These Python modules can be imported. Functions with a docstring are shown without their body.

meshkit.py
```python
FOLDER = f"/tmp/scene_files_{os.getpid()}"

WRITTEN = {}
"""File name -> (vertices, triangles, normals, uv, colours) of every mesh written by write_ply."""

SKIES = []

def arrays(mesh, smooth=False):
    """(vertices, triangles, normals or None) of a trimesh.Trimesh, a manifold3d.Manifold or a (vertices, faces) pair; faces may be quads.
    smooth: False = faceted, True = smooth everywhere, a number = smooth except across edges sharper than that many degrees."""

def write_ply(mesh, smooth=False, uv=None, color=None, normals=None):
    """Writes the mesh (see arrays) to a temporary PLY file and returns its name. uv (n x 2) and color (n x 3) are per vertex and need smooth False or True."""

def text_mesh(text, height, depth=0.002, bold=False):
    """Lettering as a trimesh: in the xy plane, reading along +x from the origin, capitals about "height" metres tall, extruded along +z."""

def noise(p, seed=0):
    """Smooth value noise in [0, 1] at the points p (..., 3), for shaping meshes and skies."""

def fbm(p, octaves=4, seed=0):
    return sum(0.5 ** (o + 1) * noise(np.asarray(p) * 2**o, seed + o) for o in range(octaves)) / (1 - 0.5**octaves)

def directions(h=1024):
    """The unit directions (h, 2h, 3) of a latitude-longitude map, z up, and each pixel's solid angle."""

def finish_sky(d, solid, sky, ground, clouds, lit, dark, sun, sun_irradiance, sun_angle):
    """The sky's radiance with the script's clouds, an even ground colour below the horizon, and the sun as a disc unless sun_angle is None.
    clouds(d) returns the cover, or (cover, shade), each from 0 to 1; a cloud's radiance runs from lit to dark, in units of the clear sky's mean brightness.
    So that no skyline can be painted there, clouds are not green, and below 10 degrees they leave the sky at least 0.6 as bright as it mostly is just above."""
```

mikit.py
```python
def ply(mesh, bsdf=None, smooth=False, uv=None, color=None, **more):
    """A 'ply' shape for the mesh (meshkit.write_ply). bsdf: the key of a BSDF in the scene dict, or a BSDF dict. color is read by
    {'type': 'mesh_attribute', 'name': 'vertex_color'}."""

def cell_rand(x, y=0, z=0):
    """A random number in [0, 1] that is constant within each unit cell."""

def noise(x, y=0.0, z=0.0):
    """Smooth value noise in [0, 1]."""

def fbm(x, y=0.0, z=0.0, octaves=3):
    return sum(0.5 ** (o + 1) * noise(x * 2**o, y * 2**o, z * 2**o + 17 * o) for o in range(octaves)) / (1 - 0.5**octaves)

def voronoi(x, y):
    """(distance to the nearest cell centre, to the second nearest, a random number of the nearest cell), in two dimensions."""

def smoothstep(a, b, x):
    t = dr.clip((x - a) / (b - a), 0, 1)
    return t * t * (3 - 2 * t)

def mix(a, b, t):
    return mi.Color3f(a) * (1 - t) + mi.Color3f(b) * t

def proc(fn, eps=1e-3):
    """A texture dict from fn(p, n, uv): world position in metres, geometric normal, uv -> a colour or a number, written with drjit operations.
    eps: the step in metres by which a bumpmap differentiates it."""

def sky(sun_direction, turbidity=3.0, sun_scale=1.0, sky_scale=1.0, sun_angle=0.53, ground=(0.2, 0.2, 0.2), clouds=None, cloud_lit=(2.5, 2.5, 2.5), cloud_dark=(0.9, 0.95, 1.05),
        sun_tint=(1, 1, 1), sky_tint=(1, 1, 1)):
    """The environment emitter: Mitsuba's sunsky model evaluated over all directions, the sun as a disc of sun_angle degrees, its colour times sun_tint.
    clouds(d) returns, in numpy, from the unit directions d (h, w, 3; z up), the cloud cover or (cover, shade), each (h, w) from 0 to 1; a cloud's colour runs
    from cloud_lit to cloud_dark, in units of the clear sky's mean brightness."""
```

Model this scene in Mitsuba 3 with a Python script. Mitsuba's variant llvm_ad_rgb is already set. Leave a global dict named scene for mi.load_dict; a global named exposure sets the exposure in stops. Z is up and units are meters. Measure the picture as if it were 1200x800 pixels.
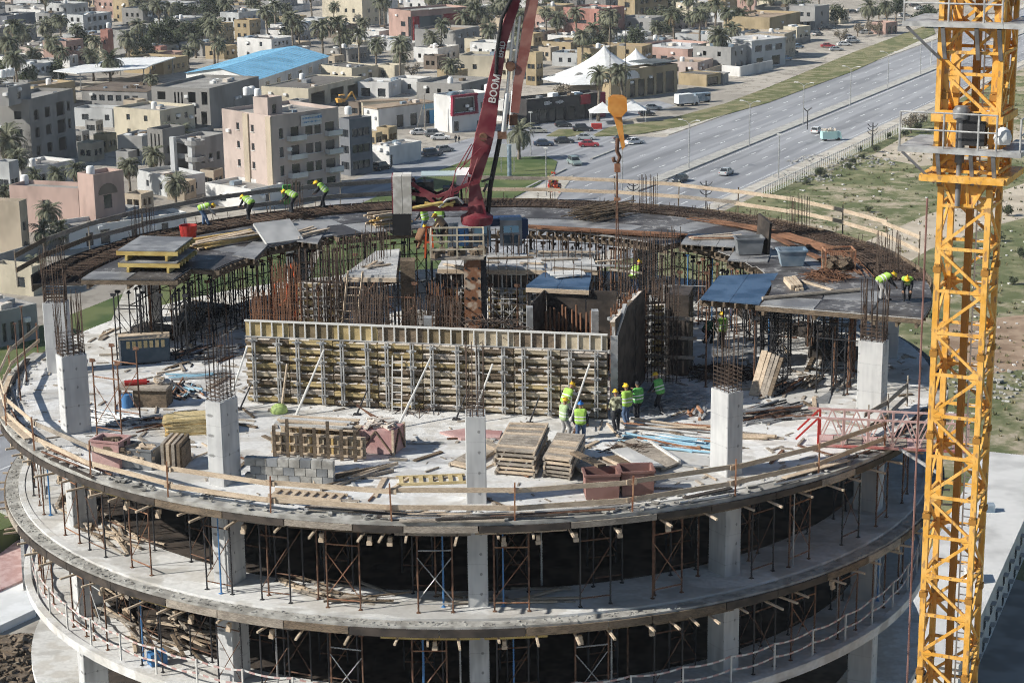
import math, random, numpy as np, trimesh, mitsuba as mi, mikit, manifold3d as m3
import drjit as dr
from mikit import noise, fbm, smoothstep, mix, voronoi, cell_rand
import meshkit
T = mi.ScalarTransform4f
rng = random.Random(7); nr = np.random.RandomState(7)
PI = math.pi
scene, labels = {}, {}
# ---------------------------------------------------------------- camera, sky, exposure
CP = np.array([0.0, -89.14, 66.08]); FW = np.array([0.01947, 0.96806, -0.24998]); UP = np.array([0.01728, 0.24966, 0.96818])
scene['camera'] = {'type': 'perspective', 'fov': 29.347, 'fov_axis': 'x', 'near_clip': 1.0, 'far_clip': 6000.0,
                   'to_world': T().look_at(origin=CP.tolist(), target=(CP + FW * 10).tolist(), up=UP.tolist())}
SUN = [-0.813, -0.215, 0.54]
scene['sky'] = mikit.sky(SUN, turbidity=3, sun_tint=(.83, 1.0, 1.34), sky_scale=.55)
exposure = 2.2
ZA, H = 42.0, 4.11              # the upper working floor and the storey height
ZB = ZA + 4.0
# ---------------------------------------------------------------- mesh helpers
def arr(*a): return np.array(a, float)
def unit(v): v = np.asarray(v, float); return v / max(np.linalg.norm(v), 1e-9)
BF = np.array([[0,2,1],[0,3,2],[4,5,6],[4,6,7],[0,1,5],[0,5,4],[1,2,6],[1,6,5],[2,3,7],[2,7,6],[3,0,4],[3,4,7]])
class MB:
    def __init__(s): s.v, s.f, s.n, s.c = [], [], 0, []
    def add(s, v, f, col=None):
        v = np.asarray(v, float); s.v.append(v); s.f.append(np.asarray(f, int) + s.n); s.n += len(v)
        s.c.append(np.tile(col if col is not None else (1, 1, 1), (len(v), 1))); return s
    def hexa(s, b, t, col=None): return s.add(np.vstack([b, t]), BF, col)
    def box(s, c, d, rz=0.0, col=None, tilt=None):
        x, y, z = np.asarray(d, float) / 2
        q = np.array([[-x,-y,-z],[x,-y,-z],[x,y,-z],[-x,y,-z],[-x,-y,z],[x,-y,z],[x,y,z],[-x,y,z]])
        if tilt: a, b = math.cos(tilt), math.sin(tilt); q = q @ np.array([[1,0,0],[0,a,-b],[0,b,a]]).T
        a, b = math.cos(rz), math.sin(rz); q = q @ np.array([[a,-b,0],[b,a,0],[0,0,1]]).T
        return s.add(q + np.asarray(c, float), BF, col)
    def bar(s, p, q, w, h=None, up=(0,0,1), col=None):
        p, q = np.asarray(p, float), np.asarray(q, float); h = h or w; t = unit(q - p); up = np.asarray(up, float)
        if abs(t @ unit(up)) > .99: up = arr(1, 0, 0)
        a = unit(np.cross(t, up)); b = np.cross(a, t); a, b = a * w / 2, b * h / 2
        ring = lambda o: [o - a - b, o + a - b, o + a + b, o - a + b]
        v = np.array(ring(p) + ring(q))
        return s.add(v, [[0,1,2],[0,2,3],[4,6,5],[4,7,6],[0,5,1],[0,4,5],[1,6,2],[1,5,6],[2,7,3],[2,6,7],[3,4,0],[3,7,4]], col)
    def tube(s, pts, r, n=5, cap=True, col=None):
        p = np.asarray(pts, float); r = np.broadcast_to(r, (len(p),)); t = np.gradient(p, axis=0); t /= np.linalg.norm(t, axis=1, keepdims=True) + 1e-12
        up = arr(0, 0, 1) if abs(unit(p[-1] - p[0])[2]) < .9 else arr(1, 0, 0)
        a = np.cross(t, up); a /= np.linalg.norm(a, axis=1, keepdims=True) + 1e-12; b = np.cross(t, a)
        g = np.arange(n) * 2 * PI / n
        v = (p[:, None] + r[:, None, None] * (np.cos(g)[None, :, None] * a[:, None] + np.sin(g)[None, :, None] * b[:, None])).reshape(-1, 3)
        f = []
        for i in range(len(p) - 1):
            for j in range(n):
                k = (j + 1) % n; f += [[i*n+j, i*n+k, (i+1)*n+k], [i*n+j, (i+1)*n+k, (i+1)*n+j]]
        if cap and n > 2:
            f += [[0, j + 1, j] for j in range(1, n - 1)]; o = (len(p) - 1) * n; f += [[o, o + j, o + j + 1] for j in range(1, n - 1)]
        return s.add(v, f, col)
    def prism(s, poly, z0, z1, col=None):
        P = np.asarray(poly, float); n = len(P)
        if sum(P[i-1][0]*P[i][1] - P[i][0]*P[i-1][1] for i in range(n)) < 0: P = P[::-1]
        z0, z1 = np.broadcast_to(z0, n), np.broadcast_to(z1, n)
        v = np.vstack([np.c_[P, z0], np.c_[P, z1]]); f = []
        tri = trimesh.creation.triangulate_polygon(__import__('shapely').Polygon(P), engine='earcut')[1] % n if n > 4 else np.array([[0, 1, 2], [0, 2, 3]][:n - 2])
        f += [list(x[::-1]) for x in tri] + [list(x + n) for x in tri]
        for i in range(n): j = (i + 1) % n; f += [[i, j, j + n], [i, j + n, i + n]]
        return s.add(v, f, col)
    def sector(s, r1, r2, a1, a2, z0, z1, n=8, col=None):
        """annular block; angles in degrees, 0 = towards -y, + to the right"""
        A = np.radians(np.linspace(a1, a2, n + 1)); o = np.c_[np.sin(A), -np.cos(A)]
        v = np.vstack([np.c_[o * r1, A * 0 + z0], np.c_[o * r2, A * 0 + z0], np.c_[o * r2, A * 0 + z1], np.c_[o * r1, A * 0 + z1]]); m = n + 1; f = []
        for k in range(4):
            b, c = k * m, ((k + 1) % 4) * m
            for i in range(n): f += [[b+i, b+i+1, c+i+1], [b+i, c+i+1, c+i]]
        if abs(a2 - a1) < 359.9:
            for i in (0, n): g = [i, m + i, 2*m + i, 3*m + i]; f += [[g[0], g[1], g[2]], [g[0], g[2], g[3]]] if i == 0 else [[g[0], g[2], g[1]], [g[0], g[3], g[2]]]
        return s.add(v, f, col)
    def lathe(s, prof, c=(0,0,0), n=12, col=None):
        g = np.arange(n) * 2 * PI / n; v, f = [], []
        for r, z in prof: v += [[c[0] + r * math.cos(x), c[1] + r * math.sin(x), c[2] + z] for x in g]
        for i in range(len(prof) - 1):
            for j in range(n): k = (j + 1) % n; f += [[i*n+j, i*n+k, (i+1)*n+k], [i*n+j, (i+1)*n+k, (i+1)*n+j]]
        return s.add(v, f, col)
    def quad(s, a, b, c, d, col=None): return s.add([a, b, c, d], [[0, 1, 2], [0, 2, 3]], col)
    def mesh(s): return np.vstack(s.v), np.vstack(s.f)
    def colors(s): return np.vstack(s.c)
def numbered(k):
    if k not in scene and k not in used: used.add(k); return k
    i = count.get(k, 1)
    while f'{k}_{i:03d}' in scene or f'{k}_{i:03d}' in used: i += 1
    count[k] = i; used.add(f'{k}_{i:03d}'); return f'{k}_{i:03d}'
used, count = set(), {}
def bay(a):
    n = ['leftmost', 'second', 'third', 'fourth', 'fifth', 'sixth']; i = math.floor((a + 90) / 30)
    return 'left of the leftmost column' if i < 0 else 'right of the sixth column' if i > 4 else f'between the {n[i]} and {n[i + 1]} columns'
def lab(key, label=None, cat=None, group=None, kind=None):
    d = {k: x for k, x in (('label', label), ('category', cat), ('group', group), ('kind', kind)) if x}
    if d: labels.setdefault(key, {}).update(d)
def P(mb, mat, smooth=False, vc=False):
    return mikit.ply(mb.mesh() if isinstance(mb, MB) else mb, mat, smooth=smooth, **({'color': mb.colors()} if vc else {}))
def put(name, what, mat=None, parent=None, M=None, smooth=False, label=None, cat=None, group=None, kind=None, vc=False):
    key = numbered((parent + '__' if parent else '') + name)
    d = dict(what) if isinstance(what, dict) else P(what, mat, smooth, vc)
    if M is not None: d['to_world'] = M
    scene[key] = d; lab(key, label, cat, group, kind); return key
def thing(name, label, cat, group=None):
    key = numbered(name); lab(key, label, cat, group); return key
def at(p, rz=0.0, s=1.0):
    m = T().translate([float(x) for x in p]).rotate([0, 0, 1], math.degrees(rz))
    return m.scale(s) if s != 1.0 else m
def pol(r, az, z): a = math.radians(az); return arr(r * math.sin(a), -r * math.cos(a), z)
# ---------------------------------------------------------------- materials
def bs(name, col, rough=.8, metal=0.0, spec=.4, **k):
    col = col if isinstance(col, dict) else {'type': 'rgb', 'value': list(col)}
    scene[name] = {'type': 'twosided', 'bsdf': {'type': 'principled', 'base_color': col, 'roughness': rough, 'metallic': metal, 'specular': spec, **k}}
    return name
def n2(a, b, s=1.0, s2=None, lo=.3, hi=.7, sz=1.0):
    return mikit.proc(lambda p, n, uv: mix(a, b, smoothstep(lo, hi, fbm(p.x * s, p.y * s, p.z * s * sz))))
def slab_fn(p, n, uv):
    big = fbm(p.x * .35, p.y * .35, p.z * .4, 3); fine = noise(p.x * 9, p.y * 9, p.z * 9)
    dust = smoothstep(.48, .66, fbm(p.x * 1.1 + 7, p.y * 1.6, 2.0, 3)); wet = smoothstep(.56, .66, fbm(p.x * .5 + 31, p.y * .9 + 4, p.z, 3))
    c = mix((.58, .575, .56), (.68, .675, .66), smoothstep(.3, .7, big)) * (0.88 + .2 * fine)
    return mix(mix(c, (.40, .36, .30), (.40) * dust), (.33, .315, .29), .5 * wet)
bs('m_slab', mikit.proc(slab_fn), .9)
def col_fn(p, n, uv):
    streak = fbm(p.x * 6, p.y * 6, p.z * .5, 3); blot = fbm(p.x * 1.3, p.y * 1.3, p.z * 1.1, 3)
    stain = smoothstep(.55, .75, fbm(p.x * 2.2 + 5, p.y * 2.2, p.z * .35, 3)); hole = smoothstep(.10, .05, dr.sqrt(dr.square((p.z - 42.0) / .8 - dr.floor((p.z - 42.0) / .8) - .5) + dr.square((p.x + p.y) / .75 - dr.floor((p.x + p.y) / .75) - .5)))
    lift = smoothstep(.96, 1.0, dr.abs(((p.z - 42.0) / 1.2 - dr.floor((p.z - 42.0) / 1.2)) * 2 - 1))
    return mix((.44, .44, .44), (.57, .57, .56), smoothstep(.3, .7, .5 * streak + .5 * blot)) * (1 - .18 * lift) * (1 - .22 * stain) * (1 - .5 * hole)
bs('m_column', mikit.proc(col_fn), .85)
bs('m_rough_concrete', n2((.24, .23, .21), (.44, .43, .40), 2.5), .95)
def ply_fn(p, n, uv):
    a = fbm(p.x * .8, p.y * .8, p.z, 3); b = fbm(p.x * 5 + 9, p.y * 5, p.z * 5, 2)
    return mix(mix((.055, .05, .05), (.13, .125, .125), smoothstep(.3, .75, a)), (.34, .33, .32), .7 * smoothstep(.58, .75, b) * smoothstep(.4, .65, a))
bs('m_ply', mikit.proc(ply_fn), .5, spec=.35)
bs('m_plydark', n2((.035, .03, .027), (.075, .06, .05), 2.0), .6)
def wood(a, b): return mikit.proc(lambda p, n, uv: mix(a, b, smoothstep(.25, .75, .6 * fbm(p.x * 2.2, p.y * 2.2, p.z * 3, 3) + .4 * noise(p.x * 14, p.y * 14, p.z * 30))))
bs('m_wood', wood((.40, .31, .22), (.60, .49, .37)), .8)
bs('m_wood_grey', wood((.21, .18, .15), (.40, .35, .29)), .85)
bs('m_wood_dark', wood((.09, .07, .05), (.22, .165, .115)), .85)
bs('m_wood_yellow', wood((.46, .30, .10), (.58, .42, .19)), .7)
bs('m_ply_yellow', wood((.42, .33, .16), (.62, .50, .28)), .7)
bs('m_h20', n2((.46, .32, .10), (.58, .45, .17), 2.0), .55)
bs('m_galv', n2((.33, .33, .33), (.52, .52, .51), 3.0), .5, .35)
bs('m_steel_dark', (.05, .05, .055), .55, .4)
bs('m_white_bar', (.62, .61, .58), .6)
bs('m_rust', n2((.10, .05, .032), (.20, .11, .07), 5.0), .8)
bs('m_rust_light', n2((.24, .10, .055), (.36, .20, .12), 4.0), .8)
bs('m_rebar', n2((.05, .036, .029), (.115, .078, .058), 1.7), .8)
bs('m_rebar_orange', n2((.12, .06, .035), (.21, .105, .06), 1.7), .8)
bs('m_blue', (.07, .20, .42), .5)
bs('m_blue_light', (.28, .48, .60), .55)
bs('m_red', (.40, .035, .03), .5)
bs('m_pump', n2((.15, .018, .03), (.25, .075, .08), 1.6), .6, spec=.35)
bs('m_pump_faded', n2((.24, .085, .07), (.34, .17, .14), 1.5), .6)
def crane_fn(p, n, uv):
    w = fbm(p.x * 2.5, p.y * 2.5, p.z * 1.4, 3); g = fbm(p.x * 9 + 4, p.y * 9, p.z * 3, 2)
    return mix(mix((.68, .34, .05), (.80, .46, .12), smoothstep(.3, .7, w)), (.28, .17, .10), .75 * smoothstep(.58, .74, g))
bs('m_crane', mikit.proc(crane_fn), .45, spec=.45)
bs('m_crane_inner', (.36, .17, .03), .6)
bs('m_hook', n2((.66, .26, .05), (.76, .36, .09), 3.0), .5)
bs('m_pink', n2((.42, .26, .24), (.52, .37, .35), 2.0), .8)
bs('m_black', (.02, .02, .022), .5)
bs('m_rubber', (.025, .025, .027), .8)
bs('m_glass', (.03, .035, .04), .12, spec=.6)
bs('m_orange', (.62, .10, .03), .5)
bs('m_lime', (.45, .58, .20), .5)
bs('m_white', n2((.70, .70, .68), (.80, .80, .79), 1.0), .6)
bs('m_vc', {'type': 'mesh_attribute', 'name': 'vertex_color'}, .75)
bs('m_vc_gloss', {'type': 'mesh_attribute', 'name': 'vertex_color'}, .3, spec=.5)
bs('m_skin', (.30, .17, .11), .6)
bs('m_jeans', (.09, .14, .24), .85); bs('m_dark_cloth', (.03, .032, .038), .9); bs('m_grey_cloth', (.42, .41, .40), .9); bs('m_tan_cloth', (.42, .31, .20), .9); bs('m_brown_cloth', (.22, .12, .07), .9)
bs('m_vest', n2((.30, .52, .09), (.42, .66, .12), 9.0), .85); bs('m_vest_green', n2((.10, .36, .09), (.15, .48, .12), 9.0), .85); bs('m_reflect', (.72, .74, .70), .5)
bs('m_hat_yellow', (.82, .52, .03), .4); bs('m_hat_blue', (.03, .19, .55), .4); bs('m_hat_white', (.75, .75, .73), .4)

# ---------------------------------------------------------------- ground, roads, lawns
def ground_fn(p, n, uv):
    a = fbm(p.x * .035, p.y * .035, 0, 4); b = fbm(p.x * .5, p.y * .5, 3, 3)
    return mix(mix((.27, .245, .21), (.38, .345, .295), smoothstep(.3, .7, a)), (.19, .17, .145), .7 * smoothstep(.5, .72, b))
bs('m_ground', mikit.proc(ground_fn), .95)
def field_fn(p, n, uv):
    a = fbm(p.x * .045, p.y * .045, 1, 4); b = fbm(p.x * .35, p.y * .35, 5, 4); c = fbm(p.x * 1.9, p.y * 1.9, 2, 3)
    g = mix((.10, .115, .05), (.19, .185, .10), smoothstep(.3, .7, b))
    s = mix((.30, .25, .18), (.40, .34, .26), c)
    return mix(g, s, smoothstep(.50, .68, .55 * a + .3 * b + .15 * c))
bs('m_field', mikit.proc(field_fn), .95)
bs('m_lawn', n2((.055, .088, .026), (.115, .135, .05), .25, lo=.3, hi=.7), .95)
bs('m_verge', n2((.10, .11, .045), (.20, .18, .10), .4), .95)
def asphalt_fn(p, n, uv):
    a = fbm(p.x * .12, p.y * .12, 0, 3); s = p.x * .881 - p.y * .473; t = p.x * .473 + p.y * .881
    w = noise(s * .9, t * .02, 1)
    return mix((.235, .24, .255), (.31, .315, .33), smoothstep(.25, .75, .35 * a + .65 * w)) * (1 - .16 * smoothstep(.55, .62, fbm(s * .3 + 9, t * .03, 4, 2))) * (1 - .10 * smoothstep(.6, .7, noise(s * .55, t * .008, 7)))
bs('m_asphalt', mikit.proc(asphalt_fn), .85)
bs('m_pave', n2((.36, .33, .28), (.48, .45, .40), .8), .9)
bs('m_kerb', n2((.30, .29, .27), (.40, .39, .36), 1.0), .9)
bs('m_paint', n2((.45, .46, .46), (.60, .60, .60), 1.5), .8)
bs('m_redsoil', n2((.22, .15, .10), (.33, .24, .17), .5), .95)
bs('m_sandpath', n2((.36, .31, .24), (.46, .40, .32), .3), .95)
def sheet(name, poly, z, mat, thick=None):
    q = [p[:2] for p in poly]; m = MB().prism(q, -.3 if thick else z - .003, z)
    return put(name, m, mat, kind='structure')
put('ground', MB().quad((-3000, -400, 0), (3000, -400, 0), (3000, 4000, 0), (-3000, 4000, 0)), 'm_ground', kind='structure')
def st(s, t): return (t * .473 + s * .881, t * .881 - s * .473)
def strip(s0, s1, t0, t1): return [st(s0, t0), st(s1, t0), st(s1, t1), st(s0, t1)]
sheet('field', [st(-82, 95), st(-82, 900), (900, 900), (900, -60), (60, -60), (30, 60), (30, 130)], .010, 'm_field')
sheet('dirt_track', [(114.43,291.05,0.00), (94.75,267.29,0.00), (80.79,251.53,0.00), (64.70,227.92,0.00), (57.54,208.59,0.00), (63.90,203.79,0.00), (74.78,222.25,0.00), (89.17,239.82,0.00), (103.32,252.87,0.00)], .018, 'm_sandpath')
sheet('dirt_track', [(62.66,169.83,0.00), (73.57,175.45,0.00), (81.51,177.93,0.00), (73.34,149.85,0.00), (63.50,145.60,0.00), (60.13,154.11,0.00)], .018, 'm_redsoil')
sheet('dirt_track', [(84.17,317.51,0.00), (97.19,344.05,0.00), (132.62,353.59,0.00), (122.70,319.47,0.00), (91.83,303.56,0.00)], .018, 'm_sandpath')
bs('m_yard', n2((.17, .165, .155), (.26, .25, .235), .5), .95)
sheet('yard', [(40.80,85.94,0.00), (51.39,74.42,0.00), (37.81,27.74,0.00), (19.10,28.57,0.00)], .02, 'm_yard')
sheet('junction', [(-23.12,252.35,0.00), (-12.97,310.31,0.00), (0.92,347.49,0.00), (27.02,353.89,0.00), (47.68,346.56,0.00), (53.26,301.93,0.00), (28.54,220.54,0.00), (-7.09,204.39,0.00)], .014, 'm_asphalt')
sheet('side_street', [(-35.45,225.61,0.00), (-23.81,296.85,0.00), (-11.01,332.68,0.00), (1.72,353.87,0.00), (9.48,353.07,0.00), (8.91,328.36,0.00), (0.09,325.73,0.00), (-8.98,303.61,0.00), (-20.60,261.88,0.00)], .018, 'm_asphalt')
sheet('parking_lot', [(1.71,351.26,0.00), (12.46,376.14,0.00), (32.08,401.44,0.00), (48.07,411.13,0.00), (51.82,400.84,0.00), (37.71,377.79,0.00), (26.86,351.28,0.00), (9.30,345.37,0.00)], .020, 'm_asphalt')
sheet('road', strip(-126, -83.5, 60, 1200), .022, 'm_asphalt')
road = 'road'
dash = P(MB().box((0, 0, .006), (.3, 3.2, .004)), 'm_paint')
for s in (-91.6, -95.7, -99.8, -111.4, -116.0, -120.6):
    for i in range(34):
        t = 205 + i * 11.5 + (s % 3.0) * 2
        if s < -105 and t < 262 and s < -112: continue
        x, y = st(s, t); put('lane_marking', dash, None, road, at((x, y, .022), -math.atan2(.473, .881)))
put('edge_line', MB().bar((*st(-87.6, 90), .028), (*st(-87.6, 900), .028), .18, .006), 'm_paint', road)
put('edge_line', MB().bar((*st(-103.2, 90), .028), (*st(-103.2, 900), .028), .18, .006), 'm_paint', road)
put('median', MB().prism(strip(-107.2, -104.2, 262, 1000), -.1, .30), 'm_kerb', kind='structure')
sheet('pavement', strip(-86.6, -83.8, 180, 900), .12, 'm_pave', 1)
sheet('pavement', strip(-130.0, -126.4, 330, 900), .14, 'm_pave', 1)
for a, b in (((25.41,318.71,0.00), (34.22,336.63,0.00)), ((10.71,284.92,0.00), (19.39,306.18,0.00)), ((31.60,279.28,0.00), (38.66,291.09,0.00)), ((34.04,260.51,0.00), (40.67,259.94,0.00))):
    put('kerb', MB().bar((a[0], a[1], .14), (b[0], b[1], .14), .45, .28), 'm_kerb', kind='structure')
sheet('verge', [(27.17,349.95,0.00), (32.03,364.17,0.00), (46.70,375.37,0.00), (64.53,402.65,0.00), (80.02,433.78,0.00), (118.91,516.33,0.00), (164.22,606.45,0.00), (156.99,570.30,0.00), (109.49,467.51,0.00), (75.40,403.06,0.00), (49.53,363.71,0.00), (38.23,352.74,0.00)], .16, 'm_verge', 1)
sheet('verge', [(17.22,352.28,0.00), (20.61,362.62,0.00), (24.75,362.19,0.00), (27.02,353.89,0.00), (21.79,350.50,0.00)], .15, 'm_verge', 1)
sheet('lawn', [(-24.03,262.17,0.00), (-8.94,301.54,0.00), (0.26,322.28,0.00), (16.05,323.02,0.00), (18.09,316.06,0.00), (16.77,302.24,0.00), (13.36,289.49,0.00), (5.61,268.12,0.00), (-1.84,203.99,0.00), (-25.53,205.79,0.00)], .15, 'm_lawn', 1)
sheet('lawn', [(-69.03,160.67,0.00), (-66.98,170.83,0.00), (-59.97,181.96,0.00), (-49.41,207.60,0.00), (-36.02,231.14,0.00), (-26.16,252.60,0.00), (-27.00,178.62,0.00), (-51.71,141.49,0.00), (-63.41,138.55,0.00)], .05, 'm_lawn')
sheet('pavement', [(5.25,265.56,0.00), (13.66,288.49,0.00), (20.56,298.79,0.00), (15.08,267.29,0.00)], .13, 'm_pave', 1)
sheet('pavement', [(-50.70,170.64,0.00), (-53.01,203.14,0.00), (-51.57,203.03,0.00), (-45.25,177.44,0.00), (-44.52,161.19,0.00)], .09, 'm_pave', 1)
sheet('left_street', [(-67.65,131.77,0.00), (-58.38,138.96,0.00), (-54.87,141.69,0.00), (-40.46,90.41,0.00), (-41.30,90.46,0.00), (-59.15,101.37,0.00)], .02, 'm_asphalt')
put('edge_line', MB().bar((*(-54.43,110.37,0.00)[:2], .03), (*(-50.18,117.47,0.00)[:2], .03), .3, .008), 'm_paint', 'left_street')
# a low planter wall, a pale plinth and the rubble at the foot of the building on the left
wl = MB(); q = [(-50.61,98.31,0.00)[:2], (-43.94,90.13,0.00)[:2], (-40.91,77.25,0.00)[:2]]
wl.bar((*q[0], 1.5), (*q[1], 1.5), .3, 3.0); wl.bar((*q[1], 1.5), (*q[2], 1.5), .3, 3.0)
put('retaining_wall', wl, 'm_rough_concrete', label='grey retaining wall round the lawn patch at the left foot of the building', cat='wall')
sheet('lawn', [(-52.12,100.97,0.00), (-44.19,90.14,0.00), (-48.05,84.44,0.00)], 2.6, 'm_lawn', 1)
fl = MB().prism([(-46.87,79.64,0.00)[:2], (-44.01,91.55,0.00)[:2], (-40.92,83.17,0.00)[:2], (-40.62,81.00,0.00)[:2], (-45.35,73.47,0.00)[:2]], -.1, .9)
put('low_roof', fl, 'm_pink', label='flat pinkish roof of a low shed by the rubble at lower left', cat='roof')
fl = MB().prism([(-45.65,74.67,0.00)[:2], (-40.74,82.29,0.00)[:2], (-39.03,72.75,0.00)[:2], (-43.48,65.85,0.00)[:2]], -.1, .7)
put('low_roof', fl, 'm_white', label='flat white roof beside the rubble heap at lower left', cat='roof')
def rubble(c, r, n, s0, s1, hmax, seed):
    g = random.Random(seed); m = MB()
    for i in range(n):
        a, d = g.uniform(0, 2*PI), r * math.sqrt(g.random()); h = hmax * (1 - d / r) * g.random()
        q = g.uniform(s0, s1); m.box((c[0] + d * math.cos(a), c[1] + d * math.sin(a), h + q * .2), (q * g.uniform(.5, 2.2), q, q * .5), g.uniform(0, 3), tilt=g.uniform(-.5, .5))
    return m
put('rubble', rubble((-39.23,62.98,0.00), 5.5, 700, .15, .6, 1.6, 3), 'm_wood_dark', label='dark heap of broken timber and rubble at the lower left corner', cat='rubble', kind='stuff')
put('rubble', rubble((76.53,310.43,0.00), 11, 200, .15, .5, .5, 5), 'm_rough_concrete', label='scattered grey rubble along the fence by the road', cat='rubble', kind='stuff')
put('rubble', rubble((66.57,293.49,0.00), 7, 130, .15, .5, .4, 6), 'm_rough_concrete', label='grey rubble and litter near the end of the white fence', cat='rubble', kind='stuff')
put('rubble', rubble((65.10,141.55,0.00), 8, 160, .15, .5, .4, 8), 'm_rough_concrete', label='grey rubble line on the field right of the crane mast', cat='rubble', kind='stuff')
def scatter(n, a0, a1, f0, f1, size, seed):
    g = random.Random(seed); m = MB()
    for i in range(n):
        x, y = g.uniform(*a0), g.uniform(*a1)
        if x * .881 - y * .473 < -80: continue
        s = g.uniform(*size); k = g.uniform(f0, f1)
        for j in range(5):
            a = g.uniform(0, 6.28); u = arr(math.cos(a), math.sin(a), 0); o = arr(x, y, 0) + u * s * g.random()
            m.add([o - np.cross(u, (0, 0, 1)) * s * .5, o + np.cross(u, (0, 0, 1)) * s * .5, o + u * s * .5 + arr(0, 0, k * s)], [[0, 1, 2]])
    return m
bs('m_scrub', n2((.09, .095, .045), (.19, .17, .09), .2), .9)
bs('m_litter', (.62, .60, .56), .8)
put('scrub', scatter(9000, (28, 260), (110, 420), .8, 1.6, (.12, .4), 11), 'm_scrub', label='tufts of dry grass and scrub growing over the open field', cat='grass', kind='stuff')
lt = MB()
for i in range(520):
    x, y = rng.uniform(34, 180), rng.uniform(120, 330)
    if x * .881 - y * .473 > -80: q = rng.uniform(.12, .45); lt.box((x, y, .1), (q, q * 1.5, .15), rng.uniform(0, 3))
put('litter', lt, 'm_litter', label='pale litter and stones strewn over the open field', cat='litter', kind='stuff')

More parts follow.
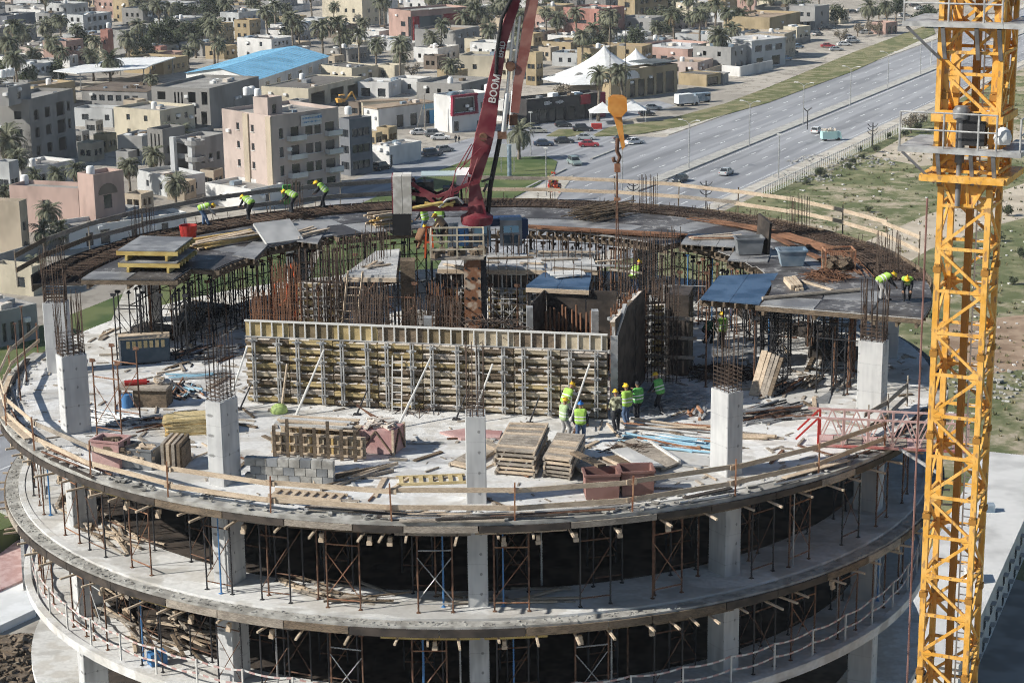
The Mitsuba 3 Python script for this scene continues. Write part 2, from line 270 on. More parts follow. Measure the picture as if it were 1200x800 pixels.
# ---------------------------------------------------------------- town: buildings
def stucco(name, c):
    d = [x * .62 for x in c]
    scene[name] = {'type': 'twosided', 'bsdf': {'type': 'blendbsdf', 'weight': dirt, 'a': {'type': 'diffuse', 'reflectance': {'type': 'rgb', 'value': list(c)}}, 'b': {'type': 'diffuse', 'reflectance': {'type': 'rgb', 'value': d}}}}
    return name
dirt = mikit.proc(lambda p, n, uv: .65 * smoothstep(.42, .72, fbm(p.x * .3, p.y * .3, p.z * .12, 4)) + .2 * noise(p.x * 2, p.y * 2, p.z * .5))
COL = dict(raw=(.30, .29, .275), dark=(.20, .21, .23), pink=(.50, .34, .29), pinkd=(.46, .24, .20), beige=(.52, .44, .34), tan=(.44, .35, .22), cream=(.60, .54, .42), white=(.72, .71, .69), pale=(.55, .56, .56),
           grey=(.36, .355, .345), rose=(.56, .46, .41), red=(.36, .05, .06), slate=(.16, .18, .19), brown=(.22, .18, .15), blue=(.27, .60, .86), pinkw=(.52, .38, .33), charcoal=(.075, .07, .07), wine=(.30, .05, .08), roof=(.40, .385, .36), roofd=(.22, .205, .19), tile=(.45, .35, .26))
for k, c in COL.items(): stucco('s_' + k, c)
bs('m_bluestain', (.10, .33, .58), .8)
def facade(m, P0, e, nrm, W, z0, z1, ops, dep=.3):
    """outer wall plane with real holes and reveals; ops: (u0, z0, u1, z1)"""
    P0 = np.asarray(P0, float)
    us = sorted({0.0, W, *[min(max(o[k], 0), W) for o in ops for k in (0, 2)]}); zs = sorted({z0, z1, *[min(max(o[k], z0), z1) for o in ops for k in (1, 3)]})
    pt = lambda u, z, d=0.0: (P0[0] + e[0] * u - nrm[0] * d, P0[1] + e[1] * u - nrm[1] * d, z)
    for i in range(len(us) - 1):
        for j in range(len(zs) - 1):
            cu, cz = (us[i] + us[i+1]) / 2, (zs[j] + zs[j+1]) / 2
            if any(o[0] < cu < o[2] and o[1] < cz < o[3] for o in ops): continue
            m.quad(pt(us[i], zs[j]), pt(us[i+1], zs[j]), pt(us[i+1], zs[j+1]), pt(us[i], zs[j+1]))
    for a, b, c, d in ops:
        for p, q in (((a, b), (c, b)), ((c, b), (c, d)), ((c, d), (a, d)), ((a, d), (a, b))):
            m.quad(pt(*p), pt(*q), pt(*q, dep), pt(*p, dep))
def grid(W, H, cols, rows, w, h, z0=1.2, dz=3.3, m=.12):
    us = [W * (m + (1 - 2 * m) * (i + .5) / cols) for i in range(cols)]
    return [(u - w / 2, z0 + r * dz, u + w / 2, z0 + r * dz + h) for u in us for r in range(rows) if z0 + r * dz + h < H - .5]
def bld(name, label, h, near, left, right, col, wl=(), wr=(), roof='roof', raw=False, cat='building', parapet=.7, group=None, base=0.0, sills=False):
    """A block from three corners of its roof at height h; wl / wr: windows of the two faces that meet at NEAR, as fractions or a grid tuple"""
    N, L, R = (np.array(x[:2], float) for x in (near, left, right))
    e1 = unit(R - N); e2 = arr(-e1[1], e1[0]); e2 = e2 if e2 @ (L - N) > 0 else -e2
    W1, W2 = np.linalg.norm(R - N), max(3.0, (L - N) @ e2); F = N + e1 * W1 + e2 * W2
    k = thing(name, label, cat, group); m = MB(); win = []; FOOT.append((N + F) / 2); FRAD.append(np.linalg.norm(F - N) / 2)
    for P0, e, nr_, W, spec in ((N, e1, -e2, W1, wr), (N, e2, -e1, W2, wl)):
        ops = grid(W, h - base, *spec) if spec and not isinstance(spec[0], (tuple, list)) else [(a * W, b, c * W, d) for a, b, c, d in spec]
        ops = [(a, b + base, c, d + base) for a, b, c, d in ops]
        facade(m, P0, e, nr_, W, base - .2, h, ops)
        win += [(P0, e, nr_, o) for o in ops]
    for P0, e, W in ((N + e2 * W2, e1, W1), (N + e1 * W1, e2, W2)): m.quad((*P0, base - .2), (*(P0 + e * W), base - .2), (*(P0 + e * W), h), (*P0, h))
    c = [N, N + e1 * W1, F, N + e2 * W2]; ins = [c[i] + unit(unit(c[i-1] - c[i]) + unit(c[(i+1) % 4] - c[i])) * .34 for i in range(4)]
    if parapet:
        for i in range(4):
            j = (i + 1) % 4
            m.quad((*c[i], h), (*c[j], h), (*ins[j], h), (*ins[i], h)); m.quad((*ins[i], h), (*ins[j], h), (*ins[j], h - parapet), (*ins[i], h - parapet))
    put('wall', m, 's_' + col, k)
    hr = h - parapet if parapet else h + .02
    rq = ins if parapet else [c_ + unit(c_ - N * .5 - F * .5) * .4 for c_ in c]
    put('roof', MB().prism(rq, hr - .25, hr), 's_' + roof, k)
    for P0, e, n_, (a, b, cc, d) in win:
        pt = lambda u, z, dd: (P0[0] + e[0] * u - n_[0] * dd, P0[1] + e[1] * u - n_[1] * dd, z)
        if raw: continue
        w = put('window', MB().quad(pt(a, b, .22), pt(cc, b, .22), pt(cc, d, .22), pt(a, d, .22)), 'm_glass', k)
        if sills: put('sill', MB().bar(pt(a - .1, b - .06, -.08), pt(cc + .1, b - .06, -.08), .22, .1), 's_white', w)
    gg = random.Random(int(abs(N[0] * 31 + N[1] * 17))); rp = lambda: N + e1 * W1 * gg.uniform(.15, .85) + e2 * W2 * gg.uniform(.15, .85); rz = math.atan2(e1[1], e1[0])
    if W1 > 7 and h - base > 3:
        for i in range(gg.randint(2, 5)):
            q = rp(); s_ = gg.uniform(.5, 1.6); put('roof_clutter', MB().box((*q, hr + s_ * .3), (s_ * gg.uniform(.8, 2), s_, s_ * .6), rz + gg.choice((0, .3))), gg.choice(['m_dust', 'm_bin_grey', 'm_wood_dark', 'm_white', 'm_bin_blue']), k)
        if gg.random() < .5:
            q = rp(); put('dish', MB().lathe([(0, 0), (.5, .12), (.75, .35), (.72, .36), (.48, .16), (0, .05)], (*q, hr + .8), 10).bar((*q, hr), (*q, hr + .85), .1), 'm_white', k)
        for P0, e, n_, W in ((N, e1, -e2, W1), (N, e2, -e1, W2)):
            for i in range(gg.randint(0, 2)):
                u, z = gg.uniform(.1, .9) * W, base + gg.uniform(.5, .85) * (h - base); q = P0 + e * u + n_ * .3; put('air_conditioner', MB().box((*q, z), (.9, .5, .6), math.atan2(e[1], e[0])), 'm_white', k)
    return k, N, e1, e2, W1, W2, h
def tank(p, z, label=None, r=.75, hh=1.7, group='white water tanks on the roofs'):
    m = MB().lathe([(0, 0), (r, 0), (r, hh * .8), (r * .75, hh * .95), (r * .3, hh), (0, hh)], (p[0], p[1], z), 10)
    put('water_tank', m, 'm_white', label=label or 'white cylindrical water tank standing on a flat town roof', cat='water tank', group=group, smooth=40)
def balcony(k, P0, e, n_, u0, u1, z, d=1.3):
    pt = lambda u, dd, zz: arr(P0[0] + e[0] * u + n_[0] * dd, P0[1] + e[1] * u + n_[1] * dd, zz)
    m = MB(); m.hexa([pt(u0, .02, z), pt(u1, .02, z), pt(u1, d, z), pt(u0, d, z)], [pt(u0, .02, z + .2), pt(u1, .02, z + .2), pt(u1, d, z + .2), pt(u0, d, z + .2)])
    b = put('balcony', m, 's_beige', k)
    m = MB().bar(pt(u0, d, z + .7), pt(u1, d, z + .7), .12, .95); m.bar(pt(u0, .05, z + .7), pt(u0, d - .1, z + .7), .12, .95); m.bar(pt(u1, .05, z + .7), pt(u1, d - .1, z + .7), .12, .95)
    put('parapet', m, 's_white', b)
FOOT, FRAD = [], []
B_ = bld
B_('concrete_house', 'dark grey flat roofed house at the top left corner behind palms', 9, (-156.71,585.51,9.0), (-163.80,588.80,9.0), (-150.11,599.72,9.0), 'dark', (2, 2, 1.2, 1.4), (4, 2, 1.2, 1.4), 'roofd')
B_('concrete_house', 'grey unfinished house right of the dark house at top left', 7, (-148.94,617.31,7.0), (-154.27,619.83,7.0), (-145.02,625.63,7.0), 'grey', (2, 2, 1.4, 1.4), (2, 2, 1.6, 1.5), raw=True)
B_('concrete_house', 'pale grey house with open upper rooms near the top left', 7, (-135.44,608.29,7.0), (-141.92,612.69,7.0), (-127.52,619.95,7.0), 'pale', (2, 2, 1.4, 1.5), (4, 2, 1.6, 1.5), raw=True)
B_('apartment_building', 'tall beige block with a shaded side cut by the top edge at left', 10, (-127.36,656.02,10.0), (-134.42,662.01,10.0), (-118.13,666.88,10.0), 'tan', (2, 2, 1.2, 1.4), (4, 2, 1.4, 1.4))
k, *_ = B_('modern_house', 'grey cube house with a dark red recess above the white canopy', 8, (-108.84,537.53,8.0), (-116.55,543.35,8.0), (-101.87,546.76,8.0), 'grey', ((.0, 1, .0, 1),)[:0], ((.08, .5, .22, 6.5), (.6, 3.8, .72, 5.2)))
B_('stair_tower', 'small red stair tower beside the grey cube house', 9, (-112.91,530.40,9.0), (-115.24,531.72,9.0), (-111.68,532.58,9.0), 'pinkd', (1, 2, .8, 1.2), ())
B_('house', 'low beige house in front of the red stair tower', 5, (-115.12,530.91,5.0), (-119.82,533.50,5.0), (-113.05,534.67,5.0), 'cream', (2, 1, 1.0, 1.2), (1, 1, 1.0, 1.2))
B_('house', 'small white shed with a red roof beside the left palms', 3.5, (-120.49,506.06,3.5), (-123.91,507.90,3.5), (-118.57,509.63,3.5), 'white', (), (1, 1, 1.0, 1.6), 'pinkd')
k, N, e1, e2, W1, W2, h = B_('apartment_building', 'raw concrete apartment block with a sunlit end wall at the left edge', 14.5, (-91.34,317.41,14.5), (-99.51,320.06,14.5), (-85.60,335.15,14.5), 'raw', ((.22, 10.3, .42, 12), (.22, 6.6, .42, 8.3), (.3, 1.0, .8, 4.2)), ((.1, 9.9, .2, 12), (.1, 6.2, .2, 8.3), (.1, 2.5, .2, 4.5), (.34, 9.9, .46, 12), (.34, 6.2, .46, 8.3), (.34, 2.5, .46, 4.5), (.6, 9.5, .78, 12.4), (.6, 5.8, .78, 8.6), (.6, 2.0, .78, 4.8), (.84, 10, .91, 12), (.84, 6.2, .91, 8.3)), 'roof', raw=True)
B_('penthouse', 'grey stair house on the roof of the raw concrete block at left', 17.5, (-94.46,313.52,17.5), (-98.44,315.01,17.5), (-91.54,321.31,17.5), 'grey', (), ((.4, .8, .55, 2.2),), base=13.9)
B_('house', 'pale blue grey two window house right of the raw concrete block', 4.4, (-85.14,377.10,4.4), (-94.87,380.57,4.4), (-83.04,382.98,4.4), 'pale', ((.08, 1.6, .2, 3.0), (.62, 1.6, .8, 3.0)), (1, 1, 1.0, 1.2), 'roof')
k, N, e1, e2, W1, W2, h = B_('concrete_house', 'unfinished grey house with arched openings and a long blank side wall', 9.5, (-61.21,372.41,9.5), (-75.70,378.16,9.5), (-51.96,395.72,9.5), 'raw', ((.04, 5.6, .14, 8.6), (.06, .6, .16, 4.0), (.24, 6.0, .37, 8.5), (.24, 3.2, .37, 5.4), (.24, .6, .37, 2.7), (.46, .5, .49, 8.4), (.52, .5, .55, 8.4), (.58, .5, .61, 8.4), (.76, 6.5, .9, 8.4), (.74, 1.2, .94, 4.0)), (), 'roof', raw=True)
B_('concrete_house', 'low raw grey block left of the twin pillar house', 5.5, (-69.57,324.31,5.5), (-75.16,326.56,5.5), (-66.37,332.25,5.5), 'grey', (3, 1, 1.5, 1.6), (2, 1, 1.2, 1.4), raw=True)
B_('concrete_house', 'narrow grey house with slit windows above the palms', 9.5, (-62.29,306.05,9.5), (-65.72,308.26,9.5), (-58.58,311.80,9.5), 'raw', ((.2, 5.6, .3, 8.5), (.45, 5.6, .55, 8.5), (.7, 5.6, .8, 8.5), (.2, 1.6, .3, 4.5), (.45, 1.6, .55, 4.5), (.7, 1.6, .8, 4.5)), (3, 2, 1.2, 1.5), 'roofd', raw=True)
k, N, e1, e2, W1, W2, h = B_('concrete_house', 'unfinished grey house with two tall pale pillars and round balconies', 9.5, (-53.78,291.37,9.5), (-58.80,294.02,9.5), (-49.00,300.43,9.5), 'grey', ((.06, 6.6, .9, 8.9), (.06, 3.4, .9, 5.6), (.06, .3, .9, 2.4)), (3, 2, 1.2, 1.6), 'roof', raw=True)
for u in (.05, .8): 
    q = N + e2 * W2 * u - e1 * .9; put('pillar', MB().box((*q, 5.0), (1.0, 1.0, 10.0), math.atan2(e1[1], e1[0])), 's_pale', k)
for z in (2.6, 5.8, 9.0): put('balcony', MB().lathe([(0, z - .4), (2.0, z - .4), (2.0, z + .5), (1.7, z + .5), (1.7, z), (0, z)], (N[0], N[1], 0), 14), 's_grey', k)
k, N, e1, e2, W1, W2, h = B_('apartment_building', 'five storey beige pink apartment block with balconies on its shaded side', 16.5, (-36.91,272.76,16.5), (-47.31,283.92,16.5), (-25.10,283.76,16.5), 'rose',
    tuple((u - .03, z, u + .03, z + 1.3) for u in (.38, .68) for z in (2.5, 6.0, 9.5, 13.0)), tuple((u - w, z, u + w, z + 1.9) for u, w in ((.14, .03), (.34, .06), (.55, .055), (.68, .05), (.86, .07)) for z in (1.5, 5.0, 8.5, 12.0)), 'roof', sills=True)
for z in (4.2, 7.7, 11.2): balcony(k, N, e1, -e2, W1 * .22, W1 * .45, z); balcony(k, N, e1, -e2, W1 * .78, W1 * .99, z)
for u in (.04, .5): put('pilaster', MB().box((*(N + e2 * W2 * u - e1 * .15), 8.2), (.3, 1.6, 16.2), math.atan2(e1[1], e1[0])), 's_beige', k)
sg = put('sign', MB().bar((*(N + e1 * W1 * .42 - e2 * .35), 14.8), (*(N + e1 * W1 * .72 - e2 * .35), 14.8), .12, 2.0), 's_white', k)
lm = MB()
for r, zz in enumerate((15.25, 14.5)):
    g = random.Random(r); u = .44
    while u < .70:
        w = g.uniform(.008, .03); a = N + e1 * W1 * u - e2 * .43; b = N + e1 * W1 * (u + w) - e2 * .43
        lm.bar((*a, zz), (*b, zz), .03, g.choice((.12, .3, .5))); u += w + .008
put('lettering', lm, 'm_blue', sg, kind='stuff')
B_('penthouse', 'beige stair house on the roof of the beige pink apartment block', 19.5, (-37.66,275.32,19.5), (-40.58,277.71,19.5), (-35.22,278.31,19.5), 'rose', (), ((.3, .6, .6, 2.3),), base=15.8)
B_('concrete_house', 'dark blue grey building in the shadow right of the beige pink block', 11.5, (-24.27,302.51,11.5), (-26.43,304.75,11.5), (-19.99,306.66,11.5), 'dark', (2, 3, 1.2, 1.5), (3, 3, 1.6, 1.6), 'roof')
B_('shed', 'long low shed with a bright white blue side wall beside the street', 4, (-16.89,314.61,4.0), (-20.56,317.76,4.0), (-10.47,322.11,4.0), 'white', (), ((.03, .1, .1, 2.2),), 'roof', parapet=.4)
w = MB(); a, b = (-25.66,305.17,0.00), (-17.67,327.46,0.00); w.bar((a[0], a[1], 1.5), (b[0], b[1], 1.5), .3, 3.0)
put('boundary_wall', w, 's_white', label='long white boundary wall running up to the low street shed', cat='wall')
# warehouse with the blue gable roof
k = thing('warehouse', 'long warehouse under a bright blue pitched metal roof', 'warehouse')
E0, E1, E2, R0, R1 = (np.array(q) for q in ((-76.76,439.49,5.50), (-55.02,421.60,5.50), (-39.87,476.83,5.50), (-69.29,444.82,8.00), (-52.99,485.20,8.00)))
E3 = E0 + E2 - E1
m = MB(); m.quad(E0, E1, E2, E3)
m = MB()
rg0, rg1 = (E0 + E1) / 2 + arr(0, 0, 2.2), (E2 + E3) / 2 + arr(0, 0, 2.2)
for a, b, c, d in ((E1, E2, rg1, rg0), (E3, E0, rg0, rg1)):
    for i in range(24):
        p, q = a + (b - a) * i / 24, a + (b - a) * (i + 1) / 24; r, s = d + (c - d) * (i + 1) / 24, d + (c - d) * i / 24
        l = arr(0, 0, .05); m.quad(p, p + (q - p) * .86, s + (r - s) * .86, s); m.quad(p + (q - p) * .86 + l, q + l, r + l, s + (r - s) * .86 + l)
put('roof', m, 's_blue', k); FOOT += [(E0[:2] + E1[:2]) / 2, (E0[:2] + E2[:2]) / 2, (E2[:2] + E3[:2]) / 2, E0[:2] * .5 + E2[:2] * .5 + (E1[:2] - E0[:2]) * .5]; FRAD += [26, 30, 26, 24]
m = MB(); ctr = (E0 + E2) / 2; ins = lambda q: ctr + (q - ctr) * .97
pts = [ins(q) for q in (E0, E1, E2, E3)]
for i in range(4):
    a, b = pts[i], pts[(i + 1) % 4]; m.quad((a[0], a[1], 0), (b[0], b[1], 0), (b[0], b[1], a[2] + .02), (a[0], a[1], a[2] + .02))
m.add([pts[0], pts[1], (pts[0] + pts[1]) / 2 + arr(0, 0, 2.1)], [[0, 1, 2]]); m.add([pts[2], pts[3], (pts[2] + pts[3]) / 2 + arr(0, 0, 2.1)], [[0, 1, 2]])
put('wall', m, 's_white', k)
for i in range(6):
    a = pts[1] + (pts[2] - pts[1]) * (.1 + .15 * i); n_ = unit(np.cross(pts[2] - pts[1], (0, 0, 1))); d = unit(pts[2] - pts[1])
    put('window', MB().bar(a + n_ * .06 - arr(0, 0, 2.1), a + d * 2.4 + n_ * .06 - arr(0, 0, 2.1), .08, 1.6), 'm_glass', k)
# white canopy and the long brown roof
def canopy(label, z, pts, mat, name='canopy', cat='canopy', th=.25):
    k = thing(name, label, cat); put('roof', MB().prism([p[:2] for p in pts], z - th, z), mat, k); m = MB()
    for p in pts: c = np.mean([q[:2] for q in pts], 0); q = c + (np.array(p[:2]) - c) * .93; put('post', MB().box((*q, (z - th) / 2), (.25, .25, z - th)), 's_grey', k)
    FOOT.append(np.mean([q[:2] for q in pts], 0)); FRAD.append(24); return k
canopy('long bright white shade roof between the houses at upper left', 5, [(-114.79,454.56,5.00), (-101.70,485.10,5.00), (-85.37,485.22,5.00), (-89.32,465.89,5.00), (-89.93,457.57,5.00), (-106.88,447.54,5.00)], 'm_white')
B_('shed', 'low shed with a long brown sheet roof under the white canopy', 4, (-82.64,413.85,4.0), (-100.51,419.90,4.0), (-77.53,428.92,4.0), 'grey', (6, 1, 1.6, 1.5), (2, 1, 1.2, 1.4), 'brown', parapet=0)
B_('house', 'low building with a dark brown roof and cream front wall', 5, (-40.76,406.12,5.0), (-53.23,412.42,5.0), (-28.44,430.47,5.0), 'cream', (), ((.05, .2, .3, 3.6), (.4, .2, .65, 3.6), (.72, .2, .95, 3.4)), 'roofd', parapet=.3, raw=True)
B_('house', 'low dark roofed building beside the cream gate block', 4.5, (-32.53,454.64,4.5), (-41.71,464.21,4.5), (-25.51,461.38,4.5), 'cream', (3, 1, 1.4, 1.3), (2, 1, 1.4, 1.3), 'roofd', parapet=.3)
B_('house', 'small cream gate block with a bare tree beside it', 4.5, (-20.89,459.41,4.5), (-25.56,462.87,4.5), (-18.14,463.13,4.5), 'cream', ((.55, .4, .85, 2.9),), (1, 1, 1.0, 1.2))
B_('house', 'white low house in front of the row of shops, partly blue', 4, (-21.24,424.39,4.0), (-29.43,427.21,4.0), (-18.17,433.31,4.0), 'white', ((.1, .2, .35, 2.4), (.6, .2, .9, 2.4)), (), 'roof')
B_('house', 'white house behind the long tiled roof', 4, (-13.80,430.93,4.0), (-20.99,435.80,4.0), (-10.26,436.16,4.0), 'white', (2, 1, 1.2, 1.4), (1, 1, 1.2, 1.4))
k, N, e1, e2, W1, W2, h = B_('shop_building', 'long white shop building with dark doorways along the street', 5.2, (-21.35,365.56,5.2), (-24.92,369.83,5.2), (-8.39,376.38,5.2), 'white', (), ((.32, .1, .44, 3.0), (.56, .1, .68, 3.0), (.84, .1, .98, 3.2)), 'tile', parapet=0)
put('doorway', MB().bar((*(N + e1 * W1 * .9 - e2 * .1), 1.6), (*(N + e1 * W1 * .99 - e2 * .1), 1.6), .1, 3.2), 'm_bluestain', k)
put('fascia', MB().bar((*(N + e1 * W1 * .78 - e2 * .12), 4.2), (*(N + e1 * W1 * 1.0 - e2 * .12), 4.2), .14, 1.1), 'm_blue_light', k)
B_('house', 'long building under a tan tiled roof behind the white shops', 5, (-14.87,381.62,5.0), (-25.68,379.70,5.0), (-15.30,384.08,5.0), 'cream', (), (), 'tile', parapet=0)
k, N, e1, e2, W1, W2, h = B_('shop_building', 'white shop with a big wine red window frame on its upper floor', 8.5, (-4.17,359.54,8.5), (-8.36,365.13,8.5), (5.13,366.51,8.5), 'white', (), ((.05, 4.6, .55, 7.8), (.0, .1, .05, .2), (.72, 4.8, .8, 6.4), (.05, .3, .17, 2.6), (.62, .3, .7, 2.2)), 'roofd')
fm = MB(); 
for a, b in (((-.02, 4.2), (.62, 4.2)), ((-.02, 8.4), (.62, 8.4)), ((-.01, 4.2), (.02, 8.4)), ((.6, 4.2), (.57, 8.4))):
    fm.bar((*(N + e1 * W1 * a[0] - e2 * .25), a[1]), (*(N + e1 * W1 * b[0] - e2 * .25), b[1]), .5, .8, up=(*e2, 0))
put('window_surround', fm, 's_wine', k)
B_('house', 'cream two window house left of the boom tip', 6, (7.10,465.95,6.0), (-2.79,468.99,6.0), (10.46,476.86,6.0), 'cream', ((.5, 2.2, .62, 3.6), (.85, 2.2, .97, 3.6)), (1, 1, 1.0, 1.3), 'roof')
B_('shed', 'low tan shed in front of the cream two window house', 3.6, (-3.02,452.60,3.6), (-8.95,455.84,3.6), (-0.42,457.36,3.6), 'tan', (), (1, 1, .9, 1.0))
k, N, e1, e2, W1, W2, h = B_('modern_house', 'pink house with red and grey wall panels near the top centre', 11.5, (-18.76,553.97,11.5), (-26.34,564.40,11.5), (0.15,567.71,11.5), 'pink', ((.25, 6.2, .45, 7.8), (.25, 2.8, .45, 4.4), (.0, 2.0, .12, 9.5)), ((.9, 4.0, .96, 6.0),), 'roof')
for nm, u0, u1, z0, z1, c, d in (('red_panel', .03, .13, .5, 9.6, 's_red', .5), ('grey_panel', .13, .52, .5, 9.4, 's_slate', .3), ('red_band', .56, .99, 7.6, 9.7, 's_red', .2)):
    a, b = N + e1 * W1 * u0 - e2 * d / 2, N + e1 * W1 * u1 - e2 * d / 2; put(nm, MB().bar((*a, (z0 + z1) / 2), (*b, (z0 + z1) / 2), d, z1 - z0), c, k)
for z in (3.2, 6.4): put('window', MB().bar((*(N + e1 * W1 * .05 - e2 * .55), z), (*(N + e1 * W1 * .11 - e2 * .55), z), .1, 1.2), 's_white', k)
B_('apartment_building', 'cream block with a shaded side cut by the top edge at centre left', 10, (-38.42,628.55,10.0), (-53.83,641.81,10.0), (-28.94,639.56,10.0), 'cream', (4, 2, 1.3, 1.4), (3, 2, 1.3, 1.4))
B_('apartment_building', 'pink apartment block with ribbon windows at the top centre', 11, (42.80,556.32,11.0), (31.55,566.09,11.0), (52.02,566.93,11.0), 'pinkd', ((.08, 6.6, .14, 9.6), (.35, 6.0, .62, 7.2), (.35, 2.4, .62, 3.6), (.7, 6.0, .9, 7.2)), ((.2, 6, .5, 7.4), (.6, 2.6, .9, 3.8)), 'roof')
B_('apartment_building', 'tan apartment block with dark paired windows at the top centre', 13, (57.87,596.02,13.0), (52.37,601.67,13.0), (70.67,608.46,13.0), 'tan', ((.3, 7.8, .6, 9.6), (.3, 3.6, .6, 5.4)), tuple((u - .05, z, u + .05, z + 2.0) for u in (.22, .36, .62, .76) for z in (2.2, 5.6, 9.0)), 'roof')
# white marquee tents
k = thing('marquee', 'large white peaked marquee behind the arcade of shops', 'tent')
def cone(m, c, r, h0, h1, n=10, sq=None, conc=.45):
    v, f = [], []
    for i in range(n + 1):
        t = i / n; z = h0 + (h1 - h0) * t; rr = (1 - t) ** (1 + conc) * 1.0
        for x, y in sq: v.append((c[0] + x * rr * r, c[1] + y * rr * r, z))
    q = len(sq)
    for i in range(n):
        for j in range(q): a, b = i * q + j, i * q + (j + 1) % q; f += [[a, b, b + q], [a, b + q, a + q]]
    m.add(v, f)
SQ8 = [(math.cos(a), math.sin(a)) for a in np.linspace(0, 2 * PI, 12, endpoint=False)]
FOOT += [arr(*(34.31,435.31,3.00)[:2]), arr(*(24.66,425.23,3.00)[:2]), arr(*(45.16,441.72,3.00)[:2])]; FRAD += [26, 20, 22]
m = MB(); c0 = (36.12,435.08,3.00); cone(m, c0, 15, 3, 12, 10, SQ8); put('canopy', m, 'm_white', k)
m = MB(); c1 = (45.82,449.61,3.00); cone(m, c1, 10, 3, 9.5, 10, SQ8); put('canopy', m, 'm_white', k)
ed = [(18.89,426.94,4.00), (25.84,413.29,4.00), (34.02,414.10,4.00), (38.16,437.99,4.00), (33.99,467.49,4.00)]
m = MB(); pk = arr(*(35.50,436.07,7.00)); v = [arr(*p) for p in ed] + [pk]; m.add(v, [[i, i + 1, 5] for i in range(4)] + [[4, 0, 5]]); put('canopy', m, 'm_white', k)
m = MB().tube([arr(*(28.90,424.72,3.00)) + arr(1.6 * math.cos(a), 0, 2.6 * math.sin(a)) for a in np.linspace(0, PI, 12)], .35, 6); m.tube([arr(*(22.14,429.23,3.00)) + arr(1.2 * math.cos(a), 0, 1.8 * math.sin(a)) for a in np.linspace(0, PI, 12)], .3, 6)
put('entrance_arch', m, 's_grey', k)
k, N, e1, e2, W1, W2, h = B_('shop_building', 'row of dark fronted shops with a red end bay beside the car park', 6, (13.38,370.71,6.0), (10.10,375.95,6.0), (32.73,382.81,6.0), 'charcoal', (), tuple((u, .2, u + .085, 3.4) for u in (.06, .17, .28, .39, .52, .66, .8)), 'roof')
put('red_bay', MB().bar((*(N + e1 * W1 * .68 - e2 * .2), 4.7), (*(N + e1 * W1 * .8 - e2 * .2), 4.7), .4, 2.2), 's_red', k)
put('red_bay', MB().bar((*(N + e1 * W1 * .9 - e2 * .2), 3.0), (*(N + e1 * W1 * .995 - e2 * .2), 3.0), .4, 5.8), 's_wine', k)
lm = MB(); g = random.Random(5)
for u0, u1 in ((.22, .30), (.36, .46)):
    u = u0
    while u < u1: w = g.uniform(.006, .016); lm.bar((*(N + e1 * W1 * u - e2 * .06), 4.7), (*(N + e1 * W1 * (u + w) - e2 * .06), 4.7), .06, g.choice((.3, .6, .9))); u += w + .004
put('lettering', lm, 's_white', k, kind='stuff')
k, N, e1, e2, W1, W2, h = B_('shop_building', 'tan arcade of shops with tall dark blue glass bays and an arch', 7.5, (36.28,411.97,7.5), (32.83,416.08,7.5), (54.99,427.69,7.5), 'tan', (), ((.28, .2, .36, 4.6), (.4, .2, .5, 4.6), (.54, .2, .64, 4.8), (.68, .2, .78, 5.6), (.82, .2, .95, 5.8)), 'roof')
am = MB(); an = np.linspace(0, PI, 9)
am.add([(*(N + e1 * (W1 * .3 + 3.0 * math.cos(a)) - e2 * .12), 5.0 + 2.2 * math.sin(a)) for a in an] + [(*(N + e1 * W1 * .3 - e2 * .12), 5.0)], [[9, i, i + 1] for i in range(8)])
put('arch_window', am, 's_white', k)
put('canopy', MB().bar((*(N + e1 * W1 * .6 + e2 * 4), 8.2), (*(N + e1 * W1 * .98 + e2 * 4), 8.2), 9, .3), 's_slate', k)
B_('house', 'low pinkish building with a white roof and blue windows', 5, (64.18,486.05,5.0), (48.24,499.50,5.0), (78.11,502.55,5.0), 'pink', (4, 1, 2.2, 1.4), ((.1, 2.4, .4, 4.0), (.5, 2.4, .85, 4.0)), 'white')
k, N, e1, e2, W1, W2, h = B_('house', 'large house under a broad white sheet roof with its end in the shade', 8, (81.86,478.42,8.0), (74.81,487.34,8.0), (93.10,487.31,8.0), 'pale', (2, 2, 1.4, 1.5), ((.1, 4.6, .3, 6.4), (.4, 4.6, .6, 6.4), (.7, 4.6, .9, 6.4), (.15, .6, .35, 2.8), (.6, .3, .85, 3.0)), 'white', parapet=0)
B_('house', 'long beige house with a stepped parapet at the upper right', 6.5, (100.46,566.83,6.5), (86.23,575.99,6.5), (114.28,588.28,6.5), 'tan', (5, 1, 1.6, 1.4), (2, 1, 1.2, 1.4), 'tile')
B_('house', 'small cream house left of the parked cars at the upper right', 5, (106.65,548.73,5.0), (102.85,552.94,5.0), (111.87,553.44,5.0), 'cream', (1, 1, 1.2, 1.3), (2, 1, 1.2, 1.3))
B_('concrete_house', 'grey house with a dark gateway at the top right', 8, (119.51,589.63,8.0), (111.69,596.13,8.0), (125.86,597.25,8.0), 'grey', (3, 2, 1.3, 1.4), (1, 2, 1.3, 1.4))
B_('kiosk', 'small pink kiosk beside the highway verge at the upper right', 4, (139.98,569.62,4.0), (135.69,574.08,4.0), (144.96,574.42,4.0), 'pink', (2, 1, 1.4, 1.3), ((.2, .2, .5, 2.6), (.6, .2, .9, 2.6)), 'roof')
B_('shed', 'low tan walled yard shed beside the arcade', 3.2, (63.93,437.69,3.2), (56.99,443.98,3.2), (68.48,442.71,3.2), 'tan', (), ((.1, .2, .8, 2.4),), 'roofd', parapet=.2)
B_('shed', 'small carport shed with a striped grey roof', 3.0, (69.19,442.68,3.0), (63.23,447.55,3.0), (70.77,444.61,3.0), 'grey', (), (), 'roof', parapet=0)
w = MB(); pts = [(71.48,463.97,0.00), (75.93,459.35,0.00), (87.38,474.52,0.00)]
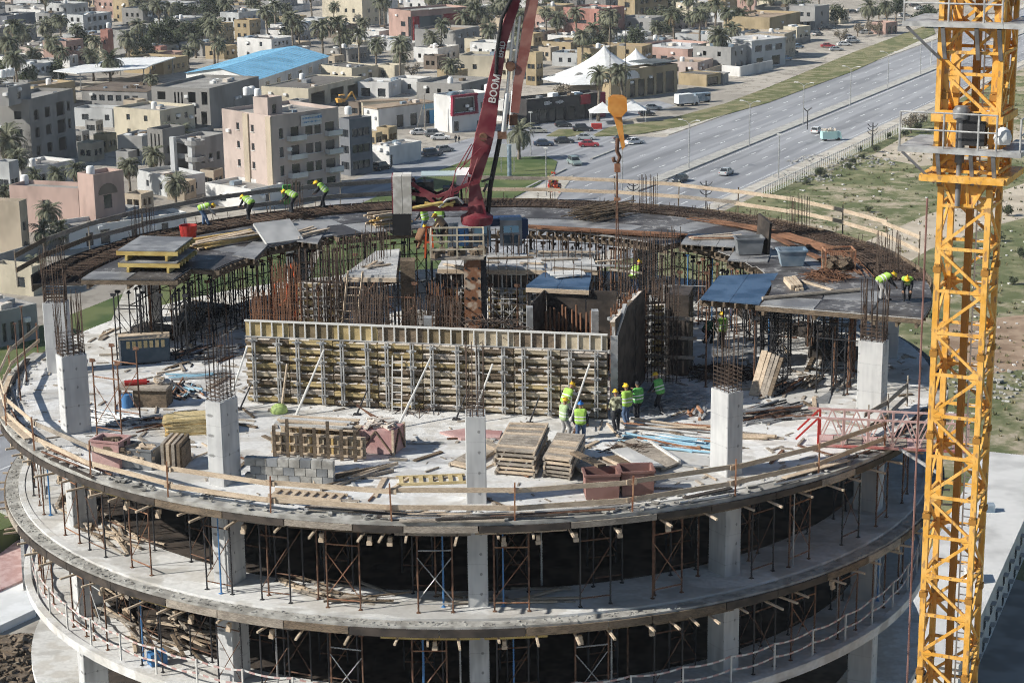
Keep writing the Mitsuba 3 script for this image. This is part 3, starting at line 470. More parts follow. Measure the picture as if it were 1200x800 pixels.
for a, b in zip(pts, pts[1:]): w.bar((a[0], a[1], 1.4), (b[0], b[1], 1.4), .3, 2.8)
put('boundary_wall', w, 's_white', label='white roadside yard wall with dark scrawls by the tall palm', cat='wall')
# houses at the left, nearer
k, N, e1, e2, W1, W2, h = B_('house', 'pink two storey house with small sunlit windows at the left edge', 8.2, (-67.82,245.50,8.2), (-80.69,250.17,8.2), (-65.85,250.93,8.2), 'pinkw', ((.42, 4.3, .53, 5.9), (.78, 4.3, .9, 5.9), (.78, .8, .93, 2.2), (.42, .8, .53, 2.2)), ((.1, .3, .9, 3.4),), 'roof', sills=True)
k, N, e1, e2, W1, W2, h = B_('house', 'taller dark pink wing with an arched window niche', 11, (-64.49,242.70,11.0), (-67.76,245.55,11.0), (-60.21,247.60,11.0), 'pinkw', (), ((.3, 4.8, .58, 7.2),), 'roof')
am = MB(); am.add([(*(N + e1 * (W1 * .44 + 2.1 * math.cos(a)) - e2 * .08), 7.3 + 1.9 * math.sin(a)) for a in an] + [(*(N + e1 * W1 * .44 - e2 * .08), 7.3)], [[9, i, i + 1] for i in range(8)]); put('arch_niche', am, 's_brown', k)
B_('house', 'plain grey beige house at the left edge below the pink house', 9.5, (-73.69,226.68,9.5), (-80.64,228.73,9.5), (-72.98,229.07,9.5), 'beige', (), (1, 2, 1.1, 1.4), 'roof')
B_('house', 'white single storey house with blue doors behind the guard rail at left', 3.6, (-67.32,233.11,3.6), (-72.15,239.44,3.6), (-49.58,246.64,3.6), 'white', (), ((.14, .1, .2, 2.4), (.26, .1, .34, 2.6), (.52, .1, .57, 2.4), (.78, 1.0, .84, 2.2)), 'roof')
B_('house', 'low white house with blue stained wall behind the guard rail', 4, (-40.38,265.95,4.0), (-49.83,274.27,4.0), (-34.98,272.09,4.0), 'white', ((.1, .2, .16, 2.4), (.55, 1.0, .7, 2.2)), (1, 1, 1.2, 1.4), 'roof')
B_('house', 'flat grey roofed house beside the blue stained wall', 4, (-57.16,280.50,4.0), (-65.25,290.40,4.0), (-51.30,285.30,4.0), 'pale', (2, 1, 1.0, 1.2), (2, 1, 1.0, 1.2), 'roof')
B_('house', 'small cream walled house at the left edge in front of the palms', 4.5, (-66.02,198.78,4.5), (-72.70,202.05,4.5), (-64.84,201.19,4.5), 'cream', ((.2, 1.2, .4, 2.8),), (1, 1, 1.0, 1.4), 'white')
B_('house', 'grey arcaded building with a flat roof beside the left lawn', 5, (-66.00,165.99,5.0), (-72.52,172.04,5.0), (-59.77,172.71,5.0), 'grey', (), tuple((u, .6, u + .07, 3.2) for u in (.1, .24, .38, .52, .66, .8)), 'roof', parapet=.3)
w = MB(); a, b = (-77.99,217.18,0.00), (-59.81,255.44,0.00); w.bar((a[0], a[1], 1.0), (b[0], b[1], 1.0), .25, 2.0); put('boundary_wall', w, 's_grey', label='low grey garden wall under the palms at left', cat='wall')
# small houses that fill the rows in between: (x, y, half width px, height, colour, roof)
FILL = [
    ((-100.60,518.13,4.0), (-104.57,520.19,4.0), (-98.52,522.14,4.0),4,'tan','roof'),
    ((-88.76,506.71,4.0), (-93.74,509.23,4.0), (-86.08,512.00,4.0),4,'pink','tile'),
    ((-95.88,525.06,4.0), (-98.75,526.69,4.0), (-94.34,527.77,4.0),4,'pinkd','tile'),
    ((-90.55,573.73,6.0), (-96.67,576.92,6.0), (-87.29,580.02,6.0),6,'pale','roof'),
    ((-81.22,567.58,7.0), (-86.05,570.29,7.0), (-78.58,572.30,7.0),7,'tan','roof'),
    ((-73.95,578.93,7.0), (-79.46,582.05,7.0), (-70.73,584.63,7.0),7,'tan','pinkd'),
    ((-75.96,522.31,4.0), (-82.14,525.43,4.0), (-72.68,528.80,4.0),4,'tan','roof'),
    ((-72.51,628.16,5.0), (-78.40,631.59,5.0), (-68.99,634.21,5.0),5,'cream','tile'),
    ((-61.63,612.57,5.0), (-67.99,616.24,5.0), (-57.86,619.12,5.0),5,'tan','roof'),
    ((-52.88,604.48,5.0), (-57.89,607.56,5.0), (-49.87,609.37,5.0),5,'pale','roofd'),
    ((-42.03,582.59,4.5), (-48.05,586.18,4.5), (-38.27,588.91,4.5),4.5,'brown','roofd'),
    ((-55.78,566.47,4.5), (-60.53,569.30,4.5), (-52.98,571.18,4.5),4.5,'grey','roof'),
    ((-34.61,529.48,4.0), (-39.59,532.51,4.0), (-31.35,534.86,4.0),4,'cream','roof'),
    ((-51.73,516.44,4.0), (-56.12,518.99,4.0), (-49.14,520.88,4.0),4,'white','roof'),
    ((-39.59,490.67,4.0), (-43.77,493.15,4.0), (-37.04,494.96,4.0),4,'beige','roofd'),
    ((-9.38,486.65,4.0), (-13.42,489.28,4.0), (-6.64,490.85,4.0),4,'brown','roofd'),
    ((2.83,514.73,6.0), (-1.35,517.62,6.0), (5.77,518.99,6.0),6,'cream','roof'),
    ((6.47,559.04,6.0), (2.57,561.93,6.0), (9.36,562.94,6.0),6,'beige','tile'),
    ((12.05,459.96,8.0), (8.76,462.36,8.0), (14.55,463.37,8.0),8,'cream','roof'),
    ((18.23,445.26,9.0), (15.51,447.35,9.0), (20.20,447.82,9.0),9,'tan','roof'),
    ((27.40,605.27,5.0), (23.31,608.51,5.0), (30.60,609.30,5.0),5,'pink','tile'),
    ((20.98,548.83,4.0), (16.65,552.00,4.0), (24.21,553.24,4.0),4,'tan','tile'),
    ((24.70,505.92,4.0), (21.18,508.59,4.0), (27.47,509.56,4.0),4,'beige','roof'),
    ((81.10,622.68,7.0), (75.43,627.42,7.0), (86.12,628.68,7.0),7,'cream','roof'),
    ((96.10,647.90,6.0), (90.31,652.91,6.0), (101.37,654.00,6.0),6,'tan','roof'),
    ((108.35,613.18,8.0), (103.50,617.67,8.0), (113.08,618.27,8.0),8,'cream','tile'),
    ((132.10,609.21,5.0), (128.51,612.94,5.0), (135.76,612.72,5.0),5,'cream','roof'),
    ((-82.04,381.04,3.0), (-85.13,382.52,3.0), (-80.47,384.32,3.0),3,'pale','roof'),
    ((-83.59,403.19,3.0), (-87.27,404.92,3.0), (-81.79,407.03,3.0),3,'beige','roof'),
    ((-86.55,363.42,3.5), (-89.10,364.62,3.5), (-85.36,365.95,3.5),3.5,'grey','roof'),
    ((-76.40,368.72,3.0), (-78.62,369.87,3.0), (-75.25,370.93,3.0),3,'cream','roof'),
    ((-80.36,325.70,4.0), (-83.88,327.22,4.0), (-78.67,329.61,4.0),4,'cream','roofd'),
    ((-79.45,337.90,4.0), (-82.66,339.32,4.0), (-77.94,341.32,4.0),4,'tan','roof'),
    ((-69.54,306.63,5.0), (-72.14,307.83,5.0), (-68.22,309.47,5.0),5,'grey','roofd'),
    ((-86.62,347.19,3.5), (-89.09,348.31,3.5), (-85.50,349.65,3.5),3.5,'grey','roof'),
    ((-41.49,390.73,4.0), (-44.55,392.48,4.0), (-39.61,394.02,4.0),4,'grey','roofd'),
    ((-18.10,341.81,4.0), (-20.80,343.43,4.0), (-16.29,344.82,4.0),4,'tan','roof'),
    ((-27.03,385.91,4.0), (-29.16,387.29,4.0), (-25.65,388.03,4.0),4,'brown','roofd'),
    ((-20.76,337.75,3.5), (-22.87,339.10,3.5), (-19.42,339.86,3.5),3.5,'tan','roof'),
    ((8.07,377.43,5.0), (6.05,378.92,5.0), (9.56,379.44,5.0),5,'white','roof'),
    ((-123.07,492.51,4.0), (-127.46,494.49,4.0), (-121.11,496.89,4.0),4,'grey','roof'),
    ((-122.51,466.27,4.0), (-126.19,467.94,4.0), (-120.80,470.02,4.0),4,'beige','roof'),
    ((-75.54,395.21,3.5), (-78.71,396.79,3.5), (-73.87,398.56,3.5),3.5,'cream','roof'),
    ((-49.95,287.69,4.0), (-52.75,289.03,4.0), (-48.47,290.80,4.0),4,'beige','roof'),
    ((-54.33,277.44,3.5), (-57.76,278.99,3.5), (-52.57,281.33,3.5),3.5,'beige','tile'),
    ((-60.41,265.23,3.5), (-63.75,266.68,3.5), (-58.78,268.97,3.5),3.5,'beige','roof'),
    ((-60.34,250.82,3.5), (-63.24,252.08,3.5), (-58.91,254.12,3.5),3.5,'pale','roof'),
    ((-89.75,289.50,6.0), (-92.63,290.63,6.0), (-88.56,292.54,6.0),6,'pale','roof')]
WORD = dict(tan='tan', pink='pink', pinkd='brick pink', pale='pale grey', cream='cream', brown='brown', grey='grey', white='white', beige='beige')
PLACE = {}
for i, (a, b, c, h, col, roof) in enumerate(FILL):
    x, y = a[0], a[1]; near = 'far back' if y > 600 else 'middle' if y > 380 else 'front'
    side = 'left' if x < -90 else 'centre left' if x < -20 else 'centre' if x < 60 else 'right'
    j = PLACE[(near, side, col)] = PLACE.get((near, side, col), 0) + 1
    lb = f"low {WORD[col]} house in the {near} town rows, {side}" + ('' if j == 1 else f", {['', '', 'second', 'third', 'fourth', 'fifth', 'sixth'][j]} from the front")
    B_('house', lb, h, a, b, c, col, (2, 1 if h < 5 else 2, 1.2, 1.3), (2, 1 if h < 5 else 2, 1.2, 1.3), roof, raw=(i % 3 == 0))
for p, z in (((-100.68,336.08,17.00), 17), ((-100.10,337.56,17.00), 17), ((-99.51,339.05,17.00), 17), ((-45.22,308.60,16.00), 15.9), ((-44.31,309.86,16.00), 15.9), ((-42.66,305.61,16.00), 15.9), ((-114.69,542.06,9.00), 8.5), ((-79.04,255.13,7.60), 7.5), ((-65.52,245.75,10.50), 10.4), ((-25.18,315.01,11.00), 10.8),
             ((4.19,373.46,8.00), 7.8), ((-44.05,428.16,5.00), 4.7), ((-140.85,602.41,7.00), 6.4), ((-23.11,594.75,11.00), 10.8), ((-20.85,597.98,11.00), 10.8), ((-151.81,665.97,7.00), 6.4), ((-56.20,502.32,4.00), 3.4)):
    tank(p, z)

# further rows of small houses and yard walls between them, placed on the ground plan
g = random.Random(99); axis = math.atan2(*(np.array((-25.66,291.99,16.50)) - np.array((-36.91,272.76,16.50)))[[1, 0]]); nh = 0; ROADS = lambda x, y: x * .881 - y * .473 > -146 or (y < 372 and x > -40) or y < 330 - .4 * (x + 100) and x > -70 or y < 245
WALLS = ['cream', 'pale', 'pale', 'beige', 'grey', 'grey', 'rose', 'white', 'white', 'raw', 'raw', 'tan', 'pink']; ci = {}
for tries in range(4500):
    y = 260 + 620 * g.random() ** .8; x = g.uniform(-.36 * y + 20, .17 * y + 10); c = arr(x, y); w, d_ = g.uniform(8, 17), g.uniform(8, 15); r = math.hypot(w, d_) / 2
    if ROADS(x + r * .8, y - r * .4) or any(np.linalg.norm(c - f) < fr * .80 + r * .74 for f, fr in zip(FOOT, FRAD)): continue
    if nh >= 230: break
    if y < 440 and (g.random() < .55 or min(np.linalg.norm(c - f) - fr for f, fr in zip(FOOT, FRAD)) < r * .95): continue
    nh += 1; a = axis + g.uniform(-.12, .12); e1 = arr(math.cos(a), math.sin(a)); e2 = arr(-e1[1], e1[0]); N = c - e1 * w / 2 - e2 * d_ / 2; h = g.choice((3.4, 3.6, 4.0, 4.4, 6.8, 7.2, 7.6)) if y > 330 else g.choice((3.4, 4.2)); col = g.choice(WALLS)
    zone = 'left' if x < -.2 * y else 'centre left' if x < -.05 * y else 'centre' if x < .06 * y else 'centre right'
    B_('house', f"{'two storey' if h > 6 else 'low'} {dict(WORD, rose='rosy', raw='raw concrete').get(col, col)} town house in the {'far' if y > 560 else 'middle' if y > 400 else 'near'} rows, {zone}", h, N, N + e2 * d_, N + e1 * w, col, (g.randint(2, 3), 1 if h < 5 else 2, 1.1, 1.3), (g.randint(2, 4), 1 if h < 5 else 2, 1.1, 1.3), g.choice(['roof', 'roof', 'roofd', 'tile']), raw=g.random() < .4, group='small houses in the town rows')
    if g.random() < .35: tank(c + e1 * g.uniform(-2, 2), h - .75, r=.7)
    if g.random() < .6:
        o = g.uniform(2, 5); p0, p1, p2 = N - e2 * o - e1 * 1.0, N - e2 * o + e1 * (w + 3), N + e1 * (w + 3) + e2 * d_; m = MB(); hh_ = g.uniform(1.6, 2.4); m.bar((*p0, hh_ / 2), (*p1, hh_ / 2), .25, hh_).bar((*p1, hh_ / 2), (*p2, hh_ / 2), .25, hh_)
        put('yard_wall', m, 's_' + g.choice(['grey', 'beige', 'white', 'pale', 'raw']), label='low yard wall in front of a small town house', cat='wall', group='yard walls of the small town houses')

# ---------------------------------------------------------------- the round building under construction
tw = thing('building', 'round multi storey concrete building under construction with open floors and timber guard rails', 'building')
RS, RLIP = 21.25, 21.8
for k in range(11):
    z = ZA - H * k
    put('slab', MB().sector(0.02, RS if k != 1 else RS - .02, 0, 360, z - .32, z, 120), 'm_slab', tw, smooth=25, label='top concrete floor slab strewn with tools and timber' if k == 0 else None)
lip = MB().sector(RS, RLIP, -180, 180, ZA - H - .40, ZA - H - .06, 140)
g = random.Random(4)
for i in range(1100):
    a = g.uniform(-110, 90); r = g.uniform(RS + .02, RLIP - .03); q = g.uniform(.02, .07); c = pol(r, a, ZA - H - .06 + q * .2); lip.box(c, (q * 1.6, q, q * .7), g.uniform(0, 3), tilt=g.uniform(-.4, .4))
put('slab_lip', lip, 'm_rough_concrete', tw, label='rough mortar band along the slab rim')
cu = MB().sector(RS - .28, RS + .03, -180, 180, ZA - 2 * H, ZA - 2 * H + .10, 140); put('curb', cu, 'm_slab', tw)
cu = MB().sector(RS - .30, RS - .02, -180, 180, ZA - H, ZA - H + .035, 140); put('curb', cu, 'm_slab', tw)
# columns, with starter bars above the top ones
def colmesh(h):
    w, d, c = .38, .55, .03
    p = [(-w+c,-d),(w-c,-d),(w,-d+c),(w,d-c),(w-c,d),(-w+c,d),(-w,d-c),(-w,-d+c)]
    return P(MB().prism(p, 0, h), 'm_column')
cm_top, cm_low = colmesh(3.36), colmesh(H - .32)
def cage(h, hs, sp=.16, r=.017, wx=.31, wy=.48, nx=4, ny=5, lean=.05, seed=0):
    g = random.Random(seed); m = MB(); pts = [(-wx + 2*wx*i/(nx-1), s*wy) for i in range(nx) for s in (-1, 1)] + [(s*wx, -wy + 2*wy*i/(ny-1)) for i in range(1, ny-1) for s in (-1, 1)]
    for x, y in pts:
        a, b = g.uniform(-lean, lean), g.uniform(-lean, lean); hh = h * g.uniform(.9, 1.0)
        m.tube([(x, y, -.02), (x + a*.3, y + b*.3, hh*.5), (x + a, y + b, hh)], r, 4)
    z = .06
    while z < hs:
        for s in (-1, 1): m.bar((-wx, s*wy, z), (wx, s*wy, z), .022); m.bar((s*wx, -wy, z + .03), (s*wx, wy, z + .03), .022); m.bar((-wx, s*wy*.35, z+.015), (wx, s*wy*.35, z+.015), .02)
        z += sp
    return m
cages = [P(cage(2.75, .95, seed=i), 'm_rebar') for i in range(4)]
for k in range(10):
    for i in range(12):
        az = 30 * i; c = pol(19.45, az, ZA - H * k); M = at(c, math.radians(az))
        if k == 0:
            ck = put('column', cm_top, None, tw, M)
            put('rebar_cage', cages[i % 4], None, ck, at(c + arr(0, 0, 3.36), math.radians(az)), kind='stuff')
        else:
            ck = put('column', cm_low, None, tw, at(pol(19.45, az, ZA - H * k), math.radians(az)))
# concrete core of the lower floors
E1 = unit(arr(5.69 + 9.84, -8.89 + 5.26, 0)); E2 = arr(-E1[1], E1[0], 0); KO = arr(-9.84, -5.26, 0)
def core(u, v, z=0.0): q = KO + E1 * u + E2 * v; return arr(q[0], q[1], z)
m = MB(); CR = math.atan2(E1[1], E1[0])
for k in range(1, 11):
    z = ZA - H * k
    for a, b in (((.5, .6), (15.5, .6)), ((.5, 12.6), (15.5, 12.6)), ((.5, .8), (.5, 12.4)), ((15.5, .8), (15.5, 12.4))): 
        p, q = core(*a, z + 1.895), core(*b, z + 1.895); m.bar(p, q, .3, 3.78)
put('core_wall', m, 'm_plydark', tw)  # core walls coloured near-black to deepen the shade inside the lower storeys
for k in (1, 2, 3): put('floor_sheeting', MB().sector(4.0, 18.4, -180, 180, ZA - H * k + .004, ZA - H * k + .03, 100), 'm_plydark', tw)  # added near-black sheet that stands in for deep shade on the inner floors
# ---------------------------------------------------------------- edge formwork under the two upper slab rims
def wedge_mb():
    m = MB(); m.box((0, -.30, 0), (.09, 1.0, .07)); return m
bearers = [P(MB().box((0, 0, 0), (.085, L, .075)), 'm_wood') for L in (.6, .9, 1.3)]
clampm = P(MB().box((0, 0, 0), (.14, .16, .2)).box((0, -.06, -.16), (.2, .1, .14)), 'm_wood')
for lv, (z, a0, a1) in enumerate(((ZA, -100, 72), (ZA - H, -100, 80))):
    f = thing('edge_formwork', ['timber edge formwork hanging below the rim of the top floor', 'timber edge formwork hanging below the rim of the middle floor'][lv], 'formwork')
    R0 = 21.9 if lv == 0 else RLIP + .02
    a = a0
    while a < a1:
        w = min(g.uniform(4.5, 9), a1 - a)
        put('form_board', MB().sector(R0, R0 + .06, a + .05, a + w - .05, z - .43 - g.uniform(0, .04), z - .20 + (.06 if lv else .0), 6), g.choice(['m_plydark', 'm_plydark', 'm_wood_dark', 'm_wood_grey']), f)
        a += w
    a = a0
    while a < a1:
        w = min(g.uniform(6, 11), a1 - a)
        if g.random() < .86: 
            j = g.uniform(-.12, .1); put('girder', MB().sector(R0 - .5 + j, R0 - .38 + j, a + .1, a + w - .3, z - .70, z - .46, 8), g.choice(['m_h20', 'm_wood_dark', 'm_wood_dark', 'm_wood_grey', 'm_wood']), f)
        a += w
    put('soffit', MB().sector(1.0, R0 - .02, -180, 180, z - .40, z - .33, 120), 'm_plydark', f)  # dark soffit carried in past the rim to darken the storey below
    a = a0
    while a < a1:
        p = pol(R0 - .05 + g.uniform(-.1, .15), a, z - .58 - g.uniform(0, .1)); put('bearer', g.choice(bearers), None, f, at(p, math.radians(a) + g.uniform(-.12, .12)))
        if g.random() < .45: put('wedge', clampm, None, f, at(pol(R0 - .35, a + .6, z - .86), math.radians(a)))
        a += g.uniform(2.0, 5.2)
# walkway mess of pipes and planks along the rim of the top floor
lipA = MB().sector(RS, 21.88, -100, 75, ZA - .2, ZA - .05, 100); put('rim_walkway', lipA, 'm_rough_concrete', tw)
for i in range(58):
    a = g.uniform(-92, 62); L = g.uniform(1.8, 5.2); r = g.uniform(21.0, 21.85); d = math.degrees(L / r) / 2; zz = ZA + g.uniform(.0, .10)
    p, q = pol(r + L * L / 8 / r * .5, a - d, zz), pol(r + L * L / 8 / r * .5 + g.uniform(-.3, .25), a + d, zz)
    kind_ = g.random()
    if kind_ < .45: put('scaffold_pipe', MB().tube([p, q], .045, 6), g.choice(['m_galv', 'm_white_bar', 'm_rust']), label=f'scaffold pipe lying along the rim of the top floor, {bay(a)}', cat='pipe', group=f'rim pipes {bay(a)}')
    else: put('loose_plank', MB().bar(p, q, g.uniform(.12, .3), .05), g.choice(['m_wood_grey', 'm_wood_grey', 'm_wood', 'm_plydark']), label=f'loose plank lying along the rim of the top floor, {bay(a)}', cat='plank', group=f'rim planks {bay(a)}')
m = MB()
for i in range(500):
    a = g.uniform(-95, 60); q = g.uniform(.03, .16); m.box(pol(g.uniform(20.6, 21.8), a, ZA - .0 + q * .2), (q * g.uniform(1, 3), q, q * .4), g.uniform(0, 3))
put('rim_debris', m, 'm_rough_concrete', label='small mortar lumps and offcuts along the rim of the top floor', cat='debris', kind='stuff')
# guard rails
def rail(label, R, z, azs, hs, bh, mats, pm, post=(-.35, 1.35), seed=1, jog=.04, pw=.07):
    g = random.Random(seed); k = thing('guard_rail', label, 'guard rail')
    for a in azs: put('post', MB().bar(pol(R + .06, a, z + post[0]), pol(R + .06 + g.uniform(-.05, .05), a + g.uniform(-.15, .15), z + post[1] * g.uniform(.95, 1.05)), pw, pw * .8), pm, k)
    for h in hs:
        for a, b in zip(azs, azs[1:]):
            e = .5; p, q = pol(R + g.uniform(-.03, .03), a - e, z + h + g.uniform(-jog, jog)), pol(R + g.uniform(-.03, .03), b + e, z + h + g.uniform(-jog, jog))
            put('board', MB().bar(p, q, .035, bh), g.choice(mats), k)
    return k
rail('timber guard rail of two boards along the front rim of the top floor', 21.75, ZA, [-101, -90, -79, -67, -56, -44, -32.5, -20.5, -8.2, 3.6, 15.2, 26.5, 37.5, 49], (.42, 1.08), .19, ['m_wood', 'm_wood', 'm_wood_grey'], 'm_rust_light', seed=3)
rail('pale timber guard rail of two boards round the back of the upper deck', 21.75, ZB, [98, 108, 118, 128, 138, 148, 158, 168, 178], (.50, 1.15), .2, ['m_wood', 'm_wood', 'm_wood_grey'], 'm_wood_dark', seed=5)
rail('weathered timber guard rail of two boards round the rear left of the upper deck', 21.75, ZB, [189, 200, 211, 222, 233, 244, 255, 264], (.45, 1.15), .24, ['m_wood_grey', 'm_wood_grey', 'm_wood_dark'], 'm_wood_grey', seed=6)
def tape_rail(label, azs, z, R=20.95):
    k = thing('safety_rail', label, 'safety rail')
    for a in azs: put('post', MB().box(pol(R, a, z + .58), (.06, .06, 1.16), math.radians(a)), 'm_white_bar', k)
    for h in (.55, 1.1):
        m = MB(); m2 = MB()
        for a, b in zip(azs, azs[1:]):
            n = 8
            for i in range(n):
                t0, t1 = a + (b - a) * i / n, a + (b - a) * (i + 1) / n; sag = lambda t: -.10 * 4 * ((t - a) / (b - a)) * (1 - (t - a) / (b - a))
                (m if i % 2 else m2).bar(pol(R - .05, t0, z + h + sag(t0)), pol(R - .05, t1, z + h + sag(t1)), .025, .075)
        put('red_bands', m, 'm_pink', k, kind='stuff'); put('white_bands', m2, 'm_white_bar', k, kind='stuff')
tape_rail('red and white banded safety rail along the rim of the lowest visible floor', list(range(-98, 82, 6)), ZA - 2 * H + .1)
# shoring frames under the slabs
def frame_parts(w, h, mat, mat2):
    return dict(leg=P(MB().tube([(0, 0, 0), (0, 0, h)], .036, 5).box((0, 0, .01), (.15, .15, .02)), mat), bar=P(MB().tube([(-w/2, 0, 0), (w/2, 0, 0)], .028, 5), mat2), brace=P(MB().tube([(-w/2, .03, 0), (w/2, .03, h * .55)], .018, 4), mat2),
                brace2=P(MB().tube([(-w/2, -.03, h * .55), (w/2, -.03, 0)], .018, 4), mat2), head=P(MB().box((0, 0, 0), (.2, .2, .03)).bar((-.07, 0, 0), (-.07, 0, .12), .02, .15).bar((.07, 0, 0), (.07, 0, .12), .02, .15), mat), w=w, h=h)
FR = [frame_parts(1.3, 3.2, 'm_rust', 'm_rust_light'), frame_parts(1.2, 3.3, 'm_steel_dark', 'm_rust'), frame_parts(1.3, 3.1, 'm_rust', 'm_galv')]
def shoring(p, rz, f, label, group, x2=True):
    k = thing('shoring_frame', label, 'scaffold frame', group); w, h = f['w'], f['h']; c, s = math.cos(rz), math.sin(rz); off = lambda x, z: arr(p[0] + c * x, p[1] + s * x, p[2] + z)
    for x in (-w/2, w/2): put('leg', f['leg'], None, k, at(off(x, 0), rz)); put('head', f['head'], None, k, at(off(x, h), rz))
    put('bar', f['bar'], None, k, at(off(0, h * .80), rz)); put('bar', f['bar'], None, k, at(off(0, .35), rz))
    put('brace', f['brace'], None, k, at(off(0, .5), rz))
    if x2: put('brace', f['brace2'], None, k, at(off(0, .5), rz))
for lv, z in ((1, ZA - H), (2, ZA - 2 * H)):
    for row, R in ((0, 20.55), (1, 18.7), (2, 16.6)):
        n = [20, 17, 14][row]
        for i in range(n):
            a = -102 + i * (176 / n) + g.uniform(-.8, .8) + row * 3
            if row == 0 and abs((a + 15) % 30 - 15) < 2.6: a += 3.2
            if row and abs((a + 15) % 30 - 15) < 3.6 and R > 18: a += 4
            shoring(pol(R, a, z), math.radians(a) + g.uniform(-.1, .1), FR[g.choice([0, 1, 2]) if row < 1 else 1], f"{['rusty', 'rusty', 'dark'][row]} shoring frame, {['rim', 'second', 'inner'][row]} row of the {['middle', 'lowest visible'][lv - 1]} floor, {bay(a)}", f"shoring frames, {['rim', 'second', 'inner'][row]} row of the {['middle', 'lowest visible'][lv - 1]} floor, {bay(a)}", g.random() < .6)
propm = {c: P(MB().tube([(0, 0, 0), (0, 0, 1.9)], .038, 6).tube([(0, 0, 1.9), (0, 0, 3.55)], .028, 6).box((0, 0, .01), (.16, .16, .02)).box((0, 0, 3.56), (.16, .16, .02)), c) for c in ('m_blue', 'm_rust', 'm_galv')}
for i in range(36):
    a = g.uniform(-95, 60); lv = g.choice((1, 2)); c = g.choice(('m_blue', 'm_rust', 'm_galv'))
    put('steel_prop', propm[c], None, None, at(pol(g.uniform(18, 20.7), a, ZA - H * lv), g.uniform(0, 3)), label={'m_blue': 'blue adjustable steel prop under a slab', 'm_rust': 'rusty adjustable steel prop under a slab', 'm_galv': 'grey adjustable steel prop under a slab'}[c], cat='prop', group='adjustable props under the slabs')
# timber offcuts stacked on the lower floors at the left
for lv, z, a0, a1, n in ((1, ZA - H, -70, -48, 34), (2, ZA - 2 * H, -66, -38, 60), (1, ZA - H, -22, 10, 26)):
    for i in range(n):
        a = g.uniform(a0, a1); r = g.uniform(16.5, 19.6) if lv == 2 else g.uniform(18.2, 20.0); L = g.uniform(1.0, 3.2); t = g.uniform(-.5, .5) + math.radians(a)
        c = pol(r, a, z + .04 + g.uniform(0, .5 if lv == 2 else .12)); d = arr(math.cos(t), math.sin(t), g.uniform(-.1, .1)) * L / 2
        put('loose_timber', MB().bar(c - d, c + d, g.uniform(.06, .14), .06), g.choice(['m_wood', 'm_wood_grey', 'm_wood_dark']), label=f"loose timber lying on the {['middle', 'lowest visible'][lv - 1]} floor {bay(a)}", cat='timber', group=f"loose timbers on the {['middle', 'lowest visible'][lv - 1]} floor {bay(a)}")
put('crate', MB().box((*pol(20.1, -40.5, 0)[:2], ZA - 2*H + .28), (.7, .5, .5), .5), 'm_blue', label='bright blue crate on the lowest visible floor by the safety rail', cat='crate')

# ---------------------------------------------------------------- upper deck: formwork tables, ring beam
def deck_poly(label, sectors, z=ZB, edge='m_wood_grey', beams='m_wood_dark', joint=True):
    """deck formwork of plywood panels, each panel an entry; sectors: (az0, az1, r0, r1, columns, rows)"""
    k = thing('deck_formwork', label, 'formwork'); g = random.Random(int(abs(sectors[0][0]) * 10))
    for a0, a1, r0, r1, na, nr_ in sectors:
        for i in range(na):
            for j in range(nr_):
                b0, b1 = a0 + (a1 - a0) * i / na, a0 + (a1 - a0) * (i + 1) / na; q0, q1 = r0 + (r1 - r0) * j / nr_, r0 + (r1 - r0) * (j + 1) / nr_
                e = .06; da = math.degrees(e / q1)
                put('plywood_panel', MB().sector(q0 + e * .5, q1 - e * .5, b0 + da, b1 - da, z - .05 + g.uniform(0, .012), z + g.uniform(0, .012), 2), g.choice(['m_ply', 'm_ply', 'm_ply', 'm_ply_grey']), k)
        put('joint_strip', MB().sector(r0 + .02, r1 - .02, a0, a1, z - .07, z - .052, 24), 'm_ply_pale', k)
        n = int(abs(a1 - a0) * (r0 + r1) / 2 * PI / 180 / .55)
        for i in range(n + 1):
            a = a0 + (a1 - a0) * i / max(n, 1); put('joist', MB().bar(pol(r0 - .18, a, z - .18), pol(r1, a, z - .18), .09, .2), beams, k)
        for r in (r0 + .15, (r0 + r1) / 2, r1 - .3): put('bearer', MB().sector(r - .06, r + .06, a0, a1, z - .50, z - .29, 10), beams, k)
    return k
bs('m_ply_grey', n2((.16, .16, .165), (.30, .30, .30), 1.2), .5)
bs('m_ply_pale', n2((.40, .40, .39), (.58, .57, .55), 1.0), .6)
bs('m_ply_blue', n2((.035, .07, .13), (.07, .12, .20), 1.0), .4)
deck_poly('dark plywood deck formwork at the left of the upper floor on shoring legs', [(-96, -106, 14.2, 18.7, 2, 2), (-106, -122, 12.9, 18.7, 3, 2), (-122, -148, 13.6, 18.7, 5, 2)])
deck_poly('dark plywood deck with pale joints across the back of the upper floor', [(-148, -178, 13.2, 18.7, 5, 2), (-178, -232, 12.4, 18.7, 10, 2)])
deck_poly('dark plywood deck at the right of the upper floor strewn with planks', [(66, 100, 13.8, 18.7, 5, 2), (66, 86, 18.72, 21.0, 4, 1), (100, 128, 13.6, 18.7, 5, 2)])
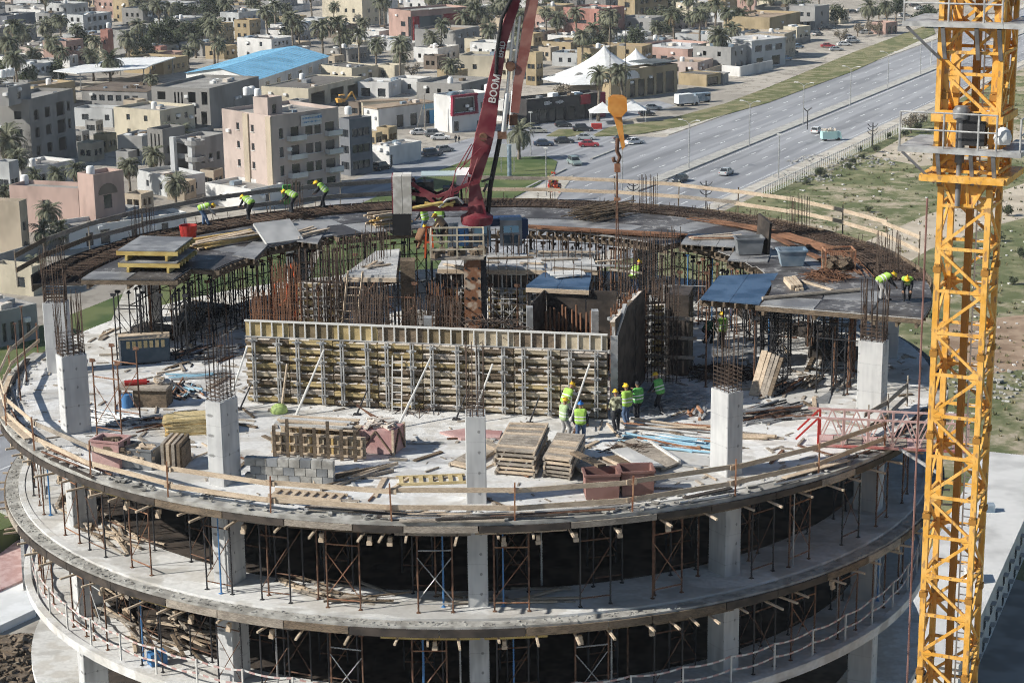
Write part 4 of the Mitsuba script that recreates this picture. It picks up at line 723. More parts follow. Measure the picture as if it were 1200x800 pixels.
def table(label, quad, z, mat='m_ply', beam='m_wood_dark', ncol=4, th=.06, name='formwork_table', posts=0, cat='formwork table', drop=.42):
    """a table of plywood panels on timber beams; quad: four corners in order, front left, back left, back right, front right"""
    a, b, c, d = (np.array([q[0], q[1], z]) for q in quad); k = thing(name, label, cat)
    for i in range(ncol):
        t0, t1 = i / ncol + .004, (i + 1) / ncol - .004; q = [a + (d - a) * t0, b + (c - b) * t0, b + (c - b) * t1, a + (d - a) * t1]
        put('plywood_panel', MB().prism([x[:2] for x in q], z - th, z + .006 * (i % 2)), mat, k)
    n = max(3, int(np.linalg.norm(d - a) / .5))
    for i in range(n + 1): t = .02 + .96 * i / n; p, q = a + (d - a) * t, b + (c - b) * t; u = unit(q - p); put('joist', MB().bar(p - u * .12 - arr(0, 0, th + .11), q + u * .1 - arr(0, 0, th + .11), .09, .2), beam, k)
    for t in (.15, .85): p, q = a + (b - a) * t, d + (c - d) * t; u = unit(q - p); put('bearer', MB().bar(p - u * .1 - arr(0, 0, th + .33), q + u * .1 - arr(0, 0, th + .33), .12, .22), beam, k)
    return k
table('blue grey formwork table top tilted into sunlight right of the core', ((10.13,-4.33,46.00), (11.55,0.30,46.00), (14.42,0.64,46.00), (12.63,-5.50,46.00)), ZB, 'm_ply_blue', ncol=2)
table('grey formwork table on legs behind the blue grey table', ((10.43,6.69,46.00), (11.09,9.22,46.00), (13.73,8.57,46.00), (12.99,5.65,46.00)), ZB + .25, 'm_ply_grey', ncol=3)
table('small grey formwork table carrying the rectangular steel bin', ((12.37,3.48,46.00), (13.16,6.26,46.00), (14.97,6.12,46.00), (14.24,2.94,46.00)), ZB + .05, 'm_ply_grey', ncol=2)
table('narrow formwork table with a light edge beside the rear rebar wall', ((-11.96,6.61,46.00), (-11.29,9.95,46.00), (-10.37,9.44,46.00), (-10.76,5.70,46.00)), ZB + .05, 'm_ply_grey', ncol=2)
table('formwork table with loose laths on it left of the core', ((-9.15,9.99,46.00), (-8.66,13.35,46.00), (-7.69,13.74,46.00), (-7.91,9.24,46.00)), ZB + .05, 'm_ply_grey', ncol=2)
table('upper of two stacked formwork tables with a yellow edge on the left deck', ((-14.25,3.05,46.75), (-17.06,3.47,46.75), (-16.50,6.92,46.75), (-13.83,6.28,46.75)), ZB + 1.05, 'm_ply_pale2' if False else 'm_ply_grey', 'm_h20', 3)
table('lower of two stacked formwork tables with a yellow edge on the left deck', ((-14.16,2.80,46.30), (-16.96,3.21,46.30), (-16.39,6.57,46.30), (-13.72,5.94,46.30)), ZB + .52, 'm_ply_grey', 'm_h20', 3)
dark_frames = FR[1]
FD = frame_parts(1.25, 3.15, 'm_steel_dark', 'm_steel_dark'); FM = frame_parts(1.25, 3.15, 'm_rust', 'm_steel_dark')
g = random.Random(12)
for az0, az1, R0, R1, n, lb in ((-95, -120, 14.0, 17.0, 10, 'left'), (-120, -150, 13.8, 17.0, 13, 'left'), (68, 98, 13.8, 17.3, 13, 'right'), (98, 130, 13.6, 17.0, 12, 'right'), (-150, -178, 13.4, 17, 9, 'rear'), (-178, -230, 12.6, 17.0, 18, 'rear'), (66, 82, 17.6, 19.6, 4, 'right')):
    for i in range(n):
        a = az0 + (az1 - az0) * (i + .5) / n + g.uniform(-1, 1)
        for R in (R0 + .35, R1 - .4) if n > 4 else (R0,):
            shoring(pol(R, a, ZA), math.radians(a) + g.choice((0, PI / 2)) + g.uniform(-.1, .1), g.choice((FD, FD, FM)), f'dark shoring frame under the {lb} upper deck, {["outer", "inner"][R < R0 + 1]} row' + ('' if lb == 'rear' else f', {["nearer", "farther"][i * 2 >= n]} half'), f'shoring frames under the {lb} upper deck, {["outer", "inner"][R < R0 + 1]} row' + ('' if lb == 'rear' else f', {["nearer", "farther"][i * 2 >= n]} half'), g.random() < .8)
for q in ((835,345), (858,338), (885,350), (870,326)):
    p = W_ = None
for p in ((10.39,-4.68,46.00), (11.70,-0.44,46.00), (12.54,-4.84,46.00), (13.91,-0.06,46.00), (10.85,7.08,46.00), (12.14,7.40,46.00), (12.99,6.28,46.00), (12.83,3.84,46.00), (14.11,3.74,46.00), (-11.54,6.99,46.00), (-10.76,6.51,46.00), (-8.28,10.14,46.00)):
    put('steel_prop', propm[g.choice(('m_blue', 'm_rust', 'm_rust'))], None, None, at((p[0], p[1], ZA), g.uniform(0, 3)), label='adjustable steel prop under one of the small formwork tables of the upper floor', cat='prop', group='props under the small formwork tables')
# ring beam: plywood bed, rebar, outer form boards
k = thing('ring_beam', 'broad curved band of rusty reinforcing bars round the back of the upper floor', 'rebar')
put('form_bed', MB().sector(18.75, 21.2, 86, 263, ZB - .42, ZB - .36, 90), 'm_plydark', k)
for i in range(22):
    a0, a1 = 86 + i * 177 / 22, 86 + (i + 1) * 177 / 22
    put('form_board', MB().sector(21.22, 21.28, a0 + .06, a1 - .06, ZB - .75, ZB + .06 + g.uniform(-.03, .03), 4), g.choice(['m_plydark', 'm_wood_dark']), k)
m = MB()
for R, z in ((19.2, -.25), (19.8, -.25), (20.4, -.25), (20.8, -.25), (19.0, .03), (19.15, .04), (19.35, .05), (19.55, .05), (19.8, .04), (20.3, .04), (20.6, .03), (20.85, .02)):
    m.tube([pol(R + g.uniform(-.05, .05), a, ZB + z + g.uniform(-.02, .02)) for a in np.linspace(86.5, 262.5, 60)], .03, 4)
put('ring_bars', m, 'm_rebar', k, kind='stuff')
for part in range(2):
    m = MB(); a = 86.8 + part * .22
    while a < 262.5:
        d = g.uniform(-.25, .25); r0, r1 = (18.95, 20.0) if part else (19.7, 20.95); z1 = .06 + g.uniform(-.04, .05)
        m.tube([pol(r0, a, ZB - .3), pol(r0 + .02, a + d * .3, ZB + z1), pol(r1, a + d, ZB + z1), pol(r1, a + d, ZB - .3)], .022, 3, cap=False)
        if g.random() < .12: m.tube([pol(r1, a, ZB), pol(r1 + .05, a, ZB + .45)], .02, 3)
        a += g.uniform(.36, .50)
    put('stirrups', m, 'm_rebar', k, kind='stuff')
m = MB()
for i in range(60):
    a = g.uniform(98, 128); R = 18.1 + g.uniform(-.4, .4); L = g.uniform(5, 9); d = math.degrees(L / R) / 2
    m.tube([pol(R + .2, a - d, ZB + .06 + g.uniform(0, .12)), pol(R + L*L/8/R, a, ZB + .06 + g.uniform(0, .12)), pol(R + .2, a + d, ZB + .06 + g.uniform(0, .12))], .025, 4)
put('rebar_bundle', m, 'm_rebar_orange', label='long rust orange bars lying along the inner edge of the ring at right', cat='rebar', kind='stuff')
m = MB()
for i in range(46):
    t = i / 45; p, q = arr(*(2.36,12.44,46.00)), arr(*(13.67,8.14,46.00)); o = arr(0, g.uniform(-.45, .45), .05 + g.uniform(0, .16)); a = g.uniform(0, .4)
    m.tube([p + (q - p) * a + o, p + (q - p) * min(1, a + g.uniform(.4, .65)) + o], .028, 4)
put('rebar_bundle', m, 'm_rebar_orange', label='long straight rusty bars lying across the rear deck', cat='rebar', kind='stuff')
m = MB(); c = arr(*(6.93,14.67,46.00))
for i in range(60): d = arr(math.cos(.5 + g.uniform(-.3, .3)), math.sin(.5 + g.uniform(-.3, .3)), 0) * g.uniform(.8, 1.5); o = arr(g.uniform(-.9, .9), g.uniform(-.9, .9), g.uniform(0, .7)); m.tube([c + o - d, c + o + d + arr(0, 0, g.uniform(-.2, .3))], .03, 4)
put('rebar_heap', m, 'm_wood_dark', label='dark heap of cut bars lying on the rear deck in front of the ring', cat='rebar', kind='stuff')
def tangle(c, r, hgt, n, mat, label, seed, L=(.6, 1.6), rad=.02, cat='rebar', ns=4):
    g = random.Random(seed); m = MB()
    for i in range(n):
        a = g.uniform(0, 6.28); d = r * math.sqrt(g.random()); t = g.uniform(0, 6.28); l = g.uniform(*L) / 2
        p = arr(c[0] + d * math.cos(a), c[1] + d * math.sin(a), c[2] + .04 + hgt * (1 - d / r) * g.random()); u = arr(math.cos(t), math.sin(t), g.uniform(-.25, .25)) * l
        m.tube([p - u, p + arr(0, 0, .06), p + u], rad, ns)
    return put('rebar_heap', m, mat, label=label, cat=cat, kind='stuff')
tangle((16.45,-0.62,46.00), 1.0, .5, 130, 'm_rebar_orange', 'rust orange tangle of tie wire on the right deck below the wire cage', 31, (.5, 1.2), .016)
tangle((-9.35,16.30,46.00), .9, .6, 70, 'm_rebar', 'heap of bent stirrups on the ring by the rear left column bars', 32, (.5, 1.0))
# things lying on the upper deck
put('bucket', MB().lathe([(0, .02), (.36, .02), (.47, .9), (.43, .9), (.33, .08), (0, .08)], (-14.62,10.22,46.00), 16), 'm_red', smooth=40, label='large red plastic tub on the left deck beside the plank pile', cat='tub')
def pile(name, c, n, L, W, th, ang, spread, mats, label, group=None, cat='plank', layers=4, seed=1, tilt=0.0, each=True, jit=.06, h0=.0):
    g = random.Random(seed)
    d, nrm_ = arr(math.cos(ang), math.sin(ang), tilt), arr(-math.sin(ang), math.cos(ang), 0)
    for i in range(n):
        lay, col = i // max(1, n // layers), i % max(1, n // layers); a = g.uniform(-jit, jit); l = L * g.uniform(.8, 1.05) / 2
        dd = arr(math.cos(ang + a), math.sin(ang + a), tilt + g.uniform(-.01, .01)); p = arr(*c) + nrm_ * ((col + .5) / max(1, n // layers) - .5) * spread + arr(0, 0, h0 + th * (lay + .5) + .01) + d * g.uniform(-.15, .15) * L * .4
        put(name, MB().bar(p - dd * l, p + dd * l, W, th * .92), g.choice(mats), label=label, cat=cat, group=group)
pile('plank', (-12.77,9.85,46.00), 20, 4.2, .24, .07, .75, 1.5, ['m_wood', 'm_wood', 'm_wood_yellow', 'm_wood_grey'], 'plank in the loose pile of pale boards on the left deck behind the red tub', 'planks piled on the left deck', layers=5, seed=4, jit=.16)
pile('plank', (-11.28,11.50,46.00), 8, 2.6, .2, .06, .3, 1.2, ['m_wood', 'm_wood_grey', 'm_ply_pale'], 'short pale board scattered at the right end of the left plank pile', 'boards scattered on the left deck', layers=2, seed=5, jit=.5)
put('propped_formwork', MB().box((*(-10.01,10.28,46.00)[:2], ZB + .45), (2.1, 1.7, .14), .55, tilt=.5), 'm_ply_pale', label='pale formwork panel tilted up at the end of the left plank pile', cat='panel')
pile('plank', (-8.70,11.52,46.00), 9, 2.4, .13, .05, .85, 1.4, ['m_wood', 'm_wood_grey'], 'lath on the formwork table left of the core', 'laths on the left formwork table', layers=2, seed=6, jit=.3, h0=.1)
pile('plank', (14.66,-2.10,46.00), 6, 2.2, .16, .12, 1.60, .62, ['m_wood', 'm_wood_yellow', 'm_wood'], 'short pale yellow timber in the neat bundle on the right deck', 'timbers bundled on the right deck', layers=2, seed=7, jit=.02)
a, b = arr(*(12.84,-4.86,46.00)), arr(*(17.44,-3.52,46.00)); put('pole', MB().tube([a + arr(0, 0, .1), b + arr(0, 0, .1)], .09, 8), 'm_wood_grey', label='long grey timber pole lying across the right deck', cat='pole')
a, b = arr(*(15.15,-1.25,46.00)), arr(*(16.25,-3.26,46.00)); put('plank', MB().bar(a + arr(0, 0, .05), b + arr(0, 0, .05), .2, .06), 'm_wood', label='pale plank lying slantwise on the right deck by the wire tangle', cat='plank')
a, b = arr(*(15.24,9.32,46.00)), arr(*(16.98,2.53,46.00)); put('plank', MB().bar(a + arr(0, 0, .12), b + arr(0, 0, .12), .35, .08), 'm_rebar_orange', label='rust coloured beam lying from the ring to the wire cage', cat='beam')
pile('plank', (12.32,7.81,46.00), 7, 2.6, .22, .05, .15, 1.0, ['m_wood', 'm_rust_light', 'm_wood_grey'], 'board lying on the grey formwork table behind the blue grey one', 'boards on the rear formwork table', layers=2, seed=8, jit=.2, h0=.27)
def bin_(label, c, sx, sy, h, rz, mat, flare=.1, cat='bin', inside=None, base=0.0, wall=.05):
    """an open steel bin whose walls lean out"""
    k = thing('bin', label, cat); cc, ss = math.cos(rz), math.sin(rz)
    def ring(f, z, o=0.0): return [(c[0] + cc * x - ss * y, c[1] + ss * x + cc * y, c[2] + base + z) for x, y in ((-sx/2*f+o, -sy/2*f+o), (sx/2*f-o, -sy/2*f+o), (sx/2*f-o, sy/2*f-o), (-sx/2*f+o, sy/2*f-o))]
    m = MB(); lo, hi, hin, lin = ring(1 - flare, .03), ring(1, h), ring(1, h, wall), ring(1 - flare, .1, wall)
    v = lo + hi + hin + lin; f = [[0, 2, 1], [0, 3, 2], [12, 13, 14], [12, 14, 15]]
    for i in range(4): j = (i + 1) % 4; f += [[i, j, 4+j], [i, 4+j, 4+i], [4+i, 4+j, 8+j], [4+i, 8+j, 8+i], [8+i, 8+j, 12+j], [8+i, 12+j, 12+i]]
    m.add(v, f); put('shell', m, mat, k)
    m = MB(); r = ring(1.02, h - .03)
    for i in range(4): m.bar(r[i], r[(i + 1) % 4], .07, .08)
    put('rim', m, mat, k)
    if inside:
        gg = random.Random(int(c[0] * 100)); m = MB()
        for i in range(26):
            x, y = gg.uniform(-.4, .4) * sx, gg.uniform(-.4, .4) * sy; q = gg.uniform(.1, .4)
            m.box((c[0] + cc*x - ss*y, c[1] + ss*x + cc*y, c[2] + base + h * gg.uniform(.55, .95)), (q * gg.uniform(1, 3), q*.5, q*.4), gg.uniform(0, 3), tilt=gg.uniform(-.5, .5))
        put('contents', m, inside, k, kind='stuff')
    return k
bs('m_bin_grey', n2((.20, .21, .22), (.34, .35, .36), 1.5), .5, .3); bs('m_bin_blue', n2((.16, .23, .30), (.34, .40, .45), 1.5), .5, .2); bs('m_bin_brown', n2((.17, .085, .07), (.27, .15, .13), 1.5), .6); bs('m_bin_pink', n2((.38, .21, .20), (.50, .33, .31), 1.5), .7)
bin_('grey rectangular steel bin on the small table at the rear right', (13.59,4.79,46.00), 1.35, .9, .85, .05, 'm_bin_grey', .16, base=.07)
bin_('pale blue steel skip on the right deck beside the wire cage', (15.29,2.28,46.00), 1.35, .9, .8, .0, 'm_bin_blue', .25)
put('propped_formwork', MB().box((*(14.36,5.13,46.00)[:2], ZB + .85), (.12, 1.5, 1.9), .25, tilt=.15), 'm_plydark', label='dark panel propped upright behind the grey rectangular bin', cat='panel')
k = thing('wire_cage', 'rusty wire cage box half full of scrap on the right deck', 'cage'); c = arr(*(17.34,1.16,46.00)); m = MB()
for x in (-.7, .7):
    for y in (-.5, .5): m.bar(c + (x, y, 0), c + (x, y, 1.0), .06)
for z in (.05, 1.0):
    for s in (-.5, .5): m.bar(c + (-.7, s, z), c + (.7, s, z), .06)
    for s in (-.7, .7): m.bar(c + (s, -.5, z), c + (s, .5, z), .06)
put('frame', m, 'm_rust_light', k); m = MB()
for i in range(1, 14): t = -.7 + i * .1; m.bar(c + (t, -.5, .05), c + (t, -.5, 1), .012); m.bar(c + (t, .5, .05), c + (t, .5, 1), .012)
for i in range(1, 10): t = -.5 + i * .1; m.bar(c + (-.7, t, .05), c + (-.7, t, 1), .012); m.bar(c + (.7, t, .05), c + (.7, t, 1), .012)
put('mesh', m, 'm_rust', k, kind='stuff'); m = MB()
for i in range(50): q = g.uniform(.1, .35); m.box(c + (g.uniform(-.5, .5), g.uniform(-.35, .35), g.uniform(.1, .5)), (q * 2, q, q * .5), g.uniform(0, 3), tilt=g.uniform(-1, 1))
put('scrap', m, 'm_wood_dark', k, kind='stuff')
# starter bars of the columns that pass through the ring are on the columns; extra tall bars at the rim ends
tall = P(cage(2.3, .5, nx=3, ny=3, seed=9, lean=.14), 'm_rebar')
for az, lb in ((60, 'right'), (-90, 'left'), (-60, 'left front')):
    c = pol(19.45, az, ZA + 3.36); put('rebar_bundle', tall, None, None, at(c + arr(0, 0, .05), math.radians(az) + .1), label=f'extra rusty starter bars tied above the {lb} column of the top floor', cat='rebar', kind='stuff')
# ---------------------------------------------------------------- the core: wall formwork, rebar walls, platforms
def form_wall(label, p, q, h, flip=1, units=8, gm=('m_h20',), sheet_m='m_ply_yellow', frame=True, ng=8, z=ZA, thin=False, clampn=4):
    """upright wall formwork from p to q; its ribs point to the side given by flip"""
    k = thing('wall_formwork', label, 'formwork'); p, q = arr(*p[:2], z), arr(*q[:2], z); t = unit(q - p); n_ = arr(t[1], -t[0], 0) * flip; W = np.linalg.norm(q - p); g = random.Random(int(W * 77))
    pt = lambda u, v, d=0.0: p + t * u + n_ * d + arr(0, 0, v)
    uw = W / units
    for i in range(units):
        u0, u1 = i * uw, (i + 1) * uw; dd = g.uniform(0, .03)
        put('sheet', MB().bar(pt(u0 + .01, h * .5, dd), pt(u1 - .01, h * .5, dd), .04, h), gm[1] if len(gm) > 1 and i >= units / 2 and False else sheet_m, k)
        hb = h - (.80 if frame else .1)
        for j in range(ng):
            v = .18 + (hb - .3) * j / (ng - 1) + g.uniform(-.02, .02); mt = (gm[0] if i < units * .5 else gm[-1]) if len(gm) < 2 or g.random() < .55 else g.choice(['m_form_tan', 'm_wood_grey', 'm_wood_dark', 'm_form_yellow'])
            gd = put('girder', MB().bar(pt(u0 + .02, v, .12 + dd), pt(u1 - .02, v, .12 + dd), .18, .16).bar(pt(u0 + .02, v + .095, .13 + dd), pt(u1 - .02, v + .095, .13 + dd), .22, .035), mt, k)
            m = MB(); u = u0 + .05
            while u < u1 - .2:
                l = min(g.uniform(.2, .7), u1 - u - .03)
                if g.random() < .78: m.bar(pt(u, v + .118, .15 + dd), pt(u + l, v + .118, .15 + dd), .20, .025)
                u += l + g.uniform(.02, .15)
            if m.v: put('dust', m, 'm_dust', gd, kind='stuff')
        for s in (.22, .78) if not thin else (.5,):
            for e in (-.055, .055): put('waler', MB().bar(pt(u0 + uw * s + e, .1, .31), pt(u0 + uw * s + e, hb + .05, .31), .055, .12, up=n_), 'm_galv', k)
            m = MB()
            for j in range(clampn):
                v = .35 + (hb - .5) * (j + g.uniform(-.2, .2)) / (clampn - 1); m.bar(pt(u0 + uw * s - .22, v, .40), pt(u0 + uw * s + .22, v, .40), .07, .06); m.tube([pt(u0 + uw * s, v, .36), pt(u0 + uw * s, v, .60)], .035, 5); m.box(pt(u0 + uw * s, v, .5), (.13, .13, .13), g.uniform(0, 1))
            put('clamp', m, 'm_galv', k, kind='stuff')
        if frame:
            put('top_rail', MB().bar(pt(u0, h - .03, .1), pt(u1, h - .03, .1), .12, .07), 'm_white_bar', k); put('lower_rail', MB().bar(pt(u0, h - .74, .1), pt(u1, h - .74, .1), .10, .05), 'm_galv', k)
            nr_ = max(2, int(uw / .42))
            for j in range(nr_): u = u0 + (j + .5) * uw / nr_; put('stud', MB().bar(pt(u, h - .72, .1), pt(u, h - .06, .1), .055, .10, up=n_), 'm_white_bar', k)
    return k, pt, W
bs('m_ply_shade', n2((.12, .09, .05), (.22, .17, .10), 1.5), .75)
bs('m_dust', n2((.54, .47, .40), (.68, .62, .55), 3.0), .95)
bs('m_form_tan', n2((.36, .30, .21), (.48, .41, .30), 2.0), .7); bs('m_form_yellow', n2((.29, .22, .10), (.50, .39, .20), 1.1), .7)
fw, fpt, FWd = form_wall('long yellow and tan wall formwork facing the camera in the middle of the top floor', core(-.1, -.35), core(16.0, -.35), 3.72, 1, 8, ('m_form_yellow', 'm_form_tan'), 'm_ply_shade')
# sheets on the upper band
for i in range(8):
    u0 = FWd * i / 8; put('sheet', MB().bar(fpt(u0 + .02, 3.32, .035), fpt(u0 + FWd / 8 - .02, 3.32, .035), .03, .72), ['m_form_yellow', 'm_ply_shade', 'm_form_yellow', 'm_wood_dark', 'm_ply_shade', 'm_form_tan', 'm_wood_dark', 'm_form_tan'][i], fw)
def prop_to_wall(u, v, d0, du=0.0, mat='m_white_bar', r=.055, label=None):
    a, b = fpt(u, v, .45), fpt(u + du, .03, d0); m = MB().tube([a, a + (b - a) * .55], r * .8, 7).tube([a + (b - a) * .55, b], r, 7); m.box(b, (.3, .25, .05), CR)
    put('push_pull_prop', m, mat, label=label, cat='prop', smooth=50)
for u, v, d, du, lb in ((.2, 2.6, 1.9, -.6, 'first from its left end'), (3.7, 2.6, 1.9, -.9, 'second from its left end'), (8.5, 2.5, 2.9, -.9, 'left of the front column bars'), (11.2, 2.3, 1.7, -.7, 'in its right half'), (15.4, 2.5, 2.0, -.7, 'at its right end beside the workers')):
    prop_to_wall(u, v, d, du, label='pale slanting prop bracing the long wall formwork, ' + lb)
for u, lb in ((.3, 'at its left end'), (5.6, 'left of the thin ladder'), (10.0, 'left of its middle'), (13.2, 'near the workers')): prop_to_wall(u, .9, 1.3, -.25, 'm_steel_dark', .04, label='short dark kicker brace under the long wall formwork, ' + lb)
prop_to_wall(2.0, 1.9, 1.0, -.15, 'm_wood', .06, 'pale wooden post leaning on the left part of the long wall formwork')
def ladder(label, a, b, side, w=.45, mat='m_white_bar', step=.3, r=.03):
    k = thing('ladder', label, 'ladder'); a, b, s = arr(*a), arr(*b), unit(side) * w / 2
    for e in (-1, 1): put('rail', MB().bar(a + s * e, b + s * e, r * 1.6, r * 2), mat, k)
    n = int(np.linalg.norm(b - a) / step)
    for i in range(1, n): p = a + (b - a) * i / n; put('rung', MB().tube([p - s, p + s], r * .8, 5), mat, k)
ladder('thin white ladder leaning on the long wall formwork left of the front column', fpt(7.05, .02, 1.0), fpt(7.0, 2.5, .5), E1, .42)
ladder('tall timber ladder rising from the core to the plywood platform', (-6.02,2.11,43.00), (-5.51,0.73,46.40), E1, .72, 'm_wood', .42, .05)
put('plastic_dome', MB().lathe([(.36, 0), (.38, .1), (.33, .26), (.2, .36), (0, .4)], (-8.50,-7.48,42.00), 14), 'm_lime', smooth=60, label='pale lime upturned plastic tub at the foot of the long wall formwork', cat='tub')
# the shaded return wall and other forms of the core
form_wall('dark shaded return wall formwork at the right end of the long wall', core(16.3, -.2), core(16.7, 5.9), 4.3, -1, 3, ('m_wood_dark',), 'm_plydark', False, 6, thin=True)
put('form_edge', MB().bar(core(16.25, -.25, ZA + .05), core(16.25, -.25, ZA + 3.6), .16, .3).bar(core(16.25, -.3, ZA + 3.4), core(16.45, 1.6, ZA + 4.5), .14, .2), 'm_galv', label='pale steel edge beam standing where the long wall meets the shaded wall', cat='beam')
form_wall('yellow wall formwork with a white top frame left of the rusty column', (-1.81,4.01,45.70), (-0.23,3.70,45.70), 3.6, 1, 1, ('m_form_yellow',), 'm_plydark', clampn=6)
form_wall('yellow wall formwork with a white top frame right of the rusty column', (0.76,3.62,45.70), (2.58,3.29,45.70), 3.6, 1, 2, ('m_form_yellow',), 'm_plydark', clampn=6)
form_wall('column formwork with many clamps under the timber ladder', (-8.41,3.51,45.50), (-6.24,2.97,45.50), 3.4, 1, 2, ('m_form_yellow',), 'm_plydark', False, 8, clampn=7)
form_wall('column formwork packed with clamps right of the shaded wall', (7.78,-1.09,45.20), (9.19,-0.85,45.20), 3.1, 1, 1, ('m_form_yellow',), 'm_plydark', False, 9, clampn=8)
form_wall('small yellow column form at the rear right of the core', (8.99,2.91,46.60), (9.89,2.84,46.60), 3.0, 1, 1, ('m_form_tan',), 'm_plydark', True, 6, clampn=6)
form_wall('clamped column form behind the worker at the right of the core', (7.22,-0.64,46.00), (8.52,-0.38,46.00), 3.4, 1, 1, ('m_wood_dark',), 'm_plydark', False, 8, clampn=8)
put('propped_formwork', MB().box((*(9.53,-1.72,45.60)[:2], ZA + 1.9), (1.0, 1.9, 3.8), CR), 'm_plydark', label='tall dark boxed column form at the right edge of the core', cat='formwork')
for z, px in ((44.9, 0), (44.0, .1), (43.1, 0)):
    a = arr(*(7.94,-2.46,45.20)[:2], z) - arr(.2, .7, 0); put('waler_beam', MB().bar(a, a + E1 * (2.3 + px), .1, .14), 'm_wood_grey', label='waler sticking out of the clamped column form, ' + {44.9: 'top one', 44.0: 'middle one', 43.1: 'lowest one'}[z], cat='beam')
def rebar_wall(label, p, q, z0, z1, sp=.14, layers=2, mat='m_rebar', hs=.3, r=.018, gap=.3, seed=2, hz=None, ragged=.25):
    k = thing('rebar_wall', label, 'rebar'); g = random.Random(seed); p, q = arr(*p[:2], 0), arr(*q[:2], 0); W = np.linalg.norm(q - p); t = unit(q - p); n_ = arr(-t[1], t[0], 0); m, m2 = MB(), MB()
    for l in range(layers):
        o = n_ * gap * l; u = 0
        while u < W:
            b = p + t * u + o; j = g.uniform(-.06, .06); m.tube([b + arr(0, 0, z0), b + t * j + arr(0, 0, z1 + g.uniform(-ragged, ragged))], r, 4); u += sp * g.uniform(.8, 1.2)
        z = z0 + .1
        while z < (hz or z1 - .5): m2.bar(p + o + arr(0, 0, z) - t * .1, q + o + arr(0, 0, z) + t * .1, .02); z += hs
    put('vertical_bars', m, mat, k, kind='stuff')
    if m2.v: put('horizontal_bars', m2, mat, k, kind='stuff')
rebar_wall('rust orange wall of bars behind the left end of the long formwork', (-9.30,-0.17,46.50), (-8.06,-0.26,46.50), ZA, ZA + 4.9, .10, 3, 'm_rebar_orange', seed=3)
rebar_wall('rust brown bars left of the orange hoses', (-10.41,0.19,45.50), (-9.41,0.12,45.50), ZA, ZA + 3.5, .12, 3, 'm_rebar_orange', seed=31)
rebar_wall('dark wall of bars under the plywood platform', core(3.2, 4.6), core(5.0, 4.6), ZA, ZA + 3.9, .10, 3, 'm_rebar', seed=4)
rebar_wall('dense brown wall of bars behind the long formwork left of the rusty column', core(5.3, 6.4), core(8.0, 6.4), ZA, ZA + 3.2, .11, 3, 'm_rebar', seed=5)
rebar_wall('rust orange wall of bars along the right side of the core box', core(15.6, 2.8), core(16.0, 7.2), ZA, ZA + 3.9, .09, 3, 'm_rebar_orange', seed=6, gap=-.3)
rebar_wall('thick rusty bars standing inside the dark core box', core(12.2, 5.6), core(14.6, 5.6), ZA, ZA + 3.3, .21, 1, 'm_rebar_orange', r=.05, seed=7, hs=9)
rebar_wall('row of thin tall bars rising above the left side of the core', core(1.6, 6.2), core(3.2, 12.2), ZA, ZB + 1.7, .30, 2, 'm_rebar', seed=8, hs=.6, hz=ZA + 2.5)
rebar_wall('row of thin tall bars rising along the rear wall of the core', core(5.5, 13.2), core(16.2, 13.0), ZA, ZB + 1.2, .40, 2, 'm_rebar', seed=9, hs=.5, hz=ZA + 3.0)
rebar_wall('tall thin bars rising in front of the white platform strip', core(6.8, 8.8), core(16.2, 8.9), ZA + 2.5, ZB + 1.0, .45, 1, 'm_rebar', seed=10, hs=9, r=.015)
rebar_wall('tall bars crowded at the rear right corner of the core', core(15.4, 8.0), core(17.6, 11.5), ZA, ZB + 1.9, .22, 2, 'm_rebar', seed=12, hs=.5)
rebar_wall('tall rusty bars beside the clamped column form at the right', core(16.9, 5.4), core(18.3, 5.6), ZA, ZB + .9, .16, 2, 'm_rebar', seed=13, hs=.4)
def platform(label, quad, z, mat, th=.12, ncol=4):
    a, b, c, d = (np.array(q[:2], float) for q in quad); k = thing('platform', label, 'platform')
    for i in range(ncol):
        t0, t1 = i / ncol + .004, (i + 1) / ncol - .004; put('board', MB().prism([a + (d - a) * t0, b + (c - b) * t0, b + (c - b) * t1, a + (d - a) * t1], z - th, z + .008 * (i % 3)), mat, k)
    put('edge_beam', MB().bar((*a, z - th - .1), (*d, z - th - .1), .14, .2), 'm_wood', k); put('edge_beam', MB().bar((*d, z - th - .1), (*c, z - th - .1), .14, .2), 'm_wood_dark', k)
    for q in (a, b, c, d): o = (a + c) / 2; q2 = o + (q - o) * .9; put('post', MB().bar((*q2, ZA), (*q2, z - th - .2), .1), 'm_steel_dark', k)
platform('pale plywood platform above the dark bars left of the core', ((-6.15,1.84,46.00), (-4.85,7.29,46.00), (-3.66,7.61,46.00), (-3.62,1.46,46.00)), ZB, 'm_ply_pale', ncol=3)
platform('long pale plywood platform strip across the core behind the rusty column', ((-1.71,3.41,46.00), (-1.33,6.80,46.00), (5.95,5.60,46.00), (5.99,2.42,46.00)), ZB - .02, 'm_ply_pale', ncol=7)
platform('blue plywood lid on the dark box in the core', ((2.46,-0.82,46.00), (3.35,1.87,46.00), (5.70,1.69,46.00), (5.34,-1.57,46.00)), ZB - .05, 'm_ply_blue', ncol=2)
m = MB()
for q, s in (((655,322), 1.5), ((678,321), 1.2)): pass
pile('plank', (4.45,1.03,46.00), 5, 1.6, .5, .04, .2, 1.3, ['m_ply_pale', 'm_white_bar'], 'pale sheet lying on the blue plywood lid in the core', 'pale sheets on the blue lid', cat='sheet', layers=2, seed=15, jit=.2)
pile('plank', (-4.69,3.64,46.00), 6, 1.5, .16, .05, .9, .8, ['m_wood', 'm_wood_grey'], 'short board lying on the pale plywood platform left of the core', 'boards on the left platform', layers=2, seed=16, jit=.4)
